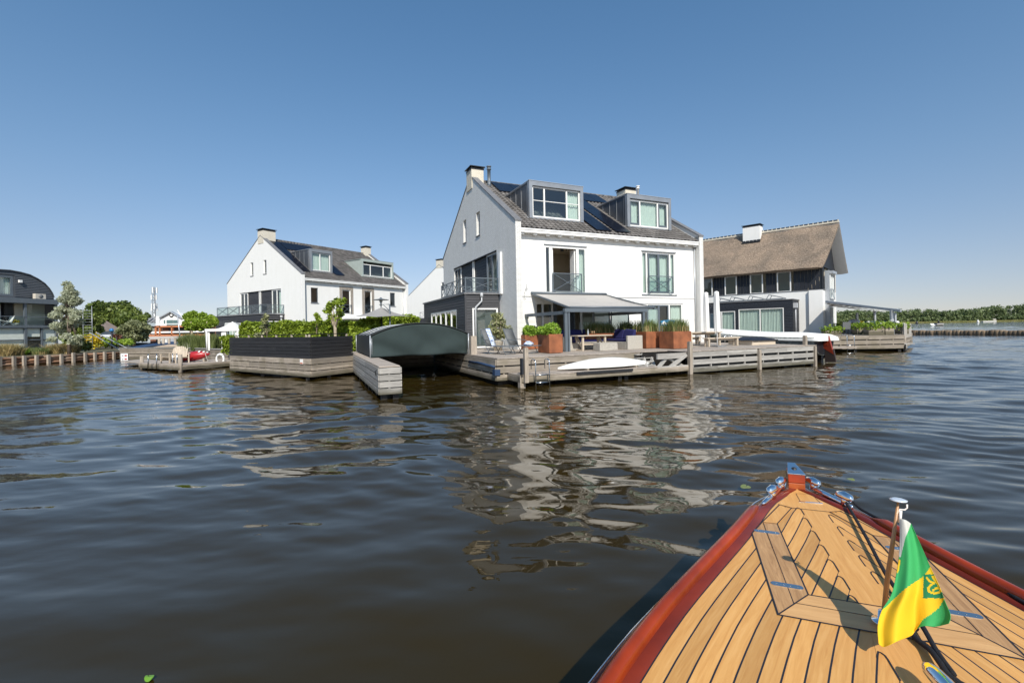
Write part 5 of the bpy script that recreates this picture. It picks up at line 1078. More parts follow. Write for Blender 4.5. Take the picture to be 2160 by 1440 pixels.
# frosted screens
t,T=th('glass_screen','row of tall frosted glass wind screens in grey frames right of the awning','screen',5.5,-1.4,ZD)
for (a,b,y,h) in ((3.9,4.95,-1.3,1.95),(4.98,6.2,-1.35,1.95),):
    m=MB(T); m.box(a,a+.05,y-.03,y+.03,ZD,ZD+h); m.box(b-.05,b,y-.03,y+.03,ZD,ZD+h); m.box(a+.05,b-.05,y-.025,y+.025,ZD+h-.05,ZD+h); m.box(a+.05,b-.05,y-.025,y+.025,ZD,ZD+.06); o=m.build('frame',GREYM,t); m=MB(T); m.add([(a,y,ZD),(b,y,ZD),(b,y,ZD+h),(a,y,ZD+h)],[(0,1,2,3)]); m.build('pane',GLASSF,o)
a=M.fy(1364,650,-2.6)[0]; b=M.fy(1389,650,-2.6)[0]; y=-2.6; h=2.05
m=MB(T); m.box(a,a+.06,y-.03,y+.03,ZD,ZD+h); m.box(b-.06,b,y-.03,y+.03,ZD,ZD+h); m.box(a+.06,b-.06,y-.025,y+.025,ZD+h-.06,ZD+h); o=m.build('frame',GREYM,t); m=MB(T); m.add([(a,y,ZD),(b,y,ZD),(b,y,ZD+h),(a,y,ZD+h)],[(0,1,2,3)]); m.build('pane',GLASSF,o)
# surfboard
sb=M.fy(1393,682,-1.6); se=M.fy(1437,677,-1.6); t,T=th('paddle_board','blue and white board held up behind the grass planter','surfboard',sb[0],-1.6,sb[1]-.2); m=MB(); Lb=se[0]-sb[0]; up_=[];lo=[]
for i in range(15): u=i/14; w_=.19*math.sin(math.pi*min(1,.18+u*.82))**.6; up_.append([(u*Lb,-.05+.1*k/4,.22+w_*(k/2-1)*(1 if k!=2 else 1)) for k in range(5)])
P=[]
for i in range(15):
    u=i/14; w_=.2*max(.02,math.sin(math.pi*(.2+u*.8)))**.7; P.append([(u*Lb,.04*math.cos(a_),.2+w_*math.sin(a_)) for a_ in np.linspace(0,6.283,13)])
m.grid(P); m.build('board',BLUEP,t); m=MB()
for i in range(14):
    u=i/14;u2=(i+1)/14; m.add([(u*Lb,-.046,.17-.04*u),(u2*Lb,-.046,.17-.04*u2),(u2*Lb,-.046,.21-.04*u2),(u*Lb,-.046,.21-.04*u)],[(0,1,2,3)])
m.build('white_stripe',WHITE,t)
m=MB(); m.lathe((.22,-.05,.22),[(.11,0),(.11,.012),(.06,.012)],16,axis=(0,-1,0)); m.build('round_mark',WHITE,t)
m=MB(); m.box(.1,.14,-.02,.02,-1.0,.05); m.box(Lb*.7,Lb*.7+.04,-.02,.02,-1.0,.05); m.build('rack_leg',GREYM,t)
# picnic table and benches
def bench(label,x0,x1,y0,y1,h,name='bench',cat='bench',leg=.09,group=None):
    t,T=th(name,label,cat,(x0+x1)/2,(y0+y1)/2,ZD,group); m=MB(T); k=max(2,round((y1-y0)/.13))
    for i in range(k): a=y0+(y1-y0)*i/k; m.box(x0,x1,a,a+(y1-y0)/k-.012,ZD+h-.05,ZD+h)
    m.build('top',TABLEW,t); m=MB(T)
    for x in (x0+.1,x1-.1-leg):
        for y in (y0+.03,y1-.03-leg): m=MB(T); m.box(x,x+leg,y,y+leg,ZD,ZD+h-.05); m.build('leg',TABLEW,t)
    m=MB(T); m.box(x0+.1,x1-.1,(y0+y1)/2-.02,(y0+y1)/2+.02,ZD+h-.16,ZD+h-.052); m.build('apron',TABLEW,t); return t
bench('long pale wooden table between two benches at the right of the deck',8.1,10.4,-3.9,-3.05,.74,'garden_table','table')
bench('front wooden bench before the long garden table',8.3,10.6,-4.85,-4.5,.45,group='benches at the garden table')
bench('rear wooden bench behind the long garden table',8.2,10.4,-2.5,-2.15,.45,group='benches at the garden table')
# parasols closed
def closed(label,px,y0,py_top,D,r=.13,z0=ZD):
    q=wd(px,py_top,D); t=thing('closed_parasol',label,'parasol',(q[0],D,z0),RZ,'closed white parasols'); h=q[2]-z0; m=MB(); P=[]
    for i in range(9):
        u=i/8; z=.75+(h-.8)*u; rr=r*(1.05-.25*u+.1*math.sin(3*u)); P.append([(rr*(1+.16*math.sin(5*a+2*u))*math.cos(a),rr*(1+.16*math.sin(5*a+2*u))*math.sin(a),z) for a in np.linspace(0,6.283,21)])
    P.append([(r*.3*math.cos(a),r*.3*math.sin(a),h) for a in np.linspace(0,6.283,21)]); m.grid(P); m.build('cover',CANVW,t); m=MB(); m.tube([(0,0,0),(0,0,h-.1)],.03,8); m.build('pole',WHITE,t); m=MB(); m.box(-.3,.3,-.3,.3,0,.06); m.build('base',MOUNTP,t)
D_=wz(1511,731,ZD)[1]; closed('front tall closed white parasol on a pale pole beside the garden table',1511,0,614,D_)
closed('rear closed white parasol half behind the corner pillar of the duplex',1489,0,616,D_+1.9)
# low box with black cover
t,T=th('covered_box','low pale wooden box with a creased black cover at the right end of the deck','box',12.2,-4.2,ZD); m=MB(T); m.box(11.3,13.1,-5.0,-3.5,ZD,ZD+.22); m.build('box',TABLEW,t); m=MB(T); P=[]
for i in range(13):
    P.append([(11.2+2.0*j/14,-5.08+1.66*i/12,ZD+.24+.16*min(1,4*min(i/12,1-i/12),4*min(j/14,1-j/14))+.02*math.sin(j*1.9+i)) for j in range(15)])
m.grid(P); m.add([P[0][0],P[0][-1],(13.2,-5.08,ZD+.2),(11.2,-5.08,ZD+.2)],[(0,1,2,3)]); m.build('cover',BLKC,t)
# upside-down white canoe
t,T=th('white_canoe','upturned white canoe lying on the low landing stage','canoe',.95,-6.5,.45); m=MB(); P=[]
cl_=M.fz(1149,775,.5);cr2=M.fz(1327,762,.5); Lc=4.5
for i in range(27):
    u=i/26*2-1; w_=.46*(1-abs(u)**1.8)+.004; h=.05+.30*(1-abs(u)**1.8); P.append([(u*Lc/2,w_*math.cos(a),.09+.12*abs(u)**3*0+h*math.sin(a)**.8 if math.sin(a)>0 else .09) for a in np.linspace(0,math.pi,15)])
m.grid(P); m.build('hull',GLOSSW,t,solid=.012); m=MB()
for sx in (-1,1): m.tube([(sg_*Lc/2,sx*(.46*(1-abs(sg_)**1.8)+.008),.09) for sg_ in np.linspace(-1,1,21)],.016,6)
m.build('gunwale',GLOSSW,t); m=MB(); m.box(-1.2,-1.12,-.45,.45,-.0,.085); m.box(1.12,1.2,-.45,.45,.0,.085); m.build('support_block',POSTW,t)
# covered sloop on the lift beside the deck
t,T=th('covered_sloop','wooden sloop under a long off-white cover with red-brown rudder beside the deck end','boat',15.3,-6.3,0)
def hullsec(y,u): # u 0 stern .. 1 bow ; half width & sheer
    return 1.15*(1-u**2.6)**.8*(.72+.28*math.sin(min(1,u*3)*math.pi/2))
Ys=-6.2; Lh=8.4; P=[];Pb=[]
for i in range(19):
    u=i/18; y=Ys+Lh*u; b=max(.03,hullsec(y,u)); sh_=1.35+.35*u*u; row=[]
    for k in range(13):
        a=k/12*math.pi; cx=math.cos(a); s_=math.sin(a); z=sh_-(sh_-.38-.25*u*u)*s_**.75; row.append((15.3+b*cx*(1 if True else 1),y,z))
    P.append(row)
m=MB(T); m.grid(P); m.build('hull',simple('worn_grey_paint',(.16,.17,.16),.5,var=.5,scale=7),t,solid=.03)
m=MB(T); row=P[0]; m.add(row+[(15.3,Ys,1.35)],[tuple(range(len(row)))]); m.build('transom',BLKC,t)
m=MB(T); P2_=[]
for i in range(11): u=i/18; b=max(.03,hullsec(0,u)); P2_.append([(15.3+b*.75*math.cos(a),Ys+.02+Lh*u,.72-.5*math.sin(a)-.02) for a in np.linspace(0,math.pi,9)])
m.grid(P2_); m.box(15.22,15.38,Ys+.1,Ys+5,-.05,.5); m.build('bottom_paint',BLACKM,t)
m=MB(T); m.hexa([(15.25,Ys-.5,.45),(15.35,Ys-.5,.45),(15.35,Ys,.75),(15.25,Ys,.75)],[(15.25,Ys-.25,1.45),(15.35,Ys-.25,1.45),(15.35,Ys+.02,1.45),(15.25,Ys+.02,1.45)]); m.box(15.24,15.36,Ys-.22,Ys-.0,.9,1.5); m.build('rudder_stock',simple('redbrown_varnish',(.26,.035,.012),.3,coat=.5),t)
m=MB(T); m.hexa([(15.26,Ys-.62,.05),(15.34,Ys-.62,.05),(15.34,Ys-.05,.0),(15.26,Ys-.05,.0)],[(15.26,Ys-.5,.7),(15.34,Ys-.5,.7),(15.34,Ys-.05,.75),(15.26,Ys-.05,.75)]); m.build('rudder_blade',simple('dark_brown_paint',(.05,.035,.03),.5),t)
m=MB(T)
for k in range(3): a=k*2.09; m.bar((15.3,Ys+.25,.35),(15.3+.16*math.cos(a),Ys+.25,.35+.16*math.sin(a)),.07,.03)
m.tube([(15.3,Ys+.2,.35),(15.3,Ys+.8,.4)],.03,8); m.build('propeller',simple('bronze',(.5,.4,.2),.35,metal=.8),t)
m=MB(T); P=[]
for i in range(25):
    u=i/24; y=Ys-.25+(Lh+.4)*u; uu=min(1,max(0,(y-Ys)/Lh)); b=max(.16,hullsec(y,uu)+.08); sh_=1.32+.36*uu*uu; rd_=1.50+.42*u+.03*math.sin(u*9)
    P.append([(15.3+b*c,y,(sh_+(rd_-sh_)*(1-abs(c)**1.5)+.02*math.sin(7*c+u*13)*(1-abs(c)))-(0.16 if abs(c)>.99 else 0)) for c in np.linspace(-1,1,15)])
m.grid(P); m.add(P[0],[tuple(range(15))]); m.build('cover',CANVW,t,solid=.01)
m=MB(T)
for y in (-3.5,-1): m.box(14.0,16.6,y-.06,y+.06,.28,.4)
for x in (14.0,16.6):
    for y in (-3.5,-1): m.box(x-.06,x+.06,y-.06,y+.06,-.8,1.2)
m.build('lift_cradle',DARKW,t)
hp=M.fy(1604,708,-1.8); t,T=th('deck_ladder','two hooped steel ladder rails rising behind the black covered box','ladder',13.35,-1.5,.6); m=MB()
for x in (0,.55): m.tube([(x,0,-.6),(x,0,.75)]+[(x,.15-.15*math.cos(a),.75+.15*math.sin(a)) for a in (.5,1,1.57,2.1,2.7)]+[(x,.3,.72),(x,.3,.42)],.022,6)
m.build('rails',STEEL,t)
# garden chairs (slatted) on the jetty
def adiron(label,x,y,rz):
    t=thing('garden_chair',label,'chair',(x,y,zt),rz,'slatted garden chairs on the low jetty'); m=MB()
    for k in range(6): m.box(-.27,.27,-.3+.1*k,-.3+.1*k+.085,.36-.02*k,.38-.02*k)
    m.build('seat',TABLEW,t); m=MB()
    for k in range(7):
        a=(k-3)/3; x_=a*.25; h=1.0-.14*a*a; m.hexa([(x_*.8-.033,.25,.26),(x_*.8+.033,.25,.26),(x_*.8+.033,.27,.26),(x_*.8-.033,.27,.26)],[(x_*1.15-.04,.52,h),(x_*1.15+.04,.52,h),(x_*1.15+.04,.54,h),(x_*1.15-.04,.54,h)])
    m.build('backrest',TABLEW,t)
    for s in (-1,1):
        m=MB(); m.box(s*.36-.05,s*.36+.05,-.36,.35,.56,.59); m.build('armrest',TABLEW,t)
        m=MB(); m.box(s*.32-.03,s*.32+.03,-.34,-.26,0,.56); m.build('leg',TABLEW,t); m=MB(); m.bar((s*.31,-.28,.33),(s*.31,.55,.03),.05,.1); m.build('leg',TABLEW,t)
    m=MB(); m.bar((-.36,.38,.5),(.36,.38,.5),.04,.06); m.build('back_rail',TABLEW,t)
q=wz(359,765,zt); adiron('left slatted garden chair facing the water on the low jetty',q[0],q[1],math.radians(-12))
q=wz(384,765,zt); adiron('right slatted garden chair turned outward before the red kayak',q[0],q[1],math.radians(38))
q=wz(404,765,zt); t=thing('red_kayak','red and white plastic kayak propped up on the low jetty','kayak',(q[0]-.75,q[1]+1.3,zt),math.radians(8)); m=MB(); P=[]
for i in range(15): u=i/14*2-1; w_=.42*(1-abs(u)**2.4)+.02; P.append([(u*.95,w_*math.cos(a)*.7,.34+.12*u+w_*math.sin(a)*.68) for a in np.linspace(0,6.283,13)])
m.grid(P); m.build('hull',REDP,t)
m=MB()
for u in (.35,.6,.8): w_=.42*(1-u**2.4)+.04; m.grid([[(u*.95+e,w_*math.cos(a)*.72,.34+.12*u+w_*math.sin(a)*.70) for a in np.linspace(.3,2.4,7)] for e in (0,.1)])
m.build('white_markings',WHITE,t)
m=MB(); m.box(-.7,-.6,-.2,.2,0,.12); m.box(.6,.7,-.2,.2,0,.2); m.build('support',POSTW,t)
# grey cantilever parasol
q=wd(822,668,28); cx_,cy_=q[0]-.55,28.2; t=thing('grey_parasol','open grey square parasol above the hedge behind the boat shelter','parasol',(cx_,cy_,.95)); zt_=wd(805,648,28.2)[2]-.95; ze_=wd(805,668,28.2)[2]-.95; rr=wd(860,668,28.2)[0]-cx_
m=MB(); ap=(0,0,zt_); cs=[(-rr*1.05,-.6,ze_),(.1,-rr*.9,ze_-.05),(rr*1.05,.6,ze_),(-.1,rr*.9,ze_+.05)]
N_=8
for i in range(4):
    a=Vector(cs[i]);b=Vector(cs[(i+1)%4]); P=[]
    for k in range(N_+1):
        u=k/N_; P.append([tuple(Vector(ap).lerp(a.lerp(b,v),u)-Vector((0,0,.16*math.sin(math.pi*u)*.5+.1*u*math.sin(math.pi*v)*-1*.5))) for v in np.linspace(0,1,7)])
    m.grid(P)
m.build('canopy',PARG,t)
m=MB(); m.tube([(0,0,0),(0,0,zt_-.05)],.04,8); m.build('pole',BLACKM,t)
m=MB(); q2=wd(821,641,27.8); m.tube([(q2[0]-cx_,-.3,0),(q2[0]-cx_,-.3,q2[2]-.95)],.045,8); m.tube([(q2[0]-cx_,-.3,q2[2]-.97),(q2[0]-cx_-.42,-.25,ze_+.75),(q2[0]-cx_-.02,-.3,ze_+.35)],.03,6); m.build('mast',GREYM,t)
# street lamp behind parasol
q=wd(804,662,36); t=thing('street_lamp','old style lantern street lamp rising behind the grey parasol','street lamp',(q[0],36,.95)); zl=wd(804,630,36)[2]-.95; m=MB(); m.tube([(0,0,0),(0,0,zl-.55)],[.07,.045],8); m.build('pole',GREYM,t); m=MB(); m.lathe((0,0,zl-.55),[(.05,0),(.16,.1),(.05,.14),(.15,.42)],8); m.build('lantern',CURT,t); m=MB(); m.lathe((0,0,zl-.1),[(.62,0),(.6,.03),(.14,.1),(.05,.2)],12); m.build('lamp_cap',GREYM,t)
# white gazebo tent
q=wd(492,745,34); gx,gy=q[0],34; t=thing('white_gazebo','small white tent gazebo with pointed roof left of the hedge','gazebo',(gx,gy,.95)); za=wd(494,678,34)[2]-.95; zb_=wd(494,693,34)[2]-.95; ww=(wd(527,700,34)[0]-wd(458,700,34)[0])/2
m=MB()
cs=[(-ww,-1.3,zb_),(ww,-1.3,zb_),(ww,1.3,zb_),(-ww,1.3,zb_)]
for i in range(4):
    a=Vector(cs[i]);b=Vector(cs[(i+1)%4]); m.grid([[tuple(Vector((0,0,za)).lerp(a.lerp(b,v),u)-Vector((0,0,.22*math.sin(math.pi*u)))) for v in np.linspace(0,1,5)] for u in np.linspace(0,1,7)]); m.add([a,b,b-Vector((0,0,.18)),a-Vector((0,0,.18))],[(0,1,2,3)])
m.build('canopy',CANVW,t); 
for x in (-ww+.1,ww-.1):
    for y in (-1.25,1.25): m=MB(); m.tube([(x,y,0),(x,y,zb_)],.06,6); m.build('post',WHITE,t)
for x0_,x1_ in ((-ww+.1,-ww+.3),(-.1,.25),(.9,1.3)): m=MB(); curtain_mesh(m,x0_,x1_,0,zb_-.1,0); o=m.build('side_curtain',CANVW,t); o.location=(0,-1.2,0)
# ================= VEGETATION =================
def hedge(label,a,b,z0,z1,th_=.6,dens=2600,name='hedge',mat=None,sz=.115):
    A=Vector((a[0],a[1],0));B=Vector((b[0],b[1],0)); L_=(B-A).length; ang=math.atan2(B.y-A.y,B.x-A.x); t=thing(name,label,'hedge',(a[0],a[1],z0),ang); h=z1-z0
    n=int(dens*L_*h/2.2); P=boxpts(0,L_,0,th_,0,h,n,.045); P[:,2]+=.07*np.sin(P[:,0]*2.1)*(P[:,2]/h)+.05*np.sin(P[:,0]*5.3)*(P[:,2]/h); P[:,1]+=.05*np.sin(P[:,0]*3.7+P[:,2]*4)
    leaves('foliage',P,sz,mat or LHEDGE,t); m=MB(); m.box(.1,L_-.1,.14,th_-.1,0,h-.12); m.build('inner_twigs',simple('hedge_twigs',(.03,.035,.012),.95) if 'hedge_twigs' not in MT else MT['hedge_twigs'],t); return t
def zat(px,py,D): return wd(px,py,D)[2]
a=wd(507,700,30.5);b=wd(640,700,28.5); hedge('left stretch of clipped green hedge rising above the black fence',(a[0],a[1]),(b[0],b[1]),.9,zat(560,682,29.5))
a=wd(585,700,29.5);b=wd(792,700,27.8); hedge('long middle stretch of green hedge between the fence and the boat shelter',(a[0],a[1]+.2),(b[0],b[1]),.9,zat(700,679,28.6))
a=wd(792,700,29.5);b=wd(884,700,34); hedge('hedge stretch right of the grey parasol reaching the far white house',(a[0],a[1]),(b[0],b[1]),.9,zat(850,668,32))
a=wd(467,720,29.5);b=wd(487,720,29.5); hedge('short low hedge just left of the black fence',(a[0],a[1]),(b[0],b[1]),.9,zat(477,712,29.5))
def tree(name,label,cat,base,trunk,blobs,mat,size,trm=None,limbs=True,group=None,elong=1.5,up=0):
    t=thing(name,label,cat,base,0,group); m=MB(); r0,r1,h=trunk; m.tube([(0,0,-.1),(.04*h*.2,0,h*.5),(0,0,h)],[r0,(r0+r1)/2,r1],8)
    if limbs:
        for c,r,n in blobs: m.tube([(0,0,h*.7),(c[0]*.45,c[1]*.45,h*.7+(c[2]-h*.7)*.5),(c[0]*.85,c[1]*.85,c[2])],[r1*.7,r1*.45,r1*.15],5)
    m.build('trunk',trm or BARK,t); P=np.vstack([blobpts(c,r,n,.25) for c,r,n in blobs]); leaves('crown',P,size,mat,t,elong=elong); return t
def crown(cx,cy,cz,R,RZ_,k,n,rb,seed,shape=None):
    g=np.random.default_rng(seed); out=[]
    for i in range(k):
        d=g.normal(size=3); d/=np.linalg.norm(d); q=.55+.45*g.random(); c=(cx+d[0]*R*q,cy+d[1]*R*q,cz+d[2]*RZ_*q)
        if shape: c=shape(c)
        r=rb*(.6+.8*g.random()); out.append((c,(r,r,r*.8),n))
    return out
# silver tree on the left bank
q=wz(148,741,.62); D_=q[1]; q=wd(146,735,39.5); zt1=wd(146,592,39.5)[2]-.62; wR=(wd(190,680,39.5)[0]-wd(104,680,39.5)[0])/2
bl=[]; g=np.random.default_rng(5)
for i in range(60):
    u=g.random()**.8; z=.9+(zt1-1.2)*u; prof=(1-u)**.75*wR*(1.05 if u<.35 else 1.0)*(.45+.55*abs(math.sin(u*9+.8)))+.1; a=g.random()*6.28; rr_=prof*g.random()**.5; bl.append(((rr_*math.cos(a),rr_*math.sin(a),z),(.34,.34,.3),150))
tree('silver_leaved_tree','slender silver-leaved tree on the bank before the barrel roofed house','tree',(q[0],39.5,.62),(.14,.07,zt1*.8),bl,LWILL,.10,elong=2.4)
# big broadleaf tree
D_=85; q=wd(245,715,D_); R_=(wd(302,680,D_)[0]-wd(190,680,D_)[0])/2; zT=wd(245,632,D_)[2]
tree('broadleaf_tree','large dark green rounded tree beyond the left harbour','tree',(q[0],D_,.6),(.4,.2,4),crown(0,0,zT*.52,R_*.8,zT*.36,60,330,1.25,3),LOAK,.42)
q=wd(262,715,80); tree('broadleaf_tree','darker rounded tree in front of the large tree','tree',(q[0]+1,80,.6),(.3,.15,3),crown(0,0,3.3,2.6,1.8,26,300,1.0,4),LOAK,.36)
q=wd(205,715,82); tree('broadleaf_tree','dark tree at the left foot of the large rounded tree','tree',(q[0],82,.6),(.3,.15,3),crown(0,0,3.5,2.8,2.2,26,300,1.1,8),LOAK,.38)
q=wd(283,735,62); zT=wd(283,678,62)[2]; R_=(wd(318,700,62)[0]-wd(253,700,62)[0])/2
tree('olive_green_willow','low spreading olive-green willow in front of the grey roofed restaurant','tree',(q[0],62,.8),(.2,.12,1.6),crown(0,0,2.0,R_*.72,1.15,36,260,.62,6),LOLIVE,.2,elong=2.4)
q=wd(158,720,60); zT=wd(190,655,60)[2]; tree('broadleaf_tree','dark tree partly hidden behind the silver-leaved tree','tree',(q[0]+1,60,.7),(.2,.1,2),crown(0,0,2.6,2.0,1.7,24,240,.8,12),LOAK,.3)
# pollard (box) trees
for px,w_,l in ((405,17,'left pale box-clipped pollard tree before the restaurant'),(436,23,'right pale box-clipped pollard tree beside the dark extension')):
    D_=40; q=wd(px,735,D_); z1=wd(px,655,D_)[2]-.95; z0_=wd(px,700,D_)[2]-.95; r=(wd(px+w_,700,D_)[0]-wd(px-w_,700,D_)[0])/2; t=thing('pollard_tree',l,'tree',(q[0],D_,.95),0,'box-clipped pollard trees'); P=np.vstack([blobpts((random.uniform(-r,r)*.72,random.uniform(-.2,.2),random.uniform(z0_+.3,z1-.3)),(.36,.3,.33),230,.3) for _ in range(17)]); leaves('crown',P,.16,LPOLL,t)
    m=MB(); m.tube([(0,0,0),(.03,0,z0_*.6),(0,0,z0_+.8)],[.12,.1,.07],8); m.tube([(-.35,.3,0),(-.33,.3,z0_+.4)],.05,6)
    for k in range(5): m.tube([(0,0,z0_+.2),(r*.8*math.cos(k*1.3),.5*math.sin(k*1.3),z0_+.9)],.035,5)
    m.build('trunk',BARKL,t)
# young pollard tree in front of hedge
D_=27; q=wd(707,710,D_); zb0_=.95; zT=wd(707,628,D_)[2]; zc=wd(707,672,D_)[2]-.95
bl=[]; 
for px,py,r in ((712,634,.22),(720,642,.25),(704,640,.2),(697,650,.24),(690,656,.22),(718,655,.25),(711,668,.3),(700,668,.25),(716,662,.24),(724,634,.16),(689,645,.15)): p=wd(px,py,D_); bl.append(((p[0]-q[0],rng.normal()*.15,p[2]-.95),(r,r,r),60))
tree('young_plane_tree','young plane tree with knobbly pruned limbs above the black fence','tree',(q[0],D_,.95),(.10,.085,zc-.1),bl,LHEDGE,.12,trm=BARKL)
for px,py,l,s in ((562,668,'thin magnolia-like shrub poking above the left hedge',3),(667,664,'thin leafy shrub poking above the middle hedge',4)):
    D_=27.5; q=wd(px,py,D_); h=q[2]-.95; bl=[((rng.normal()*.28*(1-k/9),rng.normal()*.2,.9+(h-.9)*k/8),(.3-.02*k,.2,.16),60) for k in range(9)]
    tree('flowering_shrub',l,'shrub',(q[0],D_,.95),(.03,.015,h*.8),bl,LHEDGE if s==4 else LOLE,.10,elong=2)
# climbing plant right of the house
a=M.wor(13.6,1.2); t=thing('climbing_plant','narrow green climbing plant behind the right corner pillar of the duplex','plant',(a[0],a[1],1.0)); leaves('foliage',boxpts(0,.5,0,.4,0,2.3,900,.06),.1,LSHRUB,t); m=MB(); m.tube([(.2,.2,0),(.25,.2,2.2)],.02,5); m.build('stem',BARK,t)
# garden beds left bank: lavender / grasses
def bed(name,label,px0,px1,py,D,h,mat1,mat2,n,cat='grass clump',z0=.62,lean=.5,bw=.014,dd=.7):
    a=wd(px0,py,D);b=wd(px1,py,D); t=thing(name,label,cat,((a[0]+b[0])/2,D,z0)); grass_tuft(t,(b[0]-a[0])/2,dd,0,n,h,m1=mat1,m2=mat2,lean=lean,bw=bw); return t
bed('ornamental_grass','arching straw-coloured grass at the far left bank edge',-20,36,745,38.2,.95,GRAD,GRST,1500,lean=.7,bw=.02)
bed('ornamental_grass','straw-coloured grass clump below the silver-leaved tree',106,158,745,41,.85,GRAD,GRST,1700,lean=.7,bw=.02)
bed('ornamental_grass','sparse green-yellow grass between the two straw clumps',40,104,745,40,.6,GRSS,GRAD,900,lean=.5,bw=.02)
bed('lavender_bed','grey-green lavender bed under the left pollard trees',384,412,745,36.5,1.15,GRSS,LWILL,1500,'plant bed',.95,.3)
bed('fennel_bed','tall feathery green bed beside the right pollard tree',412,462,745,35.5,1.1,GRSS,GRSS,1900,'plant bed',.95,.3)
def bush(name,label,px,py,D,r,h,mat,sz,n,z0=.62,cat='shrub'):
    q=wd(px,py,D); t=thing(name,label,cat,(q[0],D,z0)); leaves('foliage',np.vstack([blobpts((random.uniform(-r,r)*.6,random.uniform(-r,r)*.5,h*random.uniform(.3,.75)),(r*.5,r*.4,h*.3),n//8,.2) for _ in range(8)]),sz,mat,t); m=MB(); m.tube([(0,0,0),(0,0,h*.5)],.03,5); m.build('stem',BARK,t); return t
bush('dark_shrub','dark green shrub at the foot of the silver-leaved tree',166,735,42,1.0,1.4,LOAK,.14,1600)
bush('flowering_bush','bush with yellow flowers beside the dark sheds',200,725,52,1.3,2.0,YEL,.16,700)
bush('green_bush','yellow-green bush left of the blue lamp post',188,722,54,1.6,1.9,LPOLL,.18,1300)
bush('green_bush','yellow-green bush between the blue lamp and the dark sheds',222,726,55,1.6,1.4,LPOLL,.18,1200)
bush('copper_shrub','copper-red leaved shrub left of the olive-green willow',244,722,58,.9,2.0,LRED,.16,1100)
bush('green_bush','small pale green bush on the quay below the willow',268,736,50,1.2,.9,LPOLL,.15,800,z0=.95)
bush('green_bush','little green bush at the left edge bank below the barrel house',50,738,39,.6,.6,LSHRUB,.1,500)
# ================= FOREGROUND BOAT =================
def teak(name,planks):
    m,n,b=nm(name); b.inputs['Roughness'].default_value=.5
    uv=N(n,'ShaderNodeUVMap'); sep=N(n,'ShaderNodeSeparateXYZ'); n.links.new(uv.outputs[0],sep.inputs[0])
    dv=N(n,'ShaderNodeMath',operation='DIVIDE'); dv.inputs[1].default_value=.069; n.links.new(sep.outputs[1],dv.inputs[0])
    fl=N(n,'ShaderNodeMath',operation='FLOOR'); n.links.new(dv.outputs[0],fl.inputs[0]); fr=N(n,'ShaderNodeMath',operation='FRACT'); n.links.new(dv.outputs[0],fr.inputs[0])
    wn=N(n,'ShaderNodeTexWhiteNoise',noise_dimensions='1D'); n.links.new(fl.outputs[0],wn.inputs['W'])
    cb=N(n,'ShaderNodeCombineXYZ'); sx=N(n,'ShaderNodeMath',operation='MULTIPLY_ADD'); sx.inputs[1].default_value=2.2; n.links.new(sep.outputs[0],sx.inputs[0]); w20=N(n,'ShaderNodeMath',operation='MULTIPLY'); w20.inputs[1].default_value=30; n.links.new(wn.outputs[0],w20.inputs[0]); n.links.new(w20.outputs[0],sx.inputs[2])
    sy=N(n,'ShaderNodeMath',operation='MULTIPLY'); sy.inputs[1].default_value=34; n.links.new(sep.outputs[1],sy.inputs[0]); n.links.new(sx.outputs[0],cb.inputs[0]); n.links.new(sy.outputs[0],cb.inputs[1]); n.links.new(w20.outputs[0],cb.inputs[2])
    ns=N(n,'ShaderNodeTexNoise',i_Scale=1.3,i_Detail=7,i_Roughness=.6,i_Distortion=1.1); n.links.new(cb.outputs[0],ns.inputs['Vector'])
    o=ramp(n,ns.outputs[0],[(.3,(.54,.255,.066)),(.55,(.63,.325,.095)),(.75,(.69,.38,.13))])
    if planks:
        mr=N(n,'ShaderNodeMapRange'); mr.inputs[3].default_value=.80; mr.inputs[4].default_value=1.10; n.links.new(wn.outputs[0],mr.inputs[0]); vs=N(n,'ShaderNodeVectorMath',operation='SCALE'); n.links.new(o,vs.inputs[0]); n.links.new(mr.outputs[0],vs.inputs['Scale'])
        lt=N(n,'ShaderNodeMath',operation='LESS_THAN'); lt.inputs[1].default_value=.10; n.links.new(fr.outputs[0],lt.inputs[0])
        mx=N(n,'ShaderNodeMix',data_type='RGBA'); n.links.new(lt.outputs[0],mx.inputs[0]); n.links.new(vs.outputs[0],mx.inputs[6]); mx.inputs[7].default_value=(.014,.015,.022,1); o=mx.outputs[2]
    n.links.new(o,b.inputs['Base Color']); bump(n,b,ns.outputs[0],.25,.002); return m
TEAKP=teak('teak_planked_deck',True); TEAKX=teak('teak_board',False)
TEAKD=wood('teak_hatch_board',(.30,.155,.06),(.52,.30,.13),.5,sx=2.5,sy=28,bmp=.3,rnd=.04)
CAULK=simple('black_caulking',(.014,.015,.022),.7,var=.1)
MAHO=simple('varnished_mahogany',(.27,.031,.004),.28,var=.35,scale=3,coat=.45,spec=.2)
MAHD=simple('dark_varnished_mahogany',(.155,.018,.004),.25,var=.4,scale=2.5,coat=.4,spec=.2)
MAHL=simple('light_mahogany',(.34,.07,.014),.3,var=.3,scale=6,coat=.8)
ZK=.75; bw0=wz(1680,1030,ZK); A_=Fr(bw0[0],bw0[1],-111.2)
boat=thing('classic_motor_boat','foreground varnished mahogany boat bow with teak deck and chrome fittings','boat',(bw0[0],bw0[1],0),A_.a)
WX=[-.6,.03,.4,1.06,1.56,2.07,2.57,3.3,4.2,5.5,6.6]; WY=[0,.0,.225,.455,.655,.855,1.015,1.18,1.28,1.32,1.28]
def wd_(x): 
    # smooth interpolation
    return float(np.interp(x,WX,WY)*.5+.25*np.interp(x-.18,WX,WY)+.25*np.interp(x+.18,WX,WY)) if x>.25 else float(np.interp(x,WX,WY))
def offs(o,x): return o*(1-math.exp(-max(0,x+.26)/.30))
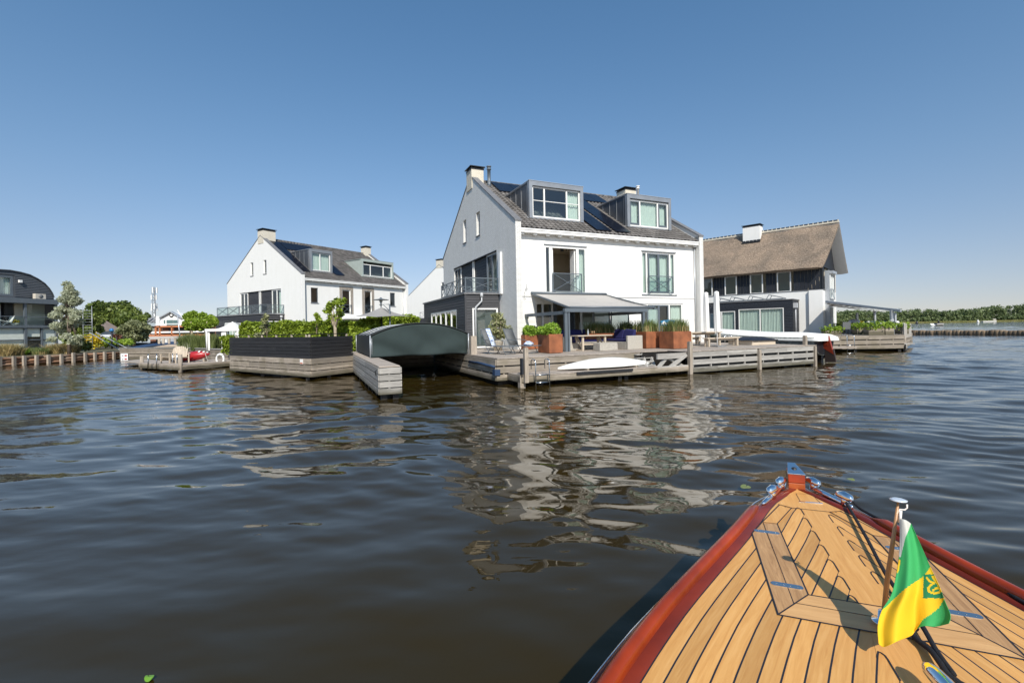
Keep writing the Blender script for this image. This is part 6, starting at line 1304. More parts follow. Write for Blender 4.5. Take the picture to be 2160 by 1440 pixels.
xs_=[-.03+.03*i for i in range(8)]+[.24+.08*i for i in range(78)]
zc=lambda x,y:ZK
dk=MB(); me_uv=[]
for s in (-1,1):
    P=[];U=[]
    for x in xs_:
        w=wd_(x); row=[]; ur=[]
        for k in range(15): y=w*(1-k/14); row.append((x,s*y,zc(x,y))); ur.append((x*1.08,(w-y)*.925))
        P.append(row);U.append(ur)
    b0=len(dk.v); dk.grid(P); me_uv.append((U))
o=dk.build('teak_deck',TEAKP,boat,uv=None); uvl=o.data.uv_layers.new(name='UVMap'); flat=[p for U in me_uv for r in U for p in r]
li=np.zeros(len(o.data.loops),dtype=np.int32); o.data.loops.foreach_get('vertex_index',li); uvl.data.foreach_set('uv',np.array(flat)[li].ravel())
def ribbon(mb,pts,w=.006,lift=.0018,mi=0,close=False):
    for a,b in zip(pts[:-1],pts[1:]):
        d=Vector((b[0]-a[0],b[1]-a[1])); 
        if d.length<1e-6: continue
        d.normalize(); nx,ny=-d.y*w/2,d.x*w/2; ex=d*w*.3
        q=[(a[0]-ex.x+nx,a[1]-ex.y+ny),(a[0]-ex.x-nx,a[1]-ex.y-ny),(b[0]+ex.x-nx,b[1]+ex.y-ny),(b[0]+ex.x+nx,b[1]+ex.y+ny)]; lift+=.00002
        mb.add([(x,y,zc(x,y)+lift) for x,y in q],[(0,1,2,3)],mi)
def flatpoly(mb,pts,lift,th_=.004,mi=0):
    k=len(pts); tri=tessellate_polygon([[Vector((x,y,0)) for x,y in pts]]); mb.add([(x,y,zc(x,y)+lift) for x,y in pts],[tuple(t) for t in tri],mi); mb.add([(x,y,zc(x,y)+l) for l in (lift-th_,lift) for x,y in pts],[(i,(i+1)%k,k+(i+1)%k,k+i) for i in range(k)],mi)
# hatch frame boards
sh_=.012
bd=MB(); apex=[(-.03,0),(.43,-.195),(.52,0),(.43,.195)]
ap_=[(.02,0),(.42,-.185),(.46,-.19),(.50,-.02),(.46,.19),(.42,.185)]
flatpoly(bd,[(-.02,0.0),(.43,-.20),(.475,-.12),(.475,.12),(.43,.20)],.0022); bd.build('bow_board',TEAKX,boat)
for s in (-1,1):
    b=MB(); flatpoly(b,[(.45,-.20*1),(.82,-.357),(.818,-.268),(.50,-.125)] if s<0 else [(.45,.20),(.50,.125),(.818,.268),(.82,.357)],.0022); b.build('hatch_border_board',TEAKX,boat)
    b=MB(); flatpoly(b,[(.83,s*.362),(1.03,s*.446),(1.925,s*.440),(1.81,s*.355)],.0024); b.build('hatch_border_board',TEAKD,boat)
    b=MB(); flatpoly(b,[(.83,s*.354),(1.805,s*.352),(1.70,s*.272),(.825,s*.268)],.0026); b.build('hatch_border_board',TEAKD,boat)
TEAKY=wood('teak_cross_board',(.50,.27,.10),(.64,.37,.15),.5,sx=26,sy=2.5,bmp=.2,rnd=.03)
b=MB(); flatpoly(b,[(1.705,-.268),(1.705,.268),(1.80,.352),(1.80,-.352)],.0028); b.build('hatch_border_board',TEAKY,boat)
b=MB(); flatpoly(b,[(1.803,-.353),(1.803,.353),(1.925,.438),(1.925,-.438)],.0026); b.build('hatch_border_board',TEAKY,boat)
# king plank inside the hatch with rounded nibs
def xline(n,y):   # x where the n-th caulking line crosses half-breadth y
    lo_,hi_=.3,6.5; tgt=y+(n+.05)*.0746
    for _ in range(40):
        mid=(lo_+hi_)/2
        if wd_(mid)<tgt: lo_=mid
        else: hi_=mid
    return lo_
def nibpath(s,ya,x0,x1,cen=0.0):
    out=[]
    for n in range(0,22):
        S_=xline(n,ya+.035)
        if S_<x0 or S_>x1: continue
        q=xline(n,ya+.02); e=xline(n+1,ya); out.append([(x,s*y) for x,y in ((S_,ya+.035),(q+.003,ya+.019),(q+.008,ya+.010),(q+.022,ya+.002),(q+.045,ya),(min(e,x1+.06),ya))])
    return out
kL=nibpath(-1,.062,.44,1.70); kR=nibpath(1,.092,.44,1.70)
def poly_from(paths):
    r=[]
    for p in paths: r+=p
    return r
kp=[(.44,-.06)]+poly_from(kL)+[(1.70,-.07),(1.70,.09)]+list(reversed(poly_from(kR)))+[(.44,.10)]
kp=[(min(p[0],1.70),p[1]) for p in kp]
b=MB(); flatpoly(b,kp,.0016,.003); b.build('king_plank',TEAKX,boat)
# aft king plank
kL2=nibpath(-1,.08,1.93,5.5); kR2=nibpath(1,.10,1.93,5.5)
b=MB(); flatpoly(b,[(1.93,-.08)]+poly_from(kL2)+[(6.4,-.08),(6.4,.10)]+list(reversed(poly_from(kR2)))+[(1.93,.10)],.0016,.003); b.build('king_plank',TEAKX,boat)
c=MB()
for p in kL+kR+kL2+kR2: ribbon(c,p,.0065,.0026)
for s in (-1,1):
    ribbon(c,[(.44,s*.195),(.82,s*.36),(1.03,s*.447),(1.93,s*.441)],.008,.0035); ribbon(c,[(.475,s*.12),(.818,s*.269),(1.70,s*.271),(1.93,s*.441)],.007,.0038); ribbon(c,[(.82,s*.36),(.818,s*.269)],.006,.0036); ribbon(c,[(.83,s*.355),(1.81,s*.354)],.0035,.0042)
ribbon(c,[(.43,-.20),(.475,-.12),(.475,.12),(.43,.20)],.007,.0037); ribbon(c,[(1.93,-.441),(1.93,.441)],.008,.0037); ribbon(c,[(1.70,-.271),(1.70,.271)],.006,.004); ribbon(c,[(1.802,-.353),(1.802,.353)],.003,.0043)
c.build('caulking',CAULK,boat)
for s in (-1,1):
    for x in (.994,1.656):
        h=MB(); pts=[(x-.012+.024*0+ .021*math.sin(a),s*.355+(.075-.021)*(1 if math.cos(a)>0 else -1)+.021*math.cos(a)) for a in np.linspace(0,2*math.pi,17)[:-1]]; flatpoly(h,pts,.0055,.003)
        for q in (-.05,-.015,.015,.05): h.lathe((x-.012,s*.355+q,zc(x,.355)+.0055),[(.004,0),(.003,.0012)],6)
        h.build('hinge',STEEL,boat)
h=MB(); ribbon(h,[(.14,-.03),(.34,-.035),(.325,.1),(.12,.085),(.14,-.03)],.003,.0045); h.build('locker_seam',CAULK,boat)
h=MB(); flatpoly(h,[(.322,-.045),(.338,-.045),(.325,.112),(.309,.112)],.008,.006); h.build('locker_hinge',CHROME,boat)
# covering board, toe rail, hull
xh=[-.24+.04*i for i in range(12)]+[.28+.12*i for i in range(53)]
def wh(x): return wd_(x) if x>-.03 else 0.0
for s in (-1,1):
    P=[[(x,s*(wh(x)-.001),ZK-.0),(x,s*(wh(x)+offs(.075,x)),ZK+.004),(x,s*(wh(x)+offs(.13,x)),ZK)] for x in xh]
    m=MB(); m.grid(P); m.build('covering_board',MAHD,boat,solid=.004)
    xr=[x for x in xh if x>(.50)]; P=[]
    for i,x in enumerate(xr):
        yc=wh(x)+offs(.092,x); e=min(1,(i+.15)/1.2); P.append([(x,s*(yc+.036*e*math.cos(a)),ZK+.004+.048*e*max(0,math.sin(a))**.7) for a in np.linspace(math.pi,0,11)])
    m=MB(); m.grid(P); m.add(P[0],[tuple(range(11))]); m.build('toe_rail',MAHO,boat)
    P=[]
    for x in xh:
        w=wh(x); row=[(w+offs(.128,x),ZK),(w+offs(.165,x),ZK-.05),(w+offs(.205,x),ZK-.11),(w+offs(.225,x),ZK-.15),(w*.97+offs(.215,x),ZK-.3),(w*.9+offs(.17,x),.2),(w*.75+offs(.08,x),-.05),(w*.35,-.25),(0,-.32)]
        P.append([(x,s*a,z) for a,z in row])
    m=MB(); m.grid(P); m.build('hull_side',MAHD,boat)
    m=MB(); m.tube([(x,s*(wh(x)+offs(.222,x)),ZK-.135) for x in xh],.022,8); m.build('rubbing_strake',MAHO,boat)
    m=MB(); m.tube([(x,s*(wh(x)+offs(.246,x)),ZK-.135) for x in xh],.008,6); m.tube([(x,s*(wh(x)+offs(.150,x)),ZK-.012) for x in xh[:16]],.008,6); m.build('chrome_strip',CHROME,boat)
# stem post
m=MB(); m.hexa([(-.07,-.062,ZK-.1),(.02,-.062,ZK-.1),(.02,.062,ZK-.1),(-.07,.062,ZK-.1)],[(-.07,-.062,ZK+.05),(.02,-.06,ZK+.05),(.02,.06,ZK+.05),(-.07,.062,ZK+.05)]); m.build('stem_post',MAHL,boat,bevel=.006)
m=MB(); m.hexa([(-.08,-.063,ZK+.051),(.022,-.061,ZK+.051),(.022,.061,ZK+.051),(-.08,.063,ZK+.051)],[(-.10,-.055,ZK+.14),(.01,-.062,ZK+.12),(.01,.062,ZK+.12),(-.10,.055,ZK+.14)]); m.build('stem_head',MAHO,boat,bevel=.006)
m=MB(); m.hexa([(-.20,-.03,ZK+.15),(.018,-.067,ZK+.121),(.018,.067,ZK+.121),(-.20,.03,ZK+.15)],[(-.20,-.028,ZK+.162),(.014,-.064,ZK+.129),(.014,.064,ZK+.129),(-.20,.028,ZK+.162)]); m.build('stem_cap',CHROME,boat,bevel=.004)
m=MB(); m.lathe((-.08,0,ZK+.127),[(.02,0),(.02,.02),(.012,.026)],12); m.build('cap_ring',BLACKM,boat)
# chrome fairleads
def fair(pts,posts):
    m=MB(); m.tube([(x,y,ZK+.016) for x,y in pts],.022,10); o=m.build('fairlead',CHROME,boat,sub=1)
    for x,y,dx,dy in posts:
        m=MB(); m.tube([(x,y,ZK+.01),(x,y,ZK+.045),(x,y,ZK+.06)],[.034,.028,.026],12); m.tube([(x-dx*.085,y-dy*.085,ZK+.050),(x-dx*.06,y-dy*.06,ZK+.068),(x-dx*.01,y-dy*.01,ZK+.073),(x+dx*.04,y+dy*.04,ZK+.066),(x+dx*.06,y+dy*.06,ZK+.05)],[.014,.026,.032,.028,.014],12); m.build('horn',CHROME,o)
fair([(-.10,-.075),(.10,-.14),(.30,-.225),(.52,-.325)],[(.06,-.125,.8,-.5),(.30,-.225,.8,-.5)])
fair([(-.04,.10),(.10,.16),(.30,.255),(.38,.29)],[(.0,.125,.8,.5),(.30,.262,.8,.5)])
# chrome bollard with rope at the bottom edge
ba=A_.fz(1952,1398,ZK+.085); bb=A_.fz(1990,1440,ZK+.085); bd_=Vector((bb[0]-ba[0],bb[1]-ba[1],0)).normalized(); bp_=lambda s,z=0:(ba[0]+bd_.x*s,ba[1]+bd_.y*s,ZK+.085+z)
m=MB(); m.lathe((bp_(.19)[0],bp_(.19)[1],ZK+.002),[(.07,0),(.07,.012),(.035,.02),(.03,.085)],18); m.build('bollard_foot',CHROME,boat)
m=MB(); m.tube([bp_(0,-.012),bp_(.02,-.004),bp_(.1),bp_(.28),bp_(.36,-.004),bp_(.38,-.012)],[.016,.029,.033,.033,.029,.014],14); m.build('bollard_horn',CHROME,boat,sub=1)
# ropes
def rope(label,pts,r=.0095):
    o=thing('mooring_rope',label,'rope',(bw0[0],bw0[1],0),A_.a); V=[Vector(p) for p in pts]; n=[]
    for i in range(len(V)-1):
        p0=V[max(i-1,0)];p1=V[i];p2=V[i+1];p3=V[min(i+2,len(V)-1)]
        for k in range(8): t=k/8; n.append(.5*((2*p1)+(-p0+p2)*t+(2*p0-5*p1+4*p2-p3)*t*t+(-p0+3*p1-3*p2+p3)*t**3))
    n.append(V[-1]); m=MB(); m.tube(n,r,8); m.build('strand',ROPE,o); return o
z_=ZK+.03
rope('black rope running from the right bow fairlead over the hatch to the chrome bollard',[(.29,.262,ZK+.05),(.25,.262,ZK+.075),(.235,.262,ZK+.05),(.32,.26,z_),(.94,.196,z_+.005),(1.277,.158,z_),(1.47,.140,z_),(1.85,.12,z_+.01),(2.05,.10,z_+.01),(2.2,.09,z_+.02)],.010)
rope('black rope lying along the right covering board of the foreground boat',[(.30,.30,ZK+.05),(.40,.335,ZK+.016),(.643,.432,ZK+.012),(.939,.51,ZK+.012),(1.153,.585,ZK+.012),(1.333,.64,ZK+.012),(1.483,.675,ZK+.014),(1.9,.83,ZK+.012),(2.6,1.06,ZK+.012),(3.4,1.2,ZK+.012)],.010)
rope('short black rope wound round the chrome bollard at the bottom edge',[(1.87,.10,ZK+.022),(1.90,.075,ZK+.02),(1.96,.07,ZK+.022),(2.03,.085,ZK+.03),(2.12,.08,ZK+.04),(2.22,.07,ZK+.05),(2.26,.1,ZK+.05)],.012)
# flag staff with flag
q=A_.wor(1.864,-.017); fs=thing('flag_staff','wooden flag staff with a white disc finial standing on the foreground boat deck','flag staff',(q[0],q[1],ZK+.018),A_.a)
lc=lambda y,z,dx=0:(dx,y+.017,z-ZK-.018)
m=MB(); m.tube([lc(-.017,ZK+.02),lc(.0,.95),lc(.02,1.1),lc(.047,1.325)],[.009,.0105,.009,.005],10); m.build('pole',simple('oiled_staff_wood',(.42,.22,.09),.35,coat=.4),fs)
m=MB(); m.lathe(lc(-.017,ZK+.02),[(.045,0),(.042,.006),(.02,.012),(.017,.05)],16); m.build('socket',CHROME,fs)
m=MB(); m.lathe(lc(.047,1.325),[(.005,-.006),(.032,.0),(.033,.003),(.02,.006),(.004,.007)],20); m.build('finial',simple('finial_enamel',(.55,.60,.66),.15,coat=1),fs)
m=MB(); m.tube([lc(.04,1.26),lc(.052,1.285),lc(.07,1.285),lc(.078,1.295),lc(.078,1.31)],.0035,6); m.tube([lc(.05,1.225),lc(.053,1.25),lc(.055,1.28)],.006,6); m.build('hook',WHITE,fs)
def clothm(name,col):
    m=simple(name,col,.8,var=.05,scale=8,bmp=.0); n=m.node_tree; b=n.nodes['Principled BSDF']; t=N(n,'ShaderNodeBsdfTranslucent'); t.inputs[0].default_value=c4(col); mx=N(n,'ShaderNodeMixShader'); mx.inputs[0].default_value=.3; n.links.new(b.outputs[0],mx.inputs[1]); n.links.new(t.outputs[0],mx.inputs[2]); n.links.new(mx.outputs[0],n.nodes['Material Output'].inputs[0])
    tc=N(n,'ShaderNodeTexCoord'); wv=N(n,'ShaderNodeTexNoise',i_Scale=260,i_Detail=1); n.links.new(tc.outputs['Object'],wv.inputs['Vector']); bump(n,b,wv.outputs[0],.15,.001); return m
FG=clothm('flag_green',(.05,.44,.13)); FY=clothm('flag_yellow',(.9,.60,.015)); FW=clothm('flag_white',(.66,.66,.60)); FD=clothm('flag_deep_green',(.02,.25,.10))
def pl(pts,t):
    ds=[0]; 
    for a,b in zip(pts[:-1],pts[1:]): ds.append(ds[-1]+math.dist(a,b))
    s=t*ds[-1]; i=0
    while i<len(ds)-2 and ds[i+1]<s: i+=1
    u=(s-ds[i])/(ds[i+1]-ds[i]); p0=pts[max(i-1,0)];p1=pts[i];p2=pts[i+1];p3=pts[min(i+2,len(pts)-1)]
    return tuple(.5*((2*p1[k])+(-p0[k]+p2[k])*u+(2*p0[k]-5*p1[k]+4*p2[k]-p3[k])*u*u+(-p0[k]+3*p1[k]-3*p2[k]+p3[k])*u**3) for k in (0,1))
Lf=[(1012,400),(1014,520),(1008,640),(990,760),(960,880),(900,980),(874,1080),(880,1190)]
Rf=[(1086,432),(1112,490),(1155,585),(1205,700),(1262,820),(1300,920),(1335,1010),(1325,1062)]
Bf=[(880,1190),(915,1210),(1010,1170),(1088,1138),(1120,1098),(1165,1078),(1240,1082),(1325,1062)]; Tf=[(1012,400),(1050,408),(1086,432)]
NF=96; G_=[]; fp=MB(); P=[]
for i in range(NF+1):
    v=i/NF; row=[];gr=[]
    for j in range(NF+1):
        u=j/NF; l=pl(Lf,v); r=pl(Rf,v); b=pl(Bf,u); t=pl(Tf,u); c00,c01,c10,c11=Lf[0],Rf[0],Lf[-1],Rf[-1]
        x=(1-u)*l[0]+u*r[0]+(1-v)*t[0]+v*b[0]-((1-u)*(1-v)*c00[0]+u*(1-v)*c01[0]+(1-u)*v*c10[0]+u*v*c11[0])
        y=(1-u)*l[1]+u*r[1]+(1-v)*t[1]+v*b[1]-((1-u)*(1-v)*c00[1]+u*(1-v)*c01[1]+(1-u)*v*c10[1]+u*v*c11[1])
        fold=.02+.24*v+.028*math.sin(7.0*u-1.2+1.8*v)*(.25+v)+.012*math.sin(15*u+4*v)*v-.05*v*u; yy,zz=A_.fx(1560+x/3,960+y/3,1.864+fold); row.append(lc(yy,zz,fold)); gr.append((x,y))
    P.append(row);G_.append(gr)
def seg(p,a,b):
    ax,ay=b[0]-a[0],b[1]-a[1]; t=max(0,min(1,((p[0]-a[0])*ax+(p[1]-a[1])*ay)/(ax*ax+ay*ay))); return math.hypot(p[0]-a[0]-t*ax,p[1]-a[1]-t*ay)
EM=[(1186,775),(1205,797),(1232,806),(1212,818),(1194,838),(1198,858),(1216,868),(1240,872),(1262,868),(1274,852),(1262,838),(1240,842),(1226,852)]; EM2=[(1222,768),(1236,790),(1250,806),(1262,826)]; EM3=[(1232,762),(1244,792)]
def fcol(x,y):
    wl=[(400,1092),(432,1084),(520,1050),(620,1026),(720,1010),(800,985)]
    xw=np.interp(y,[a for a,b in wl],[b for a,b in wl])
    if y<800 and x<xw: return 2 if y<640 else (1 if (x+y)%1>2 or 660<y<740 else 0)
    ex0=np.interp(y,[755,900],[1166,1161]); ex1=np.interp(y,[755,900],[1232,1282])
    if 752<y<903 and x>ex0 and x<ex1+25:
        for L_ in (EM,EM2,EM3):
            for a,b in zip(L_[:-1],L_[1:]):
                if seg((x,y),a,b)<6.5: return 1
        return 3
    up_=np.interp(x,[870,930,980,1040,1100,1165,1200,1215,1230],[1000,955,905,850,805,765,715,690,672]); lo=np.interp(x,[1060,1100,1130,1160,1210,1260,1297,1340],[1180,1128,1085,1040,1005,965,905,860])
    if y>up_ and y<lo: return 1
    if x<1062 and y>up_: return 1
    return 0
n1=NF+1; vs=[p for r in P for p in r]; fp.v=vs
for i in range(NF):
    for j in range(NF):
        a=G_[i][j];b=G_[i+1][j+1]; fp.f.append((i*n1+j,i*n1+j+1,(i+1)*n1+j+1,(i+1)*n1+j)); fp.m.append(fcol((a[0]+b[0])/2,(a[1]+b[1])/2)); fp.sm.append(True); fp.r.append(0)
fl=thing('flag','green flag with a yellow diagonal band and a small emblem hanging from the staff','flag',fs.location[:],A_.a); fp.build('cloth',[FG,FY,FW,FD],fl,uv=None,solid=.0012)
# ================= FAR SHORE, BREAKWATER =================
sx0,sx1=wd(1480,690,550)[0],wd(2330,680,550)[0]
g=np.random.default_rng(21); pts=[]; 
def woodtop(px): return np.interp(px,[1480,1760,1800,1860,1900,1960,2010,2060,2110,2160,2330],[660,657,652,657,654,652,655,650,645,642,640])
for k in range(1700):
    px=1480+850*g.random(); D_=555+70*g.random()**1.2; X=wd(px,680,D_)[0]; top=wd(px,woodtop(px)+g.normal()*2.2+2.5,D_)[2]; zc_=.8+(top-.8)*(.25+.7*g.random()**.7); r=2.3+2.2*g.random()
    if k%2: D_=553+10*g.random(); X=wd(px,680,D_)[0]; zc_=.8+5.5*g.random(); r=2.2
    pts.append(blobpts((X,D_,min(zc_,top-r*.6)),(r*1.2,r*1.2,r),75,.3))
o=leaves('far_wood',np.vstack(pts),1.15,LFAR); tag(o,'continuous wood of green trees on the far shore of the lake','wood',kind='stuff')
rx_=rng.uniform(sx0,sx1,26000); ry_=rng.uniform(543,553,26000)+6*np.sin(rx_*.02); 
P=np.stack([rx_,ry_,np.zeros_like(rx_)],1); V=np.stack([P+[-.12,0,0],P+[.12,0,0],P+np.stack([rng.normal(size=26000)*.3,np.zeros(26000),.9+.9*rng.random(26000)],1)+[.05,0,0]],1).reshape(-1,3); o=arrmesh('reed_belt',V,np.arange(78000).reshape(-1,3),leafm('reed',(.12,.14,.04),(.33,.30,.12),.3,.05),rnd=rng.random(26000)); tag(o,'pale green reed belt along the water edge of the far shore','reeds',kind='stuff')
poly_ground('far_shore',[(sx0-40,552),(sx1+60,550),(sx1+200,800),(sx0-40,800)],-1,.35,LAND)
BWM=wood('breakwater_wood',(.10,.065,.04),(.30,.22,.14),.85,bmp=.6,rnd=.35,uvx=False,sx=1.5,sy=5); bk=thing('breakwater','low row of round weathered timber piles crossing the open water at the right','breakwater',(*wz(1915,704,0),0)); ox,oy=bk.location.x,bk.location.y
A0=Vector((ox-6,oy+4,0)); A1=Vector((*wz(2160,707,0),0)); dv=(A1-A0).normalized(); n_=76; Lw=(A1-A0).length+14
for i in range(n_):
    p=A0+dv*(Lw*i/n_); r=.42+.1*random.random(); m=MB(lambda u,v,w:(u-ox,v-oy,w)); h=.68+random.uniform(-.05,.07); m.lathe((p.x,p.y,-.5),[(r,0),(r*1.02,.5+h*.7),(r*.85,.5+h*.95),(r*.3,.5+h)],9); m.build('pile',BWM,bk)
# ================= RESTAURANT, MAST, HARBOUR =================
DR=80
def rp(px,py,D=DR): return wd(px,py,D)
rs=thing('restaurant_building','waterside restaurant with grey roof white gable and orange-brown timber balconies','building',(rp(370,720)[0],DR,.6)); rX,rY,rZ_=rs.location
def rb(mb,pa,pb,d0,d1): a=rp(*pa);b=rp(*pb); mb.box(min(a[0],b[0])-rX,max(a[0],b[0])-rX,d0,d1,min(a[2],b[2])-rZ_,max(a[2],b[2])-rZ_)
z9=lambda x,y:(240+x/6.545,580+y/6.545)
GR=simple('grey_slate_roof',(.30,.33,.34),.6,var=.06); OR=simple('orange_timber',(.42,.15,.06),.6,var=.12); BR=simple('brown_brick_wall',(.18,.08,.05),.8,var=.2); TEAL=simple('teal_window_tint',(.10,.17,.17),.1,var=.3,scale=1)
m=MB(); a=rp(*z9(330,590));b=rp(*z9(690,585));c=rp(*z9(690,708));d=rp(*z9(480,708)); e=rp(*z9(270,640))
m.add([(e[0]-rX,1,e[2]-rZ_-1),(d[0]-rX,-.5,d[2]-rZ_),(c[0]-rX,-.5,c[2]-rZ_),(b[0]-rX,2.5,b[2]-rZ_),(a[0]-rX,2.5,a[2]-rZ_)],[(0,1,2,3,4)]); m.add([(e[0]-rX,1,e[2]-rZ_-1),(a[0]-rX,2.5,a[2]-rZ_),(b[0]-rX,2.5,b[2]-rZ_),(b[0]-rX,8,d[2]-rZ_),(e[0]-rX,8,d[2]-rZ_)],[(0,1,2,3,4)]); m.build('roof',GR,rs)
m=MB(); rb(m,z9(500,712),z9(1420,930),.0,8); m.build('wall',BR,rs)
m=MB(); w=[z9(690,705),z9(690,600),z9(715,580),z9(845,518),z9(985,590),z9(1000,600),z9(1000,705)]; w=[rp(*p) for p in w]; k=len(w)
m.add([(p[0]-rX,y,p[2]-rZ_) for y in (-.8,7) for p in w],[tuple(range(k)),tuple(range(k,2*k))]+[(i,(i+1)%k,k+(i+1)%k,k+i) for i in range(k)]); m.build('white_gable',WHITE,rs)
m=MB(); w2=[z9(690,600),z9(845,516),z9(1000,600)]; w2=[rp(*p) for p in w2]
for p,q in ((w2[0],w2[1]),(w2[1],w2[2])): m.bar((p[0]-rX,-.9,p[2]-rZ_+.1),(q[0]-rX,-.9,q[2]-rZ_+.1),.6,.18)
m.build('gable_trim',GREYL,rs)
m=MB(); c=rp(*z9(845,558)); m.lathe((c[0]-rX,-.81,c[2]-rZ_),[(.36,0),(.36,.06)],20,axis=(0,-1,0)); m.build('round_window',BLACKM,rs); m=MB(); m.lathe((c[0]-rX,-.88,c[2]-rZ_),[(.22,0),(.22,.02)],20,axis=(0,-1,0)); m.build('round_window',WHITE,rs)
for pa,pb in ((z9(740,622),z9(760,670)),(z9(778,622),z9(865,700)),(z9(868,622),z9(945,700))): m=MB(); rb(m,pa,pb,-.86,-.81); m.build('window',TEAL,rs)
for px in (400,465,515): m=MB(); a=rp(*z9(px-12,650));m.hexa([(a[0]-rX,.55,a[2]-rZ_),(a[0]-rX+.5,.55,a[2]-rZ_),(a[0]-rX+.5,.7,a[2]-rZ_),(a[0]-rX,.7,a[2]-rZ_)],[(a[0]-rX+.2,1.9,a[2]-rZ_+.9),(a[0]-rX+.7,1.9,a[2]-rZ_+.9),(a[0]-rX+.7,2.0,a[2]-rZ_+.9),(a[0]-rX+.2,2.0,a[2]-rZ_+.9)]); m.build('skylight',MOUNTP,rs)
m=MB(); a=rp(*z9(630,695));m.box(a[0]-rX-.35,a[0]-rX+.3,-.35,.1,a[2]-rZ_,a[2]-rZ_+1.6); m.build('skylight',WHITE,rs)
m=MB(); 
for pa,pb in ((z9(680,703),z9(1420,712)),(z9(520,825),z9(1420,850)),(z9(680,712),z9(706,830)),(z9(738,712),z9(760,830)),(z9(900,712),z9(920,830)),(z9(1150,712),z9(1170,830))): rb(m,pa,pb,-1.9,-1.5)
m.build('balcony_timber',OR,rs)
for x0,x1 in ((765,897),(925,1148),(1175,1400)): m=MB(); rb(m,z9(x0,730),z9(x1,822),-.15,-.05); m.build('glazing',BLACKM,rs)
m=MB(); rb(m,z9(530,728),z9(680,822),-.15,-.02); m.build('grey_blind',MOUNTP,rs)
m=MB(); rb(m,z9(530,782),z9(1400,786),-1.85,-1.8); rb(m,z9(690,676),z9(990,680),-1.85,-1.8); m.build('balustrade',WHITE,rs)
m=MB(); rb(m,z9(600,855),z9(1300,930),-.3,-.1); m.build('ground_floor_glazing',BLACKM,rs)
m=MB(); a=rp(*z9(600,850));b=rp(*z9(1200,862)); m.hexa([(a[0]-rX,-3.5,b[2]-rZ_-.15),(b[0]-rX,-3.5,b[2]-rZ_-.15),(b[0]-rX,-3.5,b[2]-rZ_-.05),(a[0]-rX,-3.5,b[2]-rZ_-.05)],[(a[0]-rX,-1.9,a[2]-rZ_),(b[0]-rX,-1.9,a[2]-rZ_),(b[0]-rX,-1.9,a[2]-rZ_+.05),(a[0]-rX,-1.9,a[2]-rZ_+.05)]); m.build('terrace_awning',AWN,rs)
# telecom mast
DM=120; q=wd(326,668,DM); mt=thing('telecom_mast','tall telecom mast hung with white antenna panels behind the restaurant','mast',(q[0],DM,0)); zt_=wd(326,602,DM)[2]; m=MB(); 
for x,y in ((-.35,-.3),(.35,-.3),(0,.35)): m.tube([(x,y,0),(x,y,zt_-.6)],.06,5)
z=6
while z<zt_-1: m.bar((-.35,-.3,z),(.35,-.3,z+.8),.06); m.bar((.35,-.3,z),(0,.35,z+.8),.06); m.bar((0,.35,z),(-.35,-.3,z+.8),.06); z+=.8
m.build('lattice_tower',MOUNTP,mt)
for py,n_a,h in ((606,3,1.5),(622,3,1.3),(640,3,1.5),(651,2,.6),(662,2,.7)):
    z=wd(326,py,DM)[2]-h/2
    for k in range(n_a): a=k*2*math.pi/n_a+py; x,y=.6*math.cos(a),.6*math.sin(a); m=MB(); m.box(x-.13,x+.13,y-.1,y+.1,z-h/2,z+h/2); m.bar((0,0,z),(x,y,z),.06); m.build('antenna_panel',WHITE,mt)
# sheds behind the left bank
for px0,px1,py,D_,l,m_ in ((170,206,676,66,'low building with a beige pitched roof behind the silver-leaved tree',BEIGET),(205,236,706,60,'dark boat shed with a white-edged low gable left of the blue lamp',BLACKM),(190,212,706,63,'small white-roofed shed behind the yellow flowering bush',WHITE)):
    a=wd(px0,py,D_);b=wd(px1,py,D_); t=thing('garden_shed',l,'shed',((a[0]+b[0])/2,D_,.6)); hw=(b[0]-a[0])/2; h=a[2]-.6; m=MB(); m.box(-hw*.9,hw*.9,0,4,0,h*.68); m.build('wall',DBOARD if m_ is not BEIGET else GREYL,t)
    m=MB(); 
    if m_ is BEIGET: m.add([(-hw,-.4,h*.35+.9),(hw,-.4,h*.35+.9),(hw*.55,2,h),(-hw,2,h)],[(0,1,2,3)]); m.add([(-hw,4.4,h*.35+.9),(hw,4.4,h*.35+.9),(hw*.55,2,h),(-hw,2,h)],[(0,1,2,3)]); m.add([(hw,-.4,h*.35+.9),(hw,4.4,h*.35+.9),(hw*.55,2,h)],[(0,1,2)])
    else: m.prism([(-hw,h*.68),(0,h),(hw,h*.68),(hw,h*.62),(0,h*.93),(-hw,h*.62)],-.3,4.2)
    m.build('roof',m_ if m_ is BEIGET else (WHITE if m_ is BLACKM else GREYL),t)
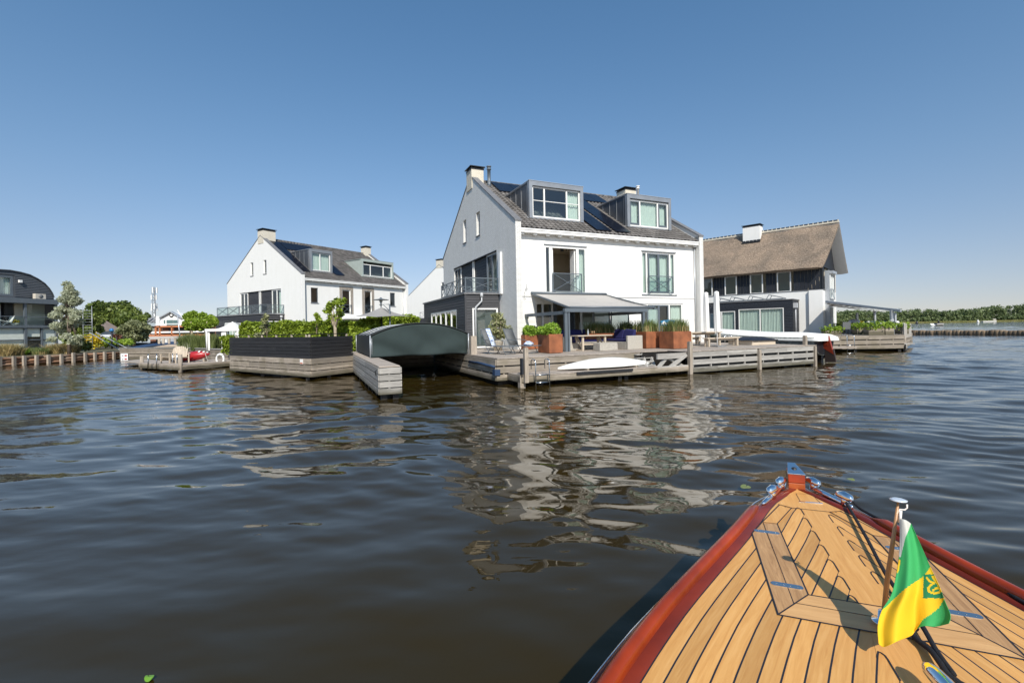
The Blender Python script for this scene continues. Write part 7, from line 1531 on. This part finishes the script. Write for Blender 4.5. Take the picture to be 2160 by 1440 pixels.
# scaffold-like steel stair frame
q=wd(176,728,45); t=thing('steel_frame_rack','tall light steel ladder rack standing behind the silver-leaved tree','rack',(q[0],45,.62)); h=wd(188,652,45)[2]-.62; w_=wd(189,700,45)[0]-wd(170,700,45)[0]; m=MB()
for x in (0,w_): m.tube([(x,0,0),(x,0,h+.3)],.022,6)
z=.4
while z<h: m.tube([(0,0,z),(w_,0,z)],.014,5); z+=.28
m.build('frame',GREYL,t)
m=MB(); m.bar((w_,-.3,1.9),(w_+3.2,-.5,.1),.06); m.bar((w_,.4,1.9),(w_+3.4,.4,.1),.06); m.build('stair_rail',GREYL,t)
q=wd(236,728,50); t=thing('blue_lamp_post','black lamp post with a blue globe on the left quay','street lamp',(q[0],50,.7)); h=wd(236,700,50)[2]-.7; m=MB(); m.tube([(0,0,0),(0,0,h)],.09,6); m.tube([(.35,.2,0),(.35,.2,h-.5)],.05,6); m.build('post',BLACKM,t); m=MB(); m.lathe((0,0,h),[(.08,0),(.2,.1),(.22,.22),(.12,.36),(.02,.4)],12); m.build('globe',simple('blue_glass_globe',(.03,.18,.42),.1,coat=1),t)
# harbour boats: hull + cover
def hboat(label,px,py,D,L_,col,cov,rz=0,cabin=None,z0=.1):
    q=wd(px,py,D); t=thing('moored_boat',label,'boat',(q[0],D,0),rz,'boats moored in the left harbour'); m=MB(); P=[]
    for i in range(13):
        u=i/12*2-1; b=.95*(1-max(0,u)**2.2)*(1 if u>-.9 else .85)+.02; sh=.75+.35*max(0,u)**2; P.append([(u*L_/2+(.25*max(0,u)*(1-abs(math.sin(a)))),b*math.cos(a),sh-(sh+.15)*math.sin(a)**.7) for a in np.linspace(0,math.pi,9)])
    m.grid(P); m.build('hull',col,t); m=MB(); P=[]
    for i in range(13):
        u=i/12*2-1; b=.95*(1-max(0,u)**2.2)*(1 if u>-.9 else .85)+.06; sh=.75+.35*max(0,u)**2; P.append([(u*L_/2,b*c_,sh+.03+.42*(1-abs(u)**1.6)*(1-c_*c_)) for c_ in np.linspace(-1,1,9)])
    m.grid(P); m.build('cover',cov,t)
    if cabin: m=MB(); m.box(-.8,.7,-.6,.6,.9,1.5); m.build('cabin',WHITE,t)
    return t
for a in ((('boat with bright blue and navy cover left in the harbour'),325,736,50,5.2,WHITE,BLUEC,.15),('boat with a glossy black cover beside the blue covered boat',348,737,47,5.6,GREYM,BLKC,-.1),('low wooden tender with a tan canvas in front of the black covered boat',362,741,44.5,4.8,TABLEW,simple('tan_canvas',(.38,.30,.22),.8),.05),('navy covered boat under the restaurant terrace',385,733,58,5.5,WHITE,BLUEC,.3),('white hulled boat with navy canopy far under the restaurant',352,728,66,6,WHITE,BLUEC,-.2,1),('dark covered boat just behind the black plank end of the quay',385,741,48,4.6,GREYM,BLKC,.2),('navy covered boat left of the willow on the quay side',268,731,63,5.5,GREYM,BLUEC,.1)): hboat(*a)
for px in (336,345,357,370,382,400): q=wd(px,735,52); t=thing('harbour_pile','pale mooring pile among the covered harbour boats','mooring pile',(q[0],52,0),0,'mooring piles in the left harbour'); m=MB(); m.tube([(0,0,-.4),(0,0,1.75)],.13,8); m.build('shaft',POSTW,t)
q=wd(382,720,60); t=thing('sail_boat_mast','slanting pale boat mast and boom in front of the restaurant','mast',(q[0],60,.3)); m=MB(); m.tube([(0,0,0),(-.4,0,wd(384,665,60)[2]-.3)],.07,6); m.build('mast',GREYL,t); m=MB(); m.tube([(2.1,0,.8),(-.4,0,5.1)],.05,5); m.build('stay',WHITE,t)
# boats on the lake
q=wz(1980,687,0); t=thing('motor_boat','small distant motor boat with a dark figure throwing a little spray','boat',(q[0],q[1],0),.3); k_=q[1]/300; m=MB(); P=[]
for i in range(9): u=i/8*2-1; b=1.2*(1-max(0,u)**2)+.05; P.append([(u*3,b*math.cos(a),1.0-.9*math.sin(a)) for a in np.linspace(0,math.pi,7)])
m.grid(P); m.build('hull',WHITE,t); m=MB(); m.box(-1,1,-.9,.9,.9,1.3); m.tube([(0,0,1.2),(0,0,1.9),(0,0,2.3)],[.35,.3,.18],8); m.build('cockpit',BLACKM,t)
q=wd(1889,686,200); t=thing('motor_boat','white cabin boat on the lake seen through the pergola posts','boat',(q[0],200,0)); m=MB(); P=[]
for i in range(9): u=i/8*2-1; b=1.4*(1-max(0,u)**2)+.05; P.append([(u*4.5,b*math.cos(a),1.4-1.3*math.sin(a)) for a in np.linspace(0,math.pi,7)])
m.grid(P); m.build('hull',WHITE,t); m=MB(); m.hexa([(-2.5,-1,1.3),(1.5,-1,1.3),(1.5,1,1.3),(-2.5,1,1.3)],[(-2,-.8,2.4),(.6,-.8,2.4),(.6,.8,2.4),(-2,.8,2.4)]); m.build('cabin',WHITE,t)
for px,py,D_,l in ((2063,679,430,'white buoy near the far reed belt'),(1934,680,380,'dark spar buoy before the far reeds')): q=wd(px,py,D_); t=thing('buoy',l,'buoy',(q[0],D_,0)); m=MB(); m.lathe((0,0,-.2),[(.9,0),(1.0,.9),(.5,1.8),(.1,2.6)],10); m.build('body',WHITE if px>2000 else BLACKM,t)
q=wd(2085,681,480); t=thing('floating_raft','flat pale raft moored near the far reed belt','raft',(q[0],480,0)); m=MB(); m.box(-7,7,-1.5,1.5,.2,.9); m.build('deck',CANVW,t); m=MB(); m.box(-6,6,-1,1,-.4,.19); m.build('float',BLACKM,t)
# lily leaves and floating leaf
LILY=simple('lily_leaf',(.16,.19,.05),.35,var=.2,scale=10)
def pad(label,px,py,r,mat=LILY,nm_='lily_pad',cat='water plant'):
    q=wz(px,py,.035); t=thing(nm_,label,cat,(q[0],q[1],.035),random.random()*6); m=MB(); k=18; m.add([(0,0,0)]+[(r*math.cos(a)*(1+.06*math.sin(3*a)),r*math.sin(a)*.8,.006*math.sin(2*a)) for a in np.linspace(.15,6.13,k)],[(0,i+1,i+2) for i in range(k-1)]); m.build('leaf',mat,t,solid=.004)
pad('yellow-green lily pad floating left of the boat stem',1573,1026,.075); pad('small lily pad floating in the middle distance left of the bow',1322,1024,.05) if False else None
pad('little pale lily pad floating just right of the boat stem',1793,1010,.05)
pad('bright green fallen leaf floating at the bottom left of the picture',315,1428,.03,simple('fresh_leaf',(.14,.30,.03),.4),'floating_leaf','leaf')
# ================= RIGHT TERRACE FURNISHINGS =================
def trough(label,px0,px1,py,D,h,flow,z0=1.18):
    a=wd(px0,py,D);b=wd(px1,py,D); hw=(b[0]-a[0])/2; t=thing('flower_trough',label,'planter',((a[0]+b[0])/2,D,z0),0,'flower troughs on the right terrace'); m=MB(); m.box(-hw,hw,-.25,.25,0,h); m.build('box',DOCKW,t); leaves('foliage',boxpts(-hw,hw,-.3,.3,h-.05,h+.22,int(300*hw+120),.08),.12,LPOLL,t)
    if flow:
        P=np.vstack([blobpts((rng.uniform(-hw,hw),-.2,h+.3+rng.uniform(-.1,.15)),(.1,.1,.08),30,.1) for _ in range(int(3*hw)+1)]); leaves('flowers',P,.06,flow,t)
    return t
trough('first flower trough at the left end of the right terrace by the wall',1737,1770,703,34.3,.35,None)
trough('trough of yellow-green plants behind the metal chair',1803,1822,704,34,.55,YEL)
trough('long trough with white and yellow flowers in the terrace middle',1827,1860,707,32.9,.6,WFL)
trough('trough with white flowers left of the pergola front post',1862,1880,706,33.0,.6,WFL)
trough('trough with yellow-green plants at the right terrace corner',1893,1911,702,34.2,.5,YEL)
trough('rear trough of green leaves under the pergola',1765,1800,696,41,.6,None)
def mchair(label,px,D,rz): q=wd(px,705,D); t=thing('terrace_chair',label,'chair',(q[0],D,1.18),rz,'dark metal chairs on the right terrace'); m=MB(); m.box(-.25,.25,-.25,.25,.42,.45); m.build('seat',MESHG,t); m=MB(); m.box(-.25,.25,.22,.25,.46,.98); m.build('backrest',MESHG,t); [ (lambda m: (m.tube([(x,y,0),(x,y,.42)],.015,5), m.build('leg',BLACKM,t)))(MB()) for x in (-.22,.22) for y in (-.22,.22)]; m=MB(); m.tube([(-.27,-.2,.62),(-.27,.24,.64)],.015,5); m.tube([(.27,-.2,.62),(.27,.24,.64)],.015,5); m.build('armrest',BLACKM,t)
mchair('dark metal chair with its back to the lake nearest the house wall',1784,34.5,2.8); mchair('dark metal chair seen side on beyond the first chair',1796,36,1.2); mchair('dark metal chair behind the glass table',1808,37.5,.3)
q=wd(1840,700,37.5); t=thing('terrace_sofa','blue upholstered sofa under the pergola roof','sofa',(q[0],37.5,1.18),0); m=MB(); m.box(-1.4,1.4,-.4,.4,.05,.45); m.build('seat',BLUEC,t,bevel=.04); m=MB(); m.box(-1.4,1.4,.25,.45,.46,1.0); m.build('backrest',BLUEC,t,bevel=.04)
q=wd(1802,695,38); t=thing('barbecue','light steel barbecue with a closed hood under the pergola','barbecue',(q[0],38,1.18)); m=MB(); m.box(-.5,.5,-.3,.3,.0,.8); m.build('cabinet',MOUNTP,t); m=MB(); m.lathe((0,0,.81),[(.42,0),(.42,.2),(.25,.36),(.05,.42)],12); m.build('hood',GREYL,t)
q=wd(1797,700,35.6); t=thing('terrace_table','small dark metal table between the terrace chairs','table',(q[0],35.6,1.18)); m=MB(); m.box(-.6,.6,-.4,.4,.72,.75); m.build('tabletop',GREYM,t); m=MB(); m.tube([(0,0,0),(0,0,.72)],.05,6); m.box(-.3,.3,-.3,.3,0,.03); m.build('pedestal',BLACKM,t)
bush('terrace_shrub','round green shrub beside the barbecue under the pergola',1825,696,38.2,.9,1.1,LPOLL,.13,900,z0=1.18)
# house wall details
t,T=th('wall_ornament','dark wrought iron wall ornament above the left end of the awning','ornament',.72,.36,4.0); m=MB(); m.tube([(-.1,-.05,.0),(-.05,-.05,.25),(.05,-.05,.35),(.0,-.05,.5)],.012,5); m.tube([(-.1,-.05,.0),(-.15,-.05,-.25),(-.02,-.05,-.3)],.012,5); m.tube([(.0,-.05,.2),(.1,-.05,.3)],.012,5); m.build('ironwork',LEAD,t)
t,T=th('wall_lamp','small white globe wall lamp left of the awning','lamp',.75,.33,2.65); m=MB(); m.lathe((0,-.02,0),[(.05,0),(.07,.03),(.07,.2),(.05,.23)],10); m.build('shade',GREYL,t)
